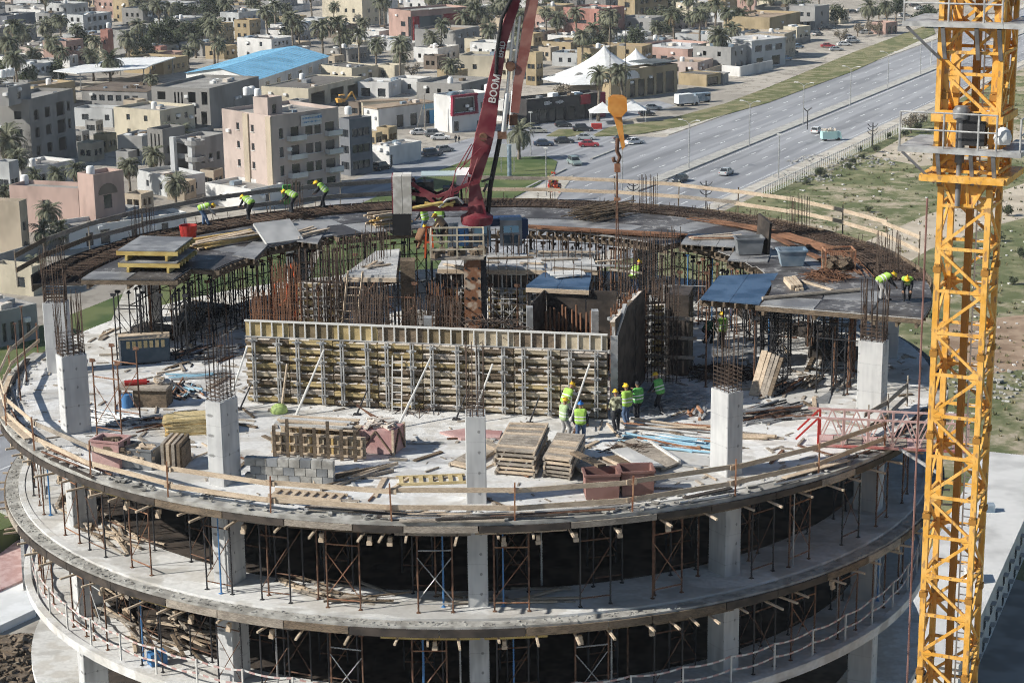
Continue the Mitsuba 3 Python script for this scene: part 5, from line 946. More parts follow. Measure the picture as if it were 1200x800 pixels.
pile('plank', (4.50,5.51,46.00), 7, 3.2, .2, .06, -.1, 1.0, ['m_ply_pale', 'm_wood', 'm_ply_grey'], 'pale board stacked on the long platform strip', 'boards on the platform strip', layers=3, seed=17, jit=.1)
for (u, v), lb in (((11.75, 4.0), 'left'), ((14.75, 3.8), 'right')):
    put('steel_post', MB().bar(core(u, v, ZA), core(u, v, ZA + 3.7), .45, .3), 'm_galv', label=f'pale grey steel post at the {lb} corner of the dark core box', cat='post')
put('steel_post', MB().bar(core(7.5, 2.2, ZA), core(7.5, 2.2, ZA + 3.5), .5, .35), 'm_galv', label='pale grey steel form standing between the dark bar walls of the core', cat='post')
put('propped_formwork', MB().bar(core(11.9, 7.2, ZA + 1.9), core(15.2, 7.2, ZA + 1.9), .06, 3.8).bar(core(11.75, 4.2, ZA + 1.9), core(11.85, 7.1, ZA + 1.9), .06, 3.75), 'm_plydark', label='dark plywood back of the box in the core', cat='panel')
for (u, v), h_, lb in (((4.6, 9.8), 4.4, 'rear left'),):
    put('column_form', MB().bar(core(u, v, ZA), core(u, v, ZA + h_), .8, .7), 'm_wood_dark', label=f'dark timber column form in the core, {lb}', cat='formwork')
hs_ = MB(); 
c = arr(*(-9.12,0.81,44.30)[:2], ZA + 3.0); hs_.tube([c + arr(-.3, 0, -1.9), c + arr(-.3, 0, -.1), c + arr(-.2, 0, .8), c + arr(.15, 0, 1.15), c + arr(.4, 0, .8), c + arr(.35, 0, .1), c + arr(0, 0, -.2)], .055, 6)
put('hose', hs_, 'm_orange', smooth=True, label='looped orange hose hanging on the rust orange bars', cat='hose')
c = arr(*(-8.52,0.76,44.30)[:2], ZA + 2.9); put('hose', MB().tube([c + arr(-.2, 0, -1.9), c + arr(.05, 0, -.9), c + arr(.25, 0, .2), c + arr(.2, 0, 1.2), c + arr(.0, 0, 1.9)], .06, 6), 'm_orange', smooth=True, label='straight orange hose hanging on the rust orange bars', cat='hose')

pile('plank', (-4.47,14.19,46.00), 22, 2.2, .14, .09, .5, 1.5, ['m_wood', 'm_wood_yellow', 'm_wood', 'm_wood_dark'], 'short timber in the ragged pile left of the counterweight', 'timbers piled left of the counterweight', layers=6, seed=81, jit=.35)
put('water_tank', MB().box((*(-3.66,11.55,46.00)[:2], ZB + .65), (.95, .9, 1.3)), 'm_black', label='black square tank standing below the counterweight', cat='tank')

for i, (q, lb) in enumerate((((-3.42,1.82,45.00), 'left of the rusty column'), ((-1.17,0.77,45.00), 'just left of the rusty column'), ((1.46,1.46,45.00), 'right of the rusty column'), ((5.94,1.67,45.50), 'beside the core box'), ((6.89,0.68,45.50), 'behind the shaded wall'), ((-7.10,2.10,45.00), 'left of the timber ladder'), ((-5.35,8.45,45.50), 'under the pale platform'), ((9.38,1.41,45.50), 'beside the dark boxed form'), ((10.72,3.52,45.00), 'right of the dark boxed form'))):
    shoring((q[0], q[1], ZA + .3), CR + (i % 2) * 1.4, FR[(0, 1, 2)[i % 3]], 'scaffold frame standing in the core ' + lb, None)
rebar_wall('rusty bars before the yellow form left of the rusty column', (-2.21,2.19,44.60), (-0.74,1.73,44.60), ZA, ZA + 3.4, .13, 2, 'm_rebar_orange', seed=41)
rebar_wall('bars standing between the rusty column and the core box', (0.97,1.95,44.60), (2.27,1.50,44.60), ZA, ZA + 2.6, .2, 1, 'm_rebar', seed=42)
rebar_wall('rust orange bars before the pale platform at left', (-8.17,1.85,46.20), (-6.24,2.08,46.20), ZA, ZA + 5.2, .28, 2, 'm_rebar', seed=43)
tangle(core(10.5, 1.5, ZA + 3.2), 1.6, .5, 60, 'm_rebar', 'bent bars sticking up just behind the long wall formwork', 91, (.8, 1.8), .02)
for i in range(10):
    u = 6.2 + i * .9; a = core(u, 10.6 + (i % 3) * .8, ZB + .06); put('plank', MB().bar(a, a + E1 * (1.2 + (i % 4) * .5) + E2 * ((i % 3) - 1) * .6, .2, .06), ['m_wood', 'm_wood_grey', 'm_wood_dark', 'm_galv'][i % 4], label='board lying about on the rear part of the core', cat='plank', group='boards on the rear part of the core')

# ---------------------------------------------------------------- things lying about on the top floor
pile('plywood_sheet', (-11.81,-10.04,42.00), 14, 2.5, 1.25, .05, .12, .01, ['m_ply_yellow', 'm_ply_yellow', 'm_wood_yellow'], 'yellow plywood sheet in the stack left of the second column from the left', 'sheets of the yellow plywood stack', 'sheet', 14, 21, jit=.05)
bin_('faded pink steel bin near the left guard rail', (-14.51,-14.51,42.00), 1.25, .95, 1.15, -.35, 'm_bin_pink', .04, inside='m_wood_dark')
bin_('grey open bin with scrap beside the faded pink bin', (-13.29,-14.69,42.00), 1.35, .95, .85, -.3, 'm_bin_grey', .05, inside='m_wood')
for i, (dx, t) in enumerate(((0, .5), (.22, .45), (.45, .55), (.66, .62))):
    c = arr(*(-12.25,-14.64,42.00)) + E1 * dx; put('timber_pallet', MB().box(c + arr(0, 0, .55), (.12, 1.5, 1.15), CR + .1, tilt=0).box(c + arr(.1, 0, .5), (.05, 1.3, .9), CR + .1), ['m_wood_grey', 'm_wood', 'm_wood_grey', 'm_wood_dark'][i], label='timber panel leaning upright behind the grey bin, ' + ['first', 'second', 'third', 'fourth'][i] + ' from the bin', cat='panel')
k = thing('workbench', 'dark timber workbench with red gas bottle and rags on it at left', 'workbench'); c = arr(*(-14.54,-5.90,42.00))
put('bench_top', MB().box(c + (0, 0, .85), (2.3, 1.1, .12), -.15), 'm_wood_grey', k); put('bench_body', MB().box(c + (.35, 0, .4), (1.5, .95, .78), -.15), 'm_wood_dark', k)
for x in (-1, -.9): put('leg', MB().box(c + (x, .35 if x > -1 else -.35, .4), (.08, .08, .8)), 'm_rust', k)
put('gas_cylinder', MB().tube([c + (-.85, -.1, 1.02), c + (.1, .1, 1.02)], .13, 10).tube([c + (.1, .1, 1.02), c + (.22, .12, 1.02)], .05, 6), 'm_red', smooth=40, label='red gas bottle lying on the dark workbench', cat='gas bottle')
put('cable_coil', MB().tube([c + (.65 + .22 * math.cos(a), .05 + .22 * math.sin(a), 1.0 + .004 * i) for i, a in enumerate(np.linspace(0, 19, 60))], .03, 5), 'm_wood', label='pale cable coil lying on the dark workbench', cat='cable')
put('rag_bundle', MB().lathe([(0, 0), (.2, .02), (.24, .1), (.15, .2), (0, .24)], c + arr(.95, .1, .91), 8), 'm_grey_cloth', smooth=True, label='grey bundle of rags on the right end of the workbench', cat='rag')
put('barrel', MB().lathe([(0, 0), (.25, 0), (.26, .1), (.25, .2), (.26, .4), (.25, .6), (0, .6)], arr(*(-15.27,-6.26,42.00)), 12), 'm_blue', smooth=40, label='small blue barrel in front of the dark workbench', cat='barrel')
k = thing('generator', 'dark blue site generator with yellowish slats and a dusty tan top', 'generator'); c = arr(*(-15.70,1.42,42.00)); rz = .16; co, so = math.cos(rz), math.sin(rz)
lp = lambda x, y, z: c + arr(co * x - so * y, so * x + co * y, z)
put('housing', MB().prism([lp(*q, 0)[:2] for q in ((-1.15, -.5), (1.15, -.5), (1.2, -.4), (1.2, .5), (-1.2, .5), (-1.2, -.4))], c[2] + .1, c[2] + 1.25), 'm_gen', k)
put('top', MB().box(lp(0, 0, 1.28), (2.4, 1.05, .06), rz), 'm_wood', k)
for i in range(7): put('slat', MB().box(lp(-.75 + i * .27, -.52, 1.0), (.17, .03, .34), rz), 'm_ply_yellow', k)
put('frame_post', MB().box(lp(-1.15, -.5, .65), (.09, .06, 1.2), rz), 'm_galv', k); put('skid', MB().box(lp(0, 0, .06), (2.3, .9, .1), rz), 'm_black', k)
put('cable', MB().tube([lp(1.3, -.3, .6), lp(1.6, -.5, .3), lp(1.8, -.7, .04), lp(2.2, -1.0, .03), lp(2.1, -1.5, .03)], .03, 5), 'm_black', smooth=True, label='black cable trailing from the generator over the floor', cat='cable')
def heap(label, c, r, h, n, mats, seed, L, rad, ang=None, cat='pipe', name='pipe_heap', spread=.25):
    """a heap of pipes or props lying roughly along ang; every pipe an entry of its own"""
    g = random.Random(seed); k = thing(name, label, cat)
    for i in range(n):
        a = (ang if ang is not None else g.uniform(0, 3.14)) + g.uniform(-spread, spread); d, b = r * math.sqrt(g.random()), g.uniform(0, 6.28); l = g.uniform(*L) / 2
        p = arr(c[0] + d * math.cos(b), c[1] + d * math.sin(b) * .8, c[2] + rad + h * (1 - d / r) * g.random()); u = arr(math.cos(a), math.sin(a), g.uniform(-.09, .09)) * l
        if p[2] - abs(u[2]) < c[2]: u[2] *= .2
        m = MB().tube([p - u, p + u], rad * g.uniform(.8, 1.1), 6)
        if g.random() < .4: m.box(p + u, (.14, .14, .05), a, tilt=1.57)
        put('pipe', m, g.choice(mats), k)
heap('jumbled heap of grey adjustable props behind the second column from the left', (-13.04,2.19,42.00), 1.5, .7, 46, ['m_galv', 'm_galv', 'm_steel_dark', 'm_rust'], 41, (1.2, 2.6), .045, .6, spread=.6)
heap('pale and blue pipes fanned out beside the workbench', (-13.38,-4.06,42.00), 1.0, .35, 30, ['m_galv', 'm_blue_light', 'm_rust_light', 'm_steel_dark'], 42, (1.3, 2.0), .05, 1.9, spread=.5)
heap('parallel grey pipes lying left of the yellow plywood stack', (-15.54,-8.19,42.00), .9, .3, 24, ['m_galv', 'm_bin_blue', 'm_galv'], 43, (2.2, 3.2), .045, -.55, spread=.08)
heap('light blue pipes lying at the right of the workbench', (-12.65,-1.37,42.00), .7, .12, 10, ['m_blue_light', 'm_galv', 'm_blue_light'], 44, (1.8, 2.6), .05, .05, spread=.1)
heap('dark pipes lying between the workbench and the yellow plywood stack', (-14.07,-8.92,42.00), 1.0, .3, 18, ['m_steel_dark', 'm_rust', 'm_galv'], 45, (1.4, 2.4), .045, .3, spread=.5)
heap('blue and rusty pipes in a long bundle left of the right front column', (8.12,-13.05,42.00), 1.1, .3, 34, ['m_blue_light', 'm_rust_light', 'm_blue_light', 'm_galv'], 46, (2.6, 3.8), .05, -.42, spread=.07)
heap('timber and steel lengths lying above the blue and rusty pipes', (8.15,-11.04,42.00), .8, .25, 14, ['m_rust_light', 'm_wood', 'm_galv'], 47, (2.6, 3.6), .06, -.3, spread=.06)
heap('fan of grey props right of the right front column', (12.27,-9.30,42.00), 1.3, .55, 40, ['m_galv', 'm_steel_dark', 'm_galv', 'm_rust'], 48, (1.8, 3.0), .045, .45, spread=.35)
heap('dark props lying under the stack of leaning planks at right', (13.61,-5.11,42.00), 1.0, .4, 24, ['m_steel_dark', 'm_rust', 'm_galv'], 49, (1.4, 2.2), .05, 1.0, spread=.15)
heap('brown timber lengths in a short bundle on the right floor', (15.25,-4.51,42.00), .45, .25, 9, ['m_rust', 'm_wood_dark', 'm_wood_grey'], 50, (1.6, 2.0), .07, 1.15, spread=.06, cat='timber')
heap('three grey pipes lying side by side near the right rear column', (16.65,-4.89,42.00), .35, .06, 4, ['m_galv', 'm_wood_grey', 'm_steel_dark'], 51, (1.7, 2.0), .08, 1.05, spread=.03)
heap('rolls of pipe ends beside the workers at the right', (9.62,-9.13,42.00), .5, .3, 14, ['m_galv', 'm_rust_light', 'm_galv'], 52, (.7, 1.0), .07, 1.4, spread=.3)
heap('grey timbers lying on the floor at the foot of the right front column', (11.52,-12.44,42.00), .6, .1, 6, ['m_wood_grey', 'm_wood'], 53, (1.4, 2.4), .08, -.2, spread=.1, cat='timber')
tangle((8.20,-6.82,42.00), 1.9, .55, 420, 'm_galv', 'grey tangle of reinforcing mesh and bars behind the workers', 61, (.7, 1.7), .018)
tangle((11.34,-2.81,42.00), 1.6, .4, 160, 'm_rebar', 'rusty bars scattered behind the right front column', 62, (.9, 2.0), .018)
tangle((6.37,-13.87,42.00), .9, .15, 60, 'm_rebar', 'thin rusty bars strewn by the blue pipes', 63, (.8, 1.8), .015)
tangle((-2.47,-7.20,42.00), 1.2, .2, 40, 'm_rebar', 'loose bars on the floor before the long wall formwork', 64, (.8, 2.2), .018)
put('tarpaulin', MB().prism([(-1.49,-11.05,42.00)[:2], (-0.42,-10.63,42.00)[:2], (1.11,-11.09,42.00)[:2], (0.99,-12.03,42.00)[:2], (-0.60,-12.05,42.00)[:2]], ZA, ZA + .09), 'm_bin_pink', label='faded reddish sheet lying flat beside the front column', cat='sheet')
c = arr(*(12.26,-6.00,42.00))
for i in range(5):
    o = E1 * (.17 * i) + arr(0, -.05 * i, 0); put('leaning_plank', MB().bar(c + o + arr(0, -.2, .02), c + o + arr(.7, .9, 1.75 - .06 * i), .28, .09), ['m_wood', 'm_wood', 'm_wood_grey', 'm_wood_grey', 'm_wood_dark'][i], label=['leftmost', 'second', 'third', 'fourth', 'rightmost'][i] + ' of the thick planks leaning behind the right front column', cat='plank', group='planks leaning at the right')
put('steel_plate', MB().prism([(14.56,-7.63,42.00)[:2], (15.93,-5.68,42.00)[:2], (15.38,-7.68,42.00)[:2]], ZA, ZA + .05), 'm_bin_grey', label='triangular grey plate lying on the right floor', cat='plate')
# stacks of ribbed formwork panels
def ribbed_stack(label, quad, n, z=ZA, mat=('m_wood_grey', 'm_wood_grey', 'm_wood'), slats=11, th=.17, group=None):
    a, b, c, d = (np.array(q[:2], float) for q in quad); g = random.Random(int(a[0] * 10))
    for i in range(n):
        k = thing('slatted_form', label[0] if i == n - 1 else label[1], 'panel', None if i == n - 1 else group); o = np.array([g.uniform(-.09, .09), g.uniform(-.09, .09)]); zz = z + .03 + i * th
        for e in (.02, .98): p, q = a + (d - a) * e + o, b + (c - b) * e + o; put('side_rail', MB().bar((*p, zz + th * .42), (*q, zz + th * .42), .08, th * .8), mat[i % 3], k)
        for j in range(slats if i == n - 1 else 3):
            t = (j + .5) / slats if i == n - 1 else (.03, .5, .97)[j]; p, q = a + (b - a) * t + o, d + (c - d) * t + o; u = (q - p) * .035; w_ = np.linalg.norm(b - a) / slats * .8 if i == n - 1 else .1
            put('slat', MB().bar((*(p + u), zz + th * .6), (*(q - u), zz + th * .6), w_, th * .5), g.choice(mat), k)
ribbed_stack(('wide ribbed timber panel on top of the big stack by the front column', 'ribbed timber panel inside the big stack by the front column'), ((0.75,-16.59,42.00), (1.42,-12.99,42.00), (2.98,-13.20,42.00), (2.29,-17.10,42.00)), 6, group='panels of the big ribbed stack')
ribbed_stack(('narrower ribbed timber panel on top of the stack right of the big one', 'ribbed timber panel inside the narrower stack'), ((2.59,-17.12,42.00), (3.30,-13.91,42.00), (4.35,-14.20,42.00), (3.62,-17.60,42.00)), 5, group='panels of the narrower ribbed stack', slats=10)
ribbed_stack(('grey weathered timber panel lying slantwise left of the big stack', ''), ((-1.09,-15.52,42.00), (0.52,-12.59,42.00), (0.97,-13.43,42.00), (-0.32,-16.11,42.00)), 1, slats=8)
def grate(label, p, q, w, n, z=ZA, mat='m_wood', rail=True):
    k = thing('timber_ladder', label, 'ladder'); p, q = arr(*p[:2], z + .06), arr(*q[:2], z + .06); t = unit(q - p); s = arr(-t[1], t[0], 0) * w / 2
    for e in (-1, 1): put('rail', MB().bar(p + s * e, q + s * e, .07, .1), mat, k)
    for i in range(n): c = p + (q - p) * (i + .5) / n; put('rung', MB().bar(c - s, c + s, .16, .06), mat, k)
grate('wooden ladder frame lying on the floor left of the front guard rail', (-7.79,-18.35,42.00), (-4.98,-19.21,42.00), .7, 8)
grate('yellowish wooden ladder frame lying left of the front column', (-3.09,-17.31,42.00), (-0.42,-17.15,42.00), .9, 7, mat='m_ply_yellow')
# the lying formwork with upright posts and the pink timber box
k = thing('formwork_crate', 'long timber formwork crate with dark upright posts lying left of the front column', 'formwork'); a, b = arr(*(-8.26,-13.44,42.00)), arr(*(-4.41,-14.45,42.00)); t = unit(b - a); n_ = arr(-t[1], t[0], 0); L = np.linalg.norm(b - a)
for r in range(2):
    o = n_ * r * 1.1
    for z in (.12, .5, .9): put('beam', MB().bar(a + o + arr(0, 0, z), b + o + arr(0, 0, z), .1, .09), 'm_wood', k)
    for i in range(13): p = a + t * L * (i + .5) / 13 + o; put('stud', MB().bar(p + arr(0, 0, .1), p + arr(0, 0, .95), .09, .05, up=n_), ['m_wood', 'm_wood_dark', 'm_wood_yellow'][i % 3], k)
    put('sheet', MB().bar(a + o + n_ * .07 + arr(0, 0, .5), b + o + n_ * .07 + arr(0, 0, .5), .03, .9), 'm_form_tan', k)
for i in range(7): p = a + t * L * (i + .4) / 7 - n_ * .25; put('post', MB().bar(p, p + arr(0, 0, 1.3 + .25 * (i % 3 == 1))), 'm_wood_dark', k) if False else put('post', MB().bar(p, p + arr(0, 0, 1.3 + .3 * (i % 3 == 1)), .13), 'm_wood_dark', k)
pile('plank', a + t * 1.7 + n_ * .9 + arr(0, 0, 1.0), 12, 3.3, .22, .07, math.atan2(t[1], t[0]), 1.0, ['m_wood', 'm_wood', 'm_ply_pale'], 'pale plank stacked on the long formwork crate', 'planks stacked on the formwork crate', layers=4, seed=71, jit=.03)
k = thing('block_wall', 'low wall of grey concrete blocks behind the front guard rail', 'wall'); a, b = arr(*(-8.93,-16.76,42.00)), arr(*(-5.45,-17.48,42.00)); t = unit(b - a); L = np.linalg.norm(b - a); nb = 8
for r in range(3):
    for i in range(nb + (r % 2 == 0) - (r == 2) * 1):
        u = (i + (.0 if r % 2 == 0 else .5)) * L / nb; w_ = min(L / nb, L - u)
        if w_ > .1: p = a + t * (u + .01) + arr(0, 0, .17 + r * .33); put('block', MB().bar(p, p + t * (w_ - .025), .3, .315), ['m_rough_concrete', 'm_bin_grey', 'm_rough_concrete'][(i * 7 + r) % 3], k)
k = thing('timber_box', 'pinkish timber box with crossed braces and scrap on top before the long wall formwork', 'box'); c = arr(*(-3.82,-13.14,42.00)); rz = -.35
R2 = lambda x, y, z: c + arr(math.cos(rz) * x - math.sin(rz) * y, math.sin(rz) * x + math.cos(rz) * y, z)
put('body', MB().box(R2(0, 0, .52), (1.5, 1.2, 1.0), rz), 'm_bin_pink', k)
for x in (-.75, .75):
    for y in (-.6, .6): put('corner_post', MB().box(R2(x, y, .53), (.09, .09, 1.08), rz), 'm_wood', k)
for x0, x1 in ((-.72, 0), (.72, 0)): put('brace', MB().bar(R2(x0, -.63, .06), R2(x1, -.63, .98), .07, .05), 'm_wood_dark', k)
put('brace', MB().bar(R2(.78, -.55, .06), R2(.78, .0, .98), .07, .05), 'm_wood_dark', k); put('brace', MB().bar(R2(.78, .55, .06), R2(.78, .0, .98), .07, .05), 'm_wood_dark', k)
m = MB()
for i in range(22): q = g.uniform(.1, .5); m.box(R2(g.uniform(-.6, .6), g.uniform(-.4, .4), 1.05 + g.uniform(0, .2)), (q * 2, q * .4, .06), g.uniform(0, 3), tilt=g.uniform(-.4, .4))
put('scrap', m, 'm_dust', k, kind='stuff')
for i in range(3): p = R2(-.2 + i * .2, .2, 1.1); put('lath', MB().bar(p, p + arr(-.9 - .2 * i, .9, .5), .04), 'm_rust', label=['left', 'middle', 'right'][i] + ' thin bar sticking out of the pinkish timber box', cat='bar')
heap('dark formwork beams lying beside the concrete block wall', (-4.73,-16.69,42.00), .8, .2, 8, ['m_wood_grey', 'm_wood_dark', 'm_wood'], 55, (2.0, 3.0), .08, .7, spread=.12, cat='timber', name='timber_heap')
# leaning panels and brown bins at the front right
for i, (q, mt, lb) in enumerate(((((692,568), (668,540), (700,536), (738,566)), 'm_wood_grey', 'weathered open frame panel'), (((726,566), (690,533), (712,531), (752,560)), 'm_wood_dark', 'dark brown sheet'), (((752,560), (716,530), (730,528), (770,556)), 'm_ply_pale', 'pale grey sheet'), (((770,556), (724,521), (752,515), (794,548)), 'm_wood_grey', 'broad brown grey board'))):
    pass
def slab_panel(label, quad, z0, mat, rim=None, th=.07):
    a, b, c, d = (arr(*q[:2], z) for q, z in zip(quad, z0)); k = thing('building_sheet', label, 'panel'); up = arr(0, 0, th)
    put('board', MB().hexa([a, d, c, b], [a + up, d + up, c + up, b + up]), mat, k)
    if rim: put('rim', MB().bar(d + up, c + up, .12, .16), rim, k); put('rim', MB().bar(a + up, b + up, .09, .12), 'm_wood_grey', k)
slab_panel('weathered frame panel leaning behind the brown bins', ((4.41,-18.66,42.00), (3.59,-15.69,42.00), (4.98,-15.12,42.00), (6.06,-18.35,42.00)), (ZA + .5, ZA + .05, ZA + .05, ZA + .5), 'm_wood_grey', 'm_wood')
slab_panel('dark brown sheet leaning right of the weathered frame panel', ((5.66,-18.53,42.00), (4.66,-15.21,42.00), (5.68,-14.83,42.00), (6.62,-17.98,42.00)), (ZA + .45, ZA + .09, ZA + .09, ZA + .4), 'm_wood_dark', 'm_white_bar')
slab_panel('pale grey sheet lying between the brown boards', ((6.32,-17.65,42.00), (5.43,-14.49,42.00), (6.10,-14.19,42.00), (7.22,-17.19,42.00)), (ZA + .5, ZA + .2, ZA + .2, ZA + .4), 'm_ply_pale')
slab_panel('broad brown grey board with a white edge lying by the pipes', ((7.26,-16.77,42.00), (5.81,-13.15,42.00), (6.79,-12.27,42.00), (8.02,-15.96,42.00)), (ZA + .1, ZA + .05, ZA + .05, ZA + .1), 'm_wood_grey', 'm_white_bar')
bin_('brown steel bin with a dark board across it, left of the front pair', (4.69,-19.37,42.00), 1.3, 1.0, 1.0, .05, 'm_bin_brown', .05)
bin_('brown steel bin at the right of the front pair', (6.04,-19.05,42.00), 1.25, 1.0, 1.0, .05, 'm_bin_brown', .05)
a, b = arr(*(3.80,-16.77,42.00)), arr(*(4.74,-19.08,42.00)); put('plank', MB().bar(a + arr(0, 0, .9), b + arr(0, 0, 1.1), .34, .1), 'm_wood_dark', label='thick dark board lying slantwise onto the left brown bin', cat='plank')
put('wheelbarrow', MB().hexa([fpt(14.9, .15, 1.5), fpt(15.3, .15, 1.5), fpt(15.3, .15, .9), fpt(14.9, .15, .9)], [fpt(14.7, .5, 1.7), fpt(15.5, .5, 1.7), fpt(15.5, .5, .8), fpt(14.7, .5, .8)]).tube([fpt(14.8, .3, 1.5), fpt(14.6, .45, 2.3)], .03, 5).tube([fpt(15.4, .3, 1.5), fpt(15.3, .45, 2.3)], .03, 5).lathe([(.0, -.05), (.18, -.05), (.18, .05), (0, .05)], fpt(15.1, .2, .6), 10), 'm_bin_grey', label='grey wheelbarrow tipped near the foot of the right end prop', cat='wheelbarrow')
# a small rusty scaffold tower at the left and loose floor litter
shoring(arr(*(-15.28,-10.68,42.00)), -.5, FR[0], 'rusty scaffold frame standing right of the left front column, nearer one', None); shoring(arr(*(-14.91,-8.23,42.00)), -.5, FR[0], 'rusty scaffold frame standing right of the left front column, farther one', None)
for i, q in enumerate(((-20.22,-5.00,42.00), (-20.66,-1.73,42.00))): put('steel_prop', propm['m_rust'], None, None, at(q), label='rusty prop standing at the left rim of the top floor, ' + ['nearer', 'farther'][i], cat='prop')
g = random.Random(77); m = MB()
for i in range(1500):
    r, a = 21 * math.sqrt(g.random()), g.uniform(0, 360); q = g.choice((.04, .06, .1, .18)); c = pol(r, a, ZA + .012 + q * .1); m.box(c, (q * g.uniform(1, 5), q * .7, q * .25), g.uniform(0, 3))
put('floor_litter', m, 'm_wood_grey', label='wood chips and scraps scattered over the top floor', cat='litter', kind='stuff')
gm_ = ['m_wood', 'm_wood_grey', 'm_wood_dark', 'm_galv', 'm_rust']
for i in range(90):
    r, a = g.uniform(11.5, 20.3), g.uniform(-80, 75); c = pol(r, a, ZA + .05); t = g.uniform(0, 3.14); l = g.uniform(.5, 2.4) / 2; d = arr(math.cos(t), math.sin(t), 0) * l; w_ = g.uniform(.05, .2)
    put('loose_timber', MB().bar(c - d, c + d, w_, .05), g.choice(gm_), label='loose length lying on the top floor', cat='timber', group='loose lengths lying on the top floor')
for i in range(60):
    r, a = g.uniform(13, 20), g.uniform(80, 280); c = pol(r, a, ZA + .05); t = g.uniform(0, 3.14); l = g.uniform(.8, 2.6) / 2; d = arr(math.cos(t), math.sin(t), 0) * l
    put('loose_timber', MB().bar(c - d, c + d, g.uniform(.06, .25), .06), g.choice(gm_), label='loose length lying in the shade under the upper deck', cat='timber', group='loose lengths under the upper deck')
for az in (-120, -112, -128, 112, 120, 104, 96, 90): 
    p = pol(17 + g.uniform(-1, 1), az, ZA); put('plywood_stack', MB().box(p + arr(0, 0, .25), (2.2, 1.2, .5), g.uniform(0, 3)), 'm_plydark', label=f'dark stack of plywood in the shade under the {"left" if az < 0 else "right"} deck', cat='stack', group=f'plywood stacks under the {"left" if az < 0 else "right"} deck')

# ---------------------------------------------------------------- tower crane mast, climbing frame, gantry
bs('m_gen', n2((.03, .06, .09), (.06, .09, .12), 2.0), .45)
th = math.radians(-27); cA, cB = arr(math.cos(th), math.sin(th), 0), arr(-math.sin(th), math.cos(th), 0); L0 = arr(17.27, -18.50, 0)
cr = thing('tower_crane', 'yellow lattice mast of a tower crane standing right of the building', 'tower crane')
put_tie = None
def mast(o, w, z0, z1, ph, leg, parent, diag=.11, tag='', phase=0, gus=True, mat='m_crane'):
    c = [o, o + cA * w, o + cA * w + cB * w, o + cB * w]
    for i, q in enumerate(c): put('leg', MB().bar(q + arr(0, 0, z0), q + arr(0, 0, z1), leg, leg, up=cA), mat, parent)
    n = int(round((z1 - z0) / ph))
    for f in range(4):
        a, b = c[f], c[(f + 1) % 4]; nrm = unit(np.cross(b - a, (0, 0, 1))) * leg * .3
        for i in range(n + 1):
            z = z0 + i * ph; put('strut', MB().bar(a + nrm + arr(0, 0, z), b + nrm + arr(0, 0, z), diag, diag, up=(0, 0, 1)), mat, parent)
            if i < n:
                s = (i + phase + f) % 2; p, q = (a, b) if s else (b, a); put('diagonal', MB().bar(p + nrm + arr(0, 0, z + .05), q + nrm + arr(0, 0, z + ph - .05), diag, diag * .8, up=nrm), mat, parent)
                if gus:
                    m = MB()
                    for e, zz in ((q, z + ph), (p, z)): d = unit((a if e is b else b) - e); m.prism([(0, 0), (1, 0), (0, 1)], 0, .001) if False else m.add([e + nrm * 1.3 + arr(0, 0, zz - .38), e + nrm * 1.3 + arr(0, 0, zz + .38), e + nrm * 1.3 + d * .42 + arr(0, 0, zz + .08), e + nrm * 1.3 + d * .42 + arr(0, 0, zz - .08)], [[0, 2, 1], [0, 3, 2]])
                    put('gusset', m, mat, parent, kind='stuff')
    if gus:
        m = MB()
        for q in c:
            z = z0
            while z < z1: m.box(q + arr(0, 0, z + ph * .5), (leg * 1.35, leg * 1.35, .22), th); m.box(q + arr(0, 0, z + ph * .5 + .18), (leg * .8, leg * 1.5, .07), th); z += ph * 2
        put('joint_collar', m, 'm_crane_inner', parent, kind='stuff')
PH = 1.61; zr = 51.141 - PH * 31
MW = 1.77
mast(L0, MW, zr, zr + PH * 40, PH, .21, cr)
ic = L0 + cA * MW * .5 + cB * MW * .55
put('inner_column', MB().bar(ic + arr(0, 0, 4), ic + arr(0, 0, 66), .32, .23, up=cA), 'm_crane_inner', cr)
lad = put('ladder', MB().bar(ic + cA * .27 + arr(0, 0, 4), ic + cA * .27 + arr(0, 0, 66), .05).bar(ic + cA * .68 + arr(0, 0, 4), ic + cA * .68 + arr(0, 0, 66), .05), 'm_white_bar', cr)
for i in range(int((64 - 28) / .32)): z = 28 + i * .32; put('rung', MB().bar(ic + cA * .27 + arr(0, 0, z), ic + cA * .68 + arr(0, 0, z), .035), 'm_white_bar', lad)
# climbing frame round the mast
cf = thing('climbing_frame', 'yellow climbing frame sleeved round the upper crane mast with grey working platforms', 'climbing frame'); W2_ = 2.2; O2 = L0 - cA * .19 - cB * .22
zc = 53.83
mast(O2, W2_, zc + .25, zc + .25 + 2.15 * 7, 2.15, .18, cf, .11, phase=1, gus=False)
def ringbeam(z, h, ext, mat, d=.2, nm='ring_beam'):
    c = [O2 - cA * ext - cB * ext, O2 + cA * (W2_ + ext) - cB * ext, O2 + cA * (W2_ + ext) + cB * (W2_ + ext), O2 - cA * ext + cB * (W2_ + ext)]
    for i in range(4): a, b = c[i], c[(i + 1) % 4]; u = unit(b - a) * .1; put(nm, MB().bar(a - u + arr(0, 0, z), b + u + arr(0, 0, z), d, h), mat, cf)
ringbeam(zc, .23, .30, 'm_crane', .4); ringbeam(56.00, .27, .1, 'm_crane')
m = MB(); a, b = L0 - cB * .12, L0 + cA * MW - cB * .12
m.prism([(0, 0), (1, 0), (1, 1)], 0, .001) if False else None
pl_ = lambda u, z: a + (b - a) * u + arr(0, 0, z)
for d in (0, .08): m.add([pl_(-.02, zc - .12) - cB * d, pl_(1.02, zc - .12) - cB * d, pl_(.72, zc - 1.0) - cB * d, pl_(.28, zc - 1.0) - cB * d], [[0, 2, 1], [0, 3, 2]])
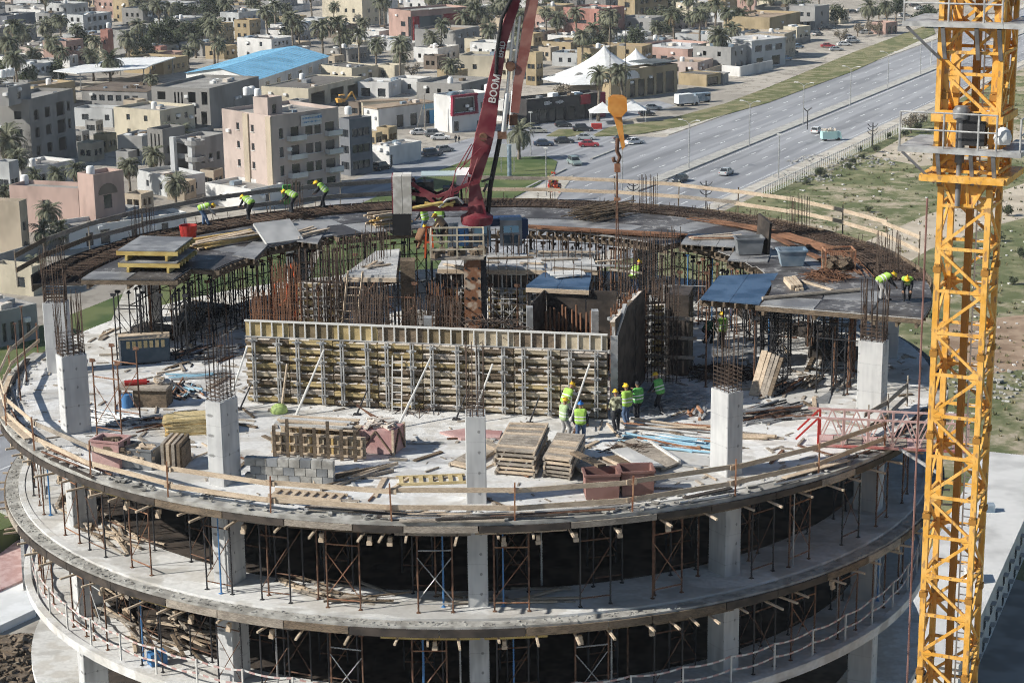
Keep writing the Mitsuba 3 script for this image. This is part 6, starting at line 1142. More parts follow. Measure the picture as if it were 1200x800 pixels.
for u0, u1 in ((.05, .3), (.45, .4), (.55, .6), (.95, .7)): m.bar(pl_(u0, zc - .12) - cB * .12, pl_(u1, zc - 1.0) - cB * .12, .1)
m.bar(pl_(.26, zc - 1.0) - cB * .1, pl_(.74, zc - 1.0) - cB * .1, .14, .12)
put('bracket', m, 'm_crane', cf)
def walk(z, ext0, ext1, rails=True):
    """plank platforms on the four sides"""
    o = O2; w = W2_
    def slab(u0, u1, v0, v1): q = [o + cA * u0 + cB * v0, o + cA * u1 + cB * v0, o + cA * u1 + cB * v1, o + cA * u0 + cB * v1]; put('platform', MB().prism([x[:2] for x in q], z - .18, z), 'm_galv', cf)
    slab(-1.25, w + .15, -ext0, -.16); slab(w + .16, w + ext1, -ext0, w + .3); slab(-1.25, -.16, -.15, w + .3)
    for u in (-1.1, .2, 1.4, w): put('support', MB().bar(o + cA * min(u, w) - cB * (ext0 - .1) + arr(0, 0, z - .2), o + cA * min(max(u, 0), w) - cB * .1 + arr(0, 0, z - 1.35), .14, .1), 'm_steel_grey', cf)
    if rails:
        ps = [o - cA * 1.2 - cB * (ext0 - .05), o + cA * .4 - cB * (ext0 - .05), o + cA * (w * .75) - cB * (ext0 - .05), o + cA * (w + .1) - cB * (ext0 - .05)]
        for q in ps: put('rail_post', MB().tube([q + arr(0, 0, z), q + arr(0, 0, z + 1.3)], .04, 6), 'm_galv', cf)
        for h in (.65, 1.28): put('hand_rail', MB().tube([ps[0] + arr(0, 0, z + h), ps[-1] + arr(0, 0, z + h)], .035, 6), 'm_galv', cf)
        p2 = [o + cA * (w + ext1 - .05) + cB * v for v in (-ext0 + .05, .8, 1.8, w + .2)]
        for q in p2: put('rail_post', MB().tube([q + arr(0, 0, z), q + arr(0, 0, z + 1.2)], .04, 6), 'm_galv', cf)
        for h in (.6, 1.18): put('hand_rail', MB().tube([p2[0] + arr(0, 0, z + h), p2[-1] + arr(0, 0, z + h)], .035, 6), 'm_galv', cf)
bs('m_steel_grey', n2((.14, .14, .145), (.26, .26, .265), 2.0), .5, .3)
walk(54.97, .7, 1.0); walk(59.50, .72, 1.0)
ZW = 54.97; cyl = L0 + cA * .7 - cB * .35
put('hydraulic_cylinder', MB().lathe([(0, -2.6), (.1, -2.6), (.1, -1.0), (.17, -1.0), (.17, .55), (.3, .6), (.32, .9), (.22, 1.05), (0, 1.08)], cyl + arr(0, 0, ZW + .45), 14), 'm_steel_grey', cf, smooth=40)
put('power_pack', MB().box(cyl + cA * .55 + arr(0, .1, ZW + .55), (.8, .5, .9), th).box(cyl + cA * .5 + arr(0, .1, ZW + 1.12), (.5, .4, .3), th), 'm_black', cf)
wb = MB().lathe([(0, 0), (.28, .02), (.34, .25), (.25, .5), (.1, .62), (0, .64)], cyl + cA * 1.55 - cB * .1 + arr(0, 0, ZW + .2), 9); put('bag', wb, 'm_white', smooth=True, label='white sack hung on the handrail of the lower crane platform', cat='sack')
put('cable', MB().tube([O2 - cA * .25 + arr(0, 0, 10), O2 - cA * .25 + arr(0, 0, 53)], .04, 5), 'm_bin_brown', cr)
# gantry from the floor to the mast
k = thing('gantry', 'red and pale lattice footbridge from the top floor to the crane mast', 'footbridge')
pa, pb = arr(*(13.85,-13.86,42.00)), L0 + cB * .9 + arr(0, 0, ZA); pb = arr(19.6, pa[1] - 1.3, ZA); t = unit(pb - pa); n_ = arr(-t[1], t[0], 0); LG = np.linalg.norm(pb - pa)
for i in range(10): u0, u1 = LG * i / 10, LG * (i + 1) / 10 - .03; put('plank', MB().bar(pa + t * u0 + n_ * .65 + arr(0, 0, .12), pa + t * u1 + n_ * .65 + arr(0, 0, .12), 1.25, .06), 'm_wood_grey' if i % 3 else 'm_pink', k)
for s, off in ((0, 0.0), (1, 1.3)):
    o = pa + n_ * off + arr(0, 0, .1); mt = 'm_pink'
    put('chord', MB().bar(o, o + t * LG, .08, .1), 'm_red_faded', k); put('chord', MB().bar(o + arr(0, 0, 1.15) - t * .5, o + t * LG + arr(0, 0, 1.15), .07, .08), 'm_pink', k)
    for i in range(7):
        u = LG * i / 6; put('upright', MB().bar(o + t * u, o + t * u + arr(0, 0, 1.15), .08), 'm_red' if i == 0 else mt, k)
        if i < 6:
            put('diagonal', MB().bar(o + t * u, o + t * (u + LG / 12) + arr(0, 0, 1.15), .05), mt, k); put('diagonal', MB().bar(o + t * (u + LG / 12) + arr(0, 0, 1.15), o + t * (u + LG / 6), .05), mt, k)
    put('end_brace', MB().bar(o - t * .9 + arr(0, 0, .2), o + arr(0, 0, 1.15), .07), 'm_red', k)
for u in (.55, .95): q = pa + t * LG * u; put('tie_bar', MB().bar(q + arr(0, 0, .1), L0 + cB * MW + cA * (0 if u < .7 else MW) + arr(0, 0, ZA - .2), .1), 'm_galv', k)
bs('m_red_faded', n2((.36, .10, .09), (.48, .28, .26), 3.0), .7)
a, b = pol(20.5, 47, ZA), pol(20.8, 57, ZA)
rail('weathered rail boards slanting up beside the footbridge', 20.4, ZA, [52, 58, 66], (.35, .95), .2, ['m_wood_grey', 'm_wood_dark'], 'm_wood_grey', seed=12)
# hook block hanging over the core
k = thing('crane_hook', 'orange crane hook block hanging on cables above the core', 'crane hook'); hx, hy = 6.9, 2.0
hb = lambda x, z: (hx + x, z)
def plate(m, pts, y0, y1): 
    P_ = [arr(hx + x, y0, z) for x, z in pts] + [arr(hx + x, y1, z) for x, z in pts]; n = len(pts); c0, c1 = len(P_), len(P_) + 1
    P_ += [np.mean(P_[:n], 0), np.mean(P_[n:2*n], 0)]; f = []
    for i in range(n): j = (i + 1) % n; f += [[i, j, n + j], [i, n + j, n + i], [c0, j, i], [c1, n + i, n + j]]
    m.add(P_, f)
for y in (-.16, .16):
    m = MB(); plate(m, [(-.42, 54.2), (-.2, 54.32), (.22, 54.32), (.42, 54.2), (.44, 53.6), (.2, 53.32), (-.2, 53.32), (-.44, 53.6)], hy + y - .03, hy + y + .03); put('cheek_plate', m, 'm_hook', k)
for x in (-.22, .22): put('sheave', MB().tube([arr(hx + x, hy - .12, 53.85), arr(hx + x, hy + .12, 53.85)], .2, 16), 'm_steel_grey', k)
m = MB(); plate(m, [(-.2, 53.35), (.2, 53.35), (.36, 51.9), (.22, 51.75), (.02, 52.6)], hy - .07, hy + .07); put('hook_yoke', m, 'm_hook', k)
put('hook', MB().tube([arr(hx, hy, 52.3), arr(hx - .02, hy, 51.7), arr(hx + .12, hy, 51.4), arr(hx + .02, hy, 51.15), arr(hx - .15, hy, 51.2), arr(hx - .2, hy, 51.4)], .09, 8), 'm_rust', k, smooth=True)
for x in (-.35, .38):
    put('hoist_cable', MB().tube([arr(hx + x, hy, 54.0), arr(hx + x * .98, hy, 66)], .018, 4), 'm_steel_dark', k)
for x in (-.07, .07): put('sling_chain', MB().tube([arr(hx - .02, hy, 51.2), arr(hx + x, hy - .1, 46.4), arr(hx + x * 2.2, hy - .2, ZA + 3.3)], .03, 5), 'm_rust', k)
put('shackle', MB().box((hx, hy, 50.9), (.28, .16, .4)).box((hx, hy, 49.4), (.3, .14, .14)), 'm_rust_light', k)
# ---------------------------------------------------------------- concrete placing boom on its rusty column
pb_ = thing('concrete_boom', 'red concrete placing boom with white cylinders on a slewing frame above the core', 'concrete pump boom'); BY = 6.0
bp = lambda x, z, y=0.0: arr(x, BY + y, z)
col = thing('tubular_mast', 'rusty square steel mast with bolt holes carrying the red boom', 'mast'); RC = (-.02, 1.6)
put('shell', MB().bar((*RC, ZA + .0), (*RC, 46.82), .76, .8, up=(1, 0, 0)), 'm_mast_rust', col)
put('back_corner', MB().bar((RC[0] + .53, RC[1] + .1, ZA), (RC[0] + .53, RC[1] + .1, 46.75), .6, .28, up=(1, 0, 0)), 'm_steel_dark', col)
for i in range(11):
    z = ZA + .5 + i * .48
    for x in (-.3, .3): put('bolt', MB().tube([(RC[0] + x, RC[1] - .43, z), (RC[0] + x, RC[1] - .38, z)], .05, 8), 'm_steel_dark', col)
for i in range(5): put('bolt_hole', MB().tube([(RC[0] + .02, RC[1] - .415, ZA + 1.0 + i * .95), (RC[0] + .02, RC[1] - .38, ZA + 1.0 + i * .95)], .08, 10), 'm_black', col)
def mrust(p, n, uv): return mix((.25, .115, .06), (.52, .42, .32), smoothstep(.52, .7, fbm(p.x * 2.6, p.y * 2.6, p.z * 2.2, 3)))
bs('m_mast_rust', mikit.proc(mrust), .75)
# railed platform at its head
k = thing('railed_platform', 'pale railed working platform round the head of the rusty mast', 'platform'); zP = 46.9; x0, x1, y0, y1 = RC[0] - 1.95, RC[0] + .55, RC[1] - .55, RC[1] + 1.3
put('deck', MB().box(((x0 + x1) / 2, (y0 + y1) / 2, zP - .06), (x1 - x0, y1 - y0, .1)), 'm_wood_grey', k)
for x in (x0, (x0 + x1) / 2, x1):
    for y in (y0, y1): put('post', MB().bar((x, y, zP), (x, y, zP + 1.1), .07), 'm_rail_tan', k)
for z in (.4, 1.08):
    for y in (y0, y1): put('rail', MB().bar((x0, y, zP + z), (x1, y, zP + z), .06, .07), 'm_rail_tan', k)
    for x in (x0, x1): put('rail', MB().bar((x, y0, zP + z), (x, y1, zP + z), .06, .07), 'm_rail_tan', k)
bs('m_rail_tan', n2((.40, .34, .25), (.55, .49, .38), 3.0), .7)
gg = random.Random(3); m = MB()
for i in range(26): q = gg.uniform(.12, .4); m.box((gg.uniform(x0, x1), gg.uniform(y0, y1 - .4), zP + q * .4), (q, q * .8, q * .8), gg.uniform(0, 3))
put('site_gear', m, 'm_wood_dark', label='jumbled gear stowed on the railed platform of the mast', cat='gear', kind='stuff')
# control boxes under the boom
for x, w, mt, lb in ((.45, .95, 'm_bin_blue', 'blue grey control box with panels under the boom foot'), (1.95, 1.1, 'm_bin_grey', 'grey blue machine box right of the boom foot')):
    kk = thing('machine_box', lb, 'machine'); put('housing', MB().box((x, BY + 1.2, ZB + .9), (w, .9, 1.3)), mt, kk); put('panel', MB().box((x, BY + .74, ZB + 1.1), (w * .7, .03, .35)), 'm_blue_light', kk); put('panel', MB().box((x, BY + .74, ZB + .6), (w * .75, .03, .4)), 'm_gen', kk)
put('machine_box', MB().box((1.2, BY + 1.7, ZB + 1.35), (2.6, 1.0, .35), .1).box((2.5, BY + 1.4, ZB + 1.0), (.5, .5, 1.0), .3), 'm_blue_dark', label='dark blue tank across the rear of the boom foot', cat='tank')
bs('m_blue_dark', (.03, .055, .12), .5)
put('drum', MB().lathe([(0, 0), (.28, 0), (.29, .4), (.28, .85), (0, .85)], (-.45, BY + .9, ZB + .3), 12), 'm_blue', smooth=40, label='bright blue plastic drum left of the control box', cat='drum')
put('board', MB().box((-.95, BY + .9, ZB + .8), (.5, .06, 1.3), .3, tilt=.15), 'm_bin_blue', label='pale blue sheet leaning left of the blue drum', cat='sheet')
# slewing base
put('slew_ring', MB().lathe([(0, 0), (.75, 0), (.8, .15), (.8, .4), (.6, .5), (.45, .6), (.42, 1.0), (0, 1.0)], bp(.25, ZB + 1.55), 18), 'm_pump', pb_, smooth=35)
put('turret', MB().hexa([bp(-.2, 47.95, -.36), bp(.75, 47.95, -.36), bp(.75, 47.95, .36), bp(-.2, 47.95, .36)], [bp(-.05, 49.9, -.3), bp(.32, 49.9, -.3), bp(.32, 49.9, .3), bp(-.05, 49.9, .3)]), 'm_pump', pb_)
# counterweight arm
for y in (-.45, .45):
    for a, b in (((-3.1, 48.55), (-.2, 48.4)), ((-3.1, 49.75), (-1.7, 49.0)), ((-1.7, 49.0), (.1, 49.7)), ((-3.1, 49.75), (-3.1, 48.5)), ((-2.9, 49.75), (-1.6, 48.5)), ((-1.0, 48.5), (-.9, 49.5)), ((-1.6, 48.5), (-.9, 49.5)), ((-3.1, 49.2), (-1.9, 49.05))):
        put('frame_bar', MB().bar(bp(a[0], a[1], y), bp(b[0], b[1], y), .13, .16), 'm_pump', pb_)
put('counterweight', MB().box(bp(-3.62, 49.15), (.44, 1.25, 1.85)), 'm_cw', pb_); put('counterweight', MB().box(bp(-3.16, 49.15), (.44, 1.25, 1.85)), 'm_cw', pb_)
put('counterweight_edge', MB().box(bp(-3.87, 49.15), (.05, 1.2, 1.8)), 'm_pump', pb_)
bs('m_cw', n2((.40, .38, .34), (.60, .58, .54), 2.6), .85)
put('frame_deck', MB().box(bp(-1.6, 48.36), (2.9, 1.0, .12)), 'm_pump', pb_)
put('roof_plate', MB().box(bp(-1.35, 50.05, .2), (2.2, 1.0, .06), 0, tilt=.05), 'm_roofplate', pb_); bs('m_roofplate', (.42, .50, .50), .5)
for x in (-2.3, -.5): put('roof_post', MB().bar(bp(x, 48.4, .3), bp(x, 50.0, .3), .1), 'm_steel_dark', pb_)
put('engine', MB().box(bp(-2.3, 49.1, .2), (.9, .8, 1.2)).box(bp(-1.0, 49.0, .2), (.8, .7, .8)), 'm_black', pb_); put('cover', MB().box(bp(-.35, 49.9, .1), (.75, .7, .6), 0, tilt=.4), 'm_white', pb_)
put('yellow_straps', MB().tube([bp(-2.9, 48.5, -.55), bp(-2.2, 48.62, -.6), bp(-1.5, 48.75, -.6), bp(-.9, 48.6, -.55)], .09, 6).tube([bp(-2.3, 48.75, -.55), bp(-1.4, 48.55, -.6), bp(-.8, 48.8, -.55)], .07, 6), 'm_h20', pb_, smooth=True)
put('pipe_bend', MB().tube([bp(-1.6, 48.5, -.6), bp(-1.2, 48.9, -.62), bp(-.7, 49.0, -.62), bp(-.4, 48.7, -.6)], .07, 6), 'm_galv', pb_, smooth=True)
# main boom, a tapered box girder
def boom(pts, wds, dep, mat, nm):
    m = MB(); f = []; v = []
    for i, (x, z) in enumerate(pts):
        a = unit(arr(*(np.array(pts[min(i + 1, len(pts) - 1)]) - np.array(pts[max(i - 1, 0)])))); n_ = arr(a[1], 0, -a[0]) * wds[i] / 2
        for s, y in ((-1, -dep / 2), (1, -dep / 2), (1, dep / 2), (-1, dep / 2)): v.append(bp(x, z, y) + n_ * s)
    for i in range(len(pts) - 1):
        for j in range(4): q = (j + 1) % 4; f += [[i*4+j, i*4+q, i*4+4+q], [i*4+j, i*4+4+q, i*4+4+j]]
    e = (len(pts) - 1) * 4; f += [[0, 2, 1], [0, 3, 2], [e, e + 1, e + 2], [e, e + 2, e + 3]]
    m.add(v, f); return put(nm, m, mat, pb_)
boom([(.10, 49.6), (.56, 51.36), (.68, 51.9)], [.6, .86, .9], .6, 'm_pump', 'boom_foot')
main = boom([(.68, 51.9), (.83, 52.47), (1.18, 54.4), (1.62, 56.44), (2.22, 58.26), (2.9, 60.9)], [.9, .86, .62, .46, .48, .44], .5, 'm_pump', 'main_arm')
boom([(2.18, 53.05), (2.34, 54.4), (2.68, 56.02), (3.03, 58.06), (3.45, 60.5)], [.42, .46, .52, .56, .5], .42, 'm_pump_faded', 'folded_arm')
ch = unit(arr(.40, 0, 1.98)); 
def letters(txt, x, z, hgt):
    tm = meshkit.text_mesh(txt, hgt, .02, True); v = np.array(tm.vertices); side = arr(ch[2], 0, -ch[0])
    w = bp(x, z, -.285)[None] + v[:, :1] * ch[None] - v[:, 1:2] * side[None] * -1 * -1 - v[:, 2:3] * arr(0, 1, 0)[None]
    put('lettering', (w, np.array(tm.faces)), 'm_white_bar', main, kind='stuff')
letters('BOOM', 1.22, 53.5, .34); letters('BHD', 1.62, 55.7, .28)
for (a, b, r) in (((1.6, 52.0), (1.82, 54.0), .13), ((1.93, 52.25), (2.12, 54.1), .11)):
    for y in (-.1,): put('cylinder', MB().tube([bp(*a, y), bp(*b, y)], r, 10), 'm_white', pb_, smooth=40); u = unit(bp(*b) - bp(*a)); put('piston_rod', MB().tube([bp(*b, y), bp(*b, y) + u * 3.6], r * .6, 8), 'm_chrome', pb_, smooth=40)
scene['m_chrome'] = {'type': 'twosided', 'bsdf': {'type': 'principled', 'base_color': {'type': 'rgb', 'value': [.72, .72, .7]}, 'metallic': .4, 'roughness': .35}}
put('link', MB().box(bp(1.55, 51.95), (.45, .5, .35)).box(bp(2.05, 52.7), (.4, .5, .5), .3), 'm_rust', pb_); put('pivot', MB().tube([bp(2.0, 55.3, -.3), bp(2.0, 55.3, .3)], .24, 12).tube([bp(.62, 51.9, -.40), bp(.62, 51.9, .40)], .2, 12), 'm_rust', pb_, kind='stuff')
put('hose', MB().tube([bp(2.6, 60.2, -.3), bp(2.05, 58.5, -.34), bp(1.6, 57.6, -.36), bp(1.36, 56.1, -.36), bp(1.3, 54.95, -.3)], .09, 8), 'm_rubber', pb_, smooth=True)
put('delivery_pipe', MB().tube([bp(1.5, 52.0, .3), bp(1.25, 50.8, .34), bp(.95, 49.4, .36), bp(.8, 48.0, .35)], .12, 8), 'm_black', pb_, smooth=True)
put('guard_rail', MB().tube([bp(.05, 51.6, -.5), bp(-.75, 50.3, -.5), bp(-1.05, 49.0, -.5)], .03, 5).tube([bp(.5, 51.4, -.5), bp(-.55, 50.35, -.5)], .03, 5).tube([bp(.35, 50.9, -.5), bp(-.25, 49.2, -.5)], .03, 5).tube([bp(.05, 50.6, -.5), bp(-.65, 49.2, -.5), bp(-1.0, 49.1, -.5)], .03, 5).tube([bp(.8, 51.8, -.5), bp(.3, 51.9, -.5), bp(-.35, 50.6, -.5)], .03, 5), 'm_pump', pb_)
put('rib', MB().bar(bp(.5, 49.7, -.33), bp(1.05, 49.9, -.33), .06, .1).bar(bp(.6, 49.2, -.33), bp(.8, 49.6, -.33), .06, .12), 'm_black', pb_)

# ---------------------------------------------------------------- people
def hull(pts):
    return m3.Manifold.batch_hull([m3.Manifold.sphere(r, 10).translate(tuple(map(float, p))) for p, r in pts])
def chain(pts, grow=0.0):
    return [hull([(pts[i][0], pts[i][1] + grow), (pts[i + 1][0], pts[i + 1][1] + grow)]) for i in range(len(pts) - 1)]
def uni(ms): return m3.Manifold.batch_boolean(ms, m3.OpType.Add)
def person(label, p, rz, lean=.05, crouch=0.0, arms=((.30, .12, -.42), (-.30, .12, -.42)), step=.12, top='m_dark_cloth', vest='m_vest', legs='m_jeans', hat='m_hat_yellow', s=1.0, turn=0.0, twist=0.0):
    """facing +y before the turn rz; arms: hands from the shoulder middle; crouch from 0 to 1"""
    key = thing('person', label, 'person', None); M = at(p, rz, s)
    hz = .94 - .46 * crouch; hy = -.30 * math.sin(min(lean, 1.2)) * (1 - crouch) - .12 * crouch; hip = arr(0, hy, hz)
    rot = lambda v: arr(v[0], v[1] * math.cos(lean) + v[2] * math.sin(lean), -v[1] * math.sin(lean) + v[2] * math.cos(lean))
    T_ = lambda x, y, z: hip + rot(arr(x, y, z))
    torso = [(T_(-.09, 0, .02), .125), (T_(.09, 0, .02), .125), (T_(-.10, .0, .22), .115), (T_(.10, .0, .22), .115), (T_(-.13, -.01, .44), .105), (T_(.13, -.01, .44), .105)]
    neck, head = T_(0, .0, .53), T_(0, .03, .70)
    if lean > .6: head = T_(0, .10, .66)
    body = [hull([(q, r - .02) for q, r in torso]), hull([(T_(0, 0, .46), .06), (neck, .055)]), hull([(neck, .055), (head, .07)])]
    fwd, upv = rot(arr(0, 1, 0)), rot(arr(0, 0, 1))
    if lean > .6: c_, s_ = math.cos(-.5), math.sin(-.5); fwd, upv = fwd * c_ - upv * s_, upv * c_ + fwd * s_
    sid = arr(1, 0, 0); H_ = lambda x, y, z: head + sid * x + fwd * y + upv * z
    body.append(hull([(H_(0, -.015, .035), .095), (H_(0, .025, .0), .08), (H_(0, .045, -.075), .048)]))
    body += [hull([(H_(0, .10, .015), .010), (H_(0, .118, -.022), .016)]), hull([(H_(.088, -.005, .02), .02), (H_(.088, -.01, -.02), .014)]), hull([(H_(-.088, -.005, .02), .02), (H_(-.088, -.01, -.02), .014)])]
    sleeves, hands = [], []
    for i, a in enumerate(arms):
        sg = 1 if i == 0 else -1; sh = T_(sg * .19, 0, .43); tgt = T_(0, 0, .43) + (arr(*a) if len(a) == 3 else rot(arr(*a[:3])))
        d = tgt - sh; L = np.linalg.norm(d); L1, L2 = .29, .27
        if L > (L1 + L2) * .985: d = d / L * (L1 + L2) * .985; L = np.linalg.norm(d); tgt = sh + d
        x = (L1 * L1 - L2 * L2 + L * L) / (2 * L); hh = math.sqrt(max(L1 * L1 - x * x, 0)); u = d / L; w = arr(sg * .6, -.6, -.5); w = unit(w - u * (w @ u)); el = sh + u * x + w * hh
        pts = [(sh, .062), (el, .05), (tgt, .036)]; body += chain(pts); sleeves.append(([(sh, .062), (el, .05), (el + (tgt - el) * .85, .04)]))
        f = unit(tgt - el); sd = unit(np.cross(f, (0, 0, 1)) + arr(0, 1e-3, 0)); nn = np.cross(sd, f); palm = tgt + f * .055
        body.append(hull([(tgt, .032), (palm + sd * .026, .02), (palm - sd * .026, .02)]))
        for j in range(4):
            b = palm + sd * (-.030 + .020 * j) + f * .012; l = (.052, .060, .056, .044)[j]; k2 = b + f * l * .55; body += chain([(b, .0105), (k2, .0095), (k2 + unit(f * .6 - nn * .8) * l * .6, .008)])
        tb = tgt + f * .02 + sd * .03 * sg; body += chain([(tb, .012), (tb + unit(sd * sg + f * .8 - nn * .3) * .05, .010), (tb + unit(sd * sg * .5 + f) * .085, .008)])
    trousers, boots = [], []
    for sg in (1, -1):
        hp = hip + arr(sg * .095, 0, -.02); ft = arr(sg * .11, step * sg, .075); d = ft - hp; L = np.linalg.norm(d); L1, L2 = .455, .44
        if L > (L1 + L2) * .99: L = (L1 + L2) * .99; d = unit(d) * L
        x = (L1 * L1 - L2 * L2 + L * L) / (2 * L); hh = math.sqrt(max(L1 * L1 - x * x, 0)); u = d / L if abs(np.linalg.norm(d) - L) < 1e-6 else unit(d); w = arr(sg * .15, 1, .1); w = unit(w - u * (w @ u)); kn = hp + u * x + w * hh
        body += chain([(hp, .085), (kn, .06), (ft, .042)]); trousers.append([(hp, .10), (kn, .072), (ft + arr(0, 0, .02), .058)])
        body.append(hull([(ft, .04), (ft + arr(0, .12, -.045), .028)])); boots.append(hull([(arr(ft[0], ft[1] - .05, .05), .048), (arr(ft[0], ft[1] + .15, .04), .038), (ft + arr(0, 0, .03), .05)]))
    put('body', uni(body), 'm_skin', key, M, smooth=60)
    put('trousers', uni([hull([(T_(-.09, 0, .0), .135), (T_(.09, 0, .0), .135), (T_(0, 0, .14), .12)])] + [c for t_ in trousers for c in chain(t_, .012)]), legs, key, M, smooth=60)
    put('jacket', uni([hull([(q, r + .008) for q, r in torso])] + [c for t_ in sleeves for c in chain(t_, .014)]), top, key, M, smooth=60)
    for b in boots: put('boot', b, 'm_black', key, M, smooth=60)
    if vest:
        shell = uni([hull([(q, r + .028) for q, r in torso]), hull([(T_(-.17, 0, .44), .085), (T_(.17, 0, .44), .085)])]); v = put('vest', shell, vest, key, M, smooth=60)
        big = hull([(q, r + .034) for q, r in torso])
        for z in (.10, .24):
            slab = m3.Manifold.cube((2, 2, .05), True).rotate((-math.degrees(lean), 0, 0)).translate(tuple(map(float, T_(0, 0, z)))); b = big ^ slab
            if b.num_tri(): put('reflective_band', b, 'm_reflect', v, M)
    if hat:
        hm = m3.Manifold.sphere(.125, 16).scale((.95, 1.15, .95)).trim_by_plane((0, 0, 1), 0.0); brim = m3.Manifold.cylinder(.02, .15, .145, 16).scale((.9, 1.15, 1)).translate((0, .03, -.005)); ridge = m3.Manifold.cube((.03, .26, .03), True).translate((0, 0, .115))
        ang = math.degrees(math.atan2(-upv[1], upv[2])); hh_ = (hm + brim + ridge).rotate((ang, 0, 0)).translate(tuple(map(float, H_(0, .0, .045)))); put('helmet', hh_, hat, key, M, smooth=50)
    else:
        put('hair', m3.Manifold.sphere(.108, 12).scale((.95, 1.08, 1)).trim_by_plane((0, -.35, 1), .0).translate(tuple(map(float, H_(0, -.012, .035)))), 'm_dark_cloth', key, M, smooth=60)
dn = ((.16, .35, -.50), (-.16, .38, -.48)); rest = ((.27, .06, -.52), (-.27, .10, -.50)); fold = ((.12, .26, -.16), (-.12, .26, -.2)); reach = ((.14, .48, -.05), (-.14, .46, -.12)); phone = ((.14, .30, -.05), (-.27, .05, -.50))
person('worker in grey trousers and yellow helmet standing behind the narrower ribbed stack', (3.66,-12.20,42.00), -1.0, arms=fold, top='m_dark_cloth', vest='m_vest_pale', legs='m_grey_cloth')
bs('m_vest_pale', (.38, .50, .26), .8)
person('worker in blue helmet and lime vest seen from behind beside the ribbed stack', (4.29,-12.82,42.00), -.15, arms=rest, top='m_dark_cloth', hat='m_hat_blue')
person('worker in lime vest stooping behind the right end prop of the long formwork', fpt(14.5, 0, .75) * arr(1, 1, 0) + arr(0, 0, ZA), -.9, lean=.55, arms=reach, legs='m_grey_cloth', top='m_grey_cloth')
person('worker in mottled jacket and yellow helmet looking down, nearest the shaded wall', (5.89,-11.14,42.00), .3, lean=.25, arms=dn, top='m_camo', vest=None, legs='m_dark_cloth'); bs('m_camo', n2((.10, .10, .06), (.48, .48, .32), 7.0, lo=.45, hi=.55), .9)
person('worker in green vest and jeans with yellow helmet left of the bareheaded worker', (6.38,-10.31,42.00), .5, lean=.1, arms=reach)
person('bareheaded worker in green vest and dark trousers at the shaded wall', (6.89,-9.85,42.00), .6, lean=.05, arms=reach, vest='m_vest_green', legs='m_dark_cloth', hat=None)
person('worker in green vest striding away from the shaded wall', (7.89,-8.51,42.00), .8, lean=.35, arms=dn, vest='m_vest_green', legs='m_dark_cloth', step=.30)
person('worker in lime vest and jeans bending over forms at the rear right of the core', (7.76,1.89,44.75), -1.1, lean=.5, arms=reach)
put('plank', MB().box(np.array((7.76,1.89,44.75)) + arr(0, 0, -.06), (1.4, 1.0, .1), CR), 'm_wood_grey', label='board that the worker at the rear right of the core stands on', cat='plank')
person('worker in jeans and lime vest bent double over the ring bars, leftmost of the four', (-14.00,12.45,46.45), -1.3, lean=1.35, arms=dn, top='m_grey_cloth')
person('worker in dark trousers bent over the ring bars, second of the four from left', (-11.92,13.93,46.45), .9, lean=1.15, arms=dn, legs='m_dark_cloth')
person('worker bent over behind the tall column bars on the rear left ring', (-9.80,15.71,46.45), 1.2, lean=1.2, arms=dn, legs='m_dark_cloth')
person('worker in dark clothes and lime vest stooping on the ring, rightmost of the four', (-8.18,17.09,46.45), 1.35, lean=.85, arms=dn, legs='m_dark_cloth')
put('hung_vest', MB().box(pol(21.6, -151.5, ZB + 1.05), (.5, .12, .7), .5).box(pol(21.6, -151.5, ZB + .5), (.35, .1, .4), .5), 'm_vest_green', label='bright green vest hung on the rear left guard rail', cat='vest')
person('worker in jeans with lime vest standing left of the boom foot', (-2.47,10.53,46.05), 1.0, lean=.3, arms=dn, hat=None)
person('worker in lime vest seen from behind under the boom frame', (-1.67,10.02,46.05), .1, lean=.15, arms=fold, legs='m_dark_cloth', hat=None)
person('worker in tan shirt and yellow helmet bending left of the railed platform', (-1.54,7.02,46.35), 1.1, lean=.75, arms=dn, top='m_tan_cloth', vest=None, legs='m_dark_cloth')
person('crouching worker in brown clothes with yellow helmet at the dark column form', (-2.58,7.28,46.05), -.6, lean=.7, crouch=.75, arms=dn, top='m_brown_cloth', vest=None, legs='m_brown_cloth')
put('jack', MB().bar(np.array((-2.13,5.83,46.00)) + arr(-.22, 0, -.1), np.array((-2.13,5.83,46.00)) + arr(-.12, 0, 1.5), .09).bar(np.array((-2.13,5.83,46.00)) + arr(.22, 0, -.1), np.array((-2.13,5.83,46.00)) + arr(.12, 0, 1.5), .09).bar(np.array((-2.13,5.83,46.00)) + arr(-.14, 0, 1.45), np.array((-2.13,5.83,46.00)) + arr(.14, 0, 1.45), .1).bar(np.array((-2.13,5.83,46.00)) + arr(-.18, 0, .7), np.array((-2.13,5.83,46.00)) + arr(.18, 0, .7), .09), 'm_orange', label='orange steel trestle standing in front of the tan shirted worker', cat='trestle')
person('worker in lime vest bending at the right end of the ring, left of the pair', (18.11,-5.67,46.10), -1.35, lean=1.2, arms=dn, legs='m_grey_cloth')
person('worker crouching face on at the right end of the ring with yellow helmet', (19.08,-5.74,46.10), 2.9, lean=.95, crouch=.45, arms=dn, top='m_dark_cloth', legs='m_dark_cloth')
person('worker in lime vest standing in the shade below the blue grey table', (12.00,2.10,42.00), .4, lean=.1, arms=fold, legs='m_dark_cloth')
person('worker in dark green crouching in the shade below the blue grey table', (11.42,3.13,42.00), -1.0, lean=.8, crouch=.6, arms=dn, top='m_dark_green', vest=None, legs='m_dark_cloth', hat=None); bs('m_dark_green', (.04, .10, .05), .9)
person('pedestrian in dark clothes on the far street, left of the pair', (-3.29,345.38,0.00), .3, arms=rest, vest=None, legs='m_dark_cloth', hat=None)
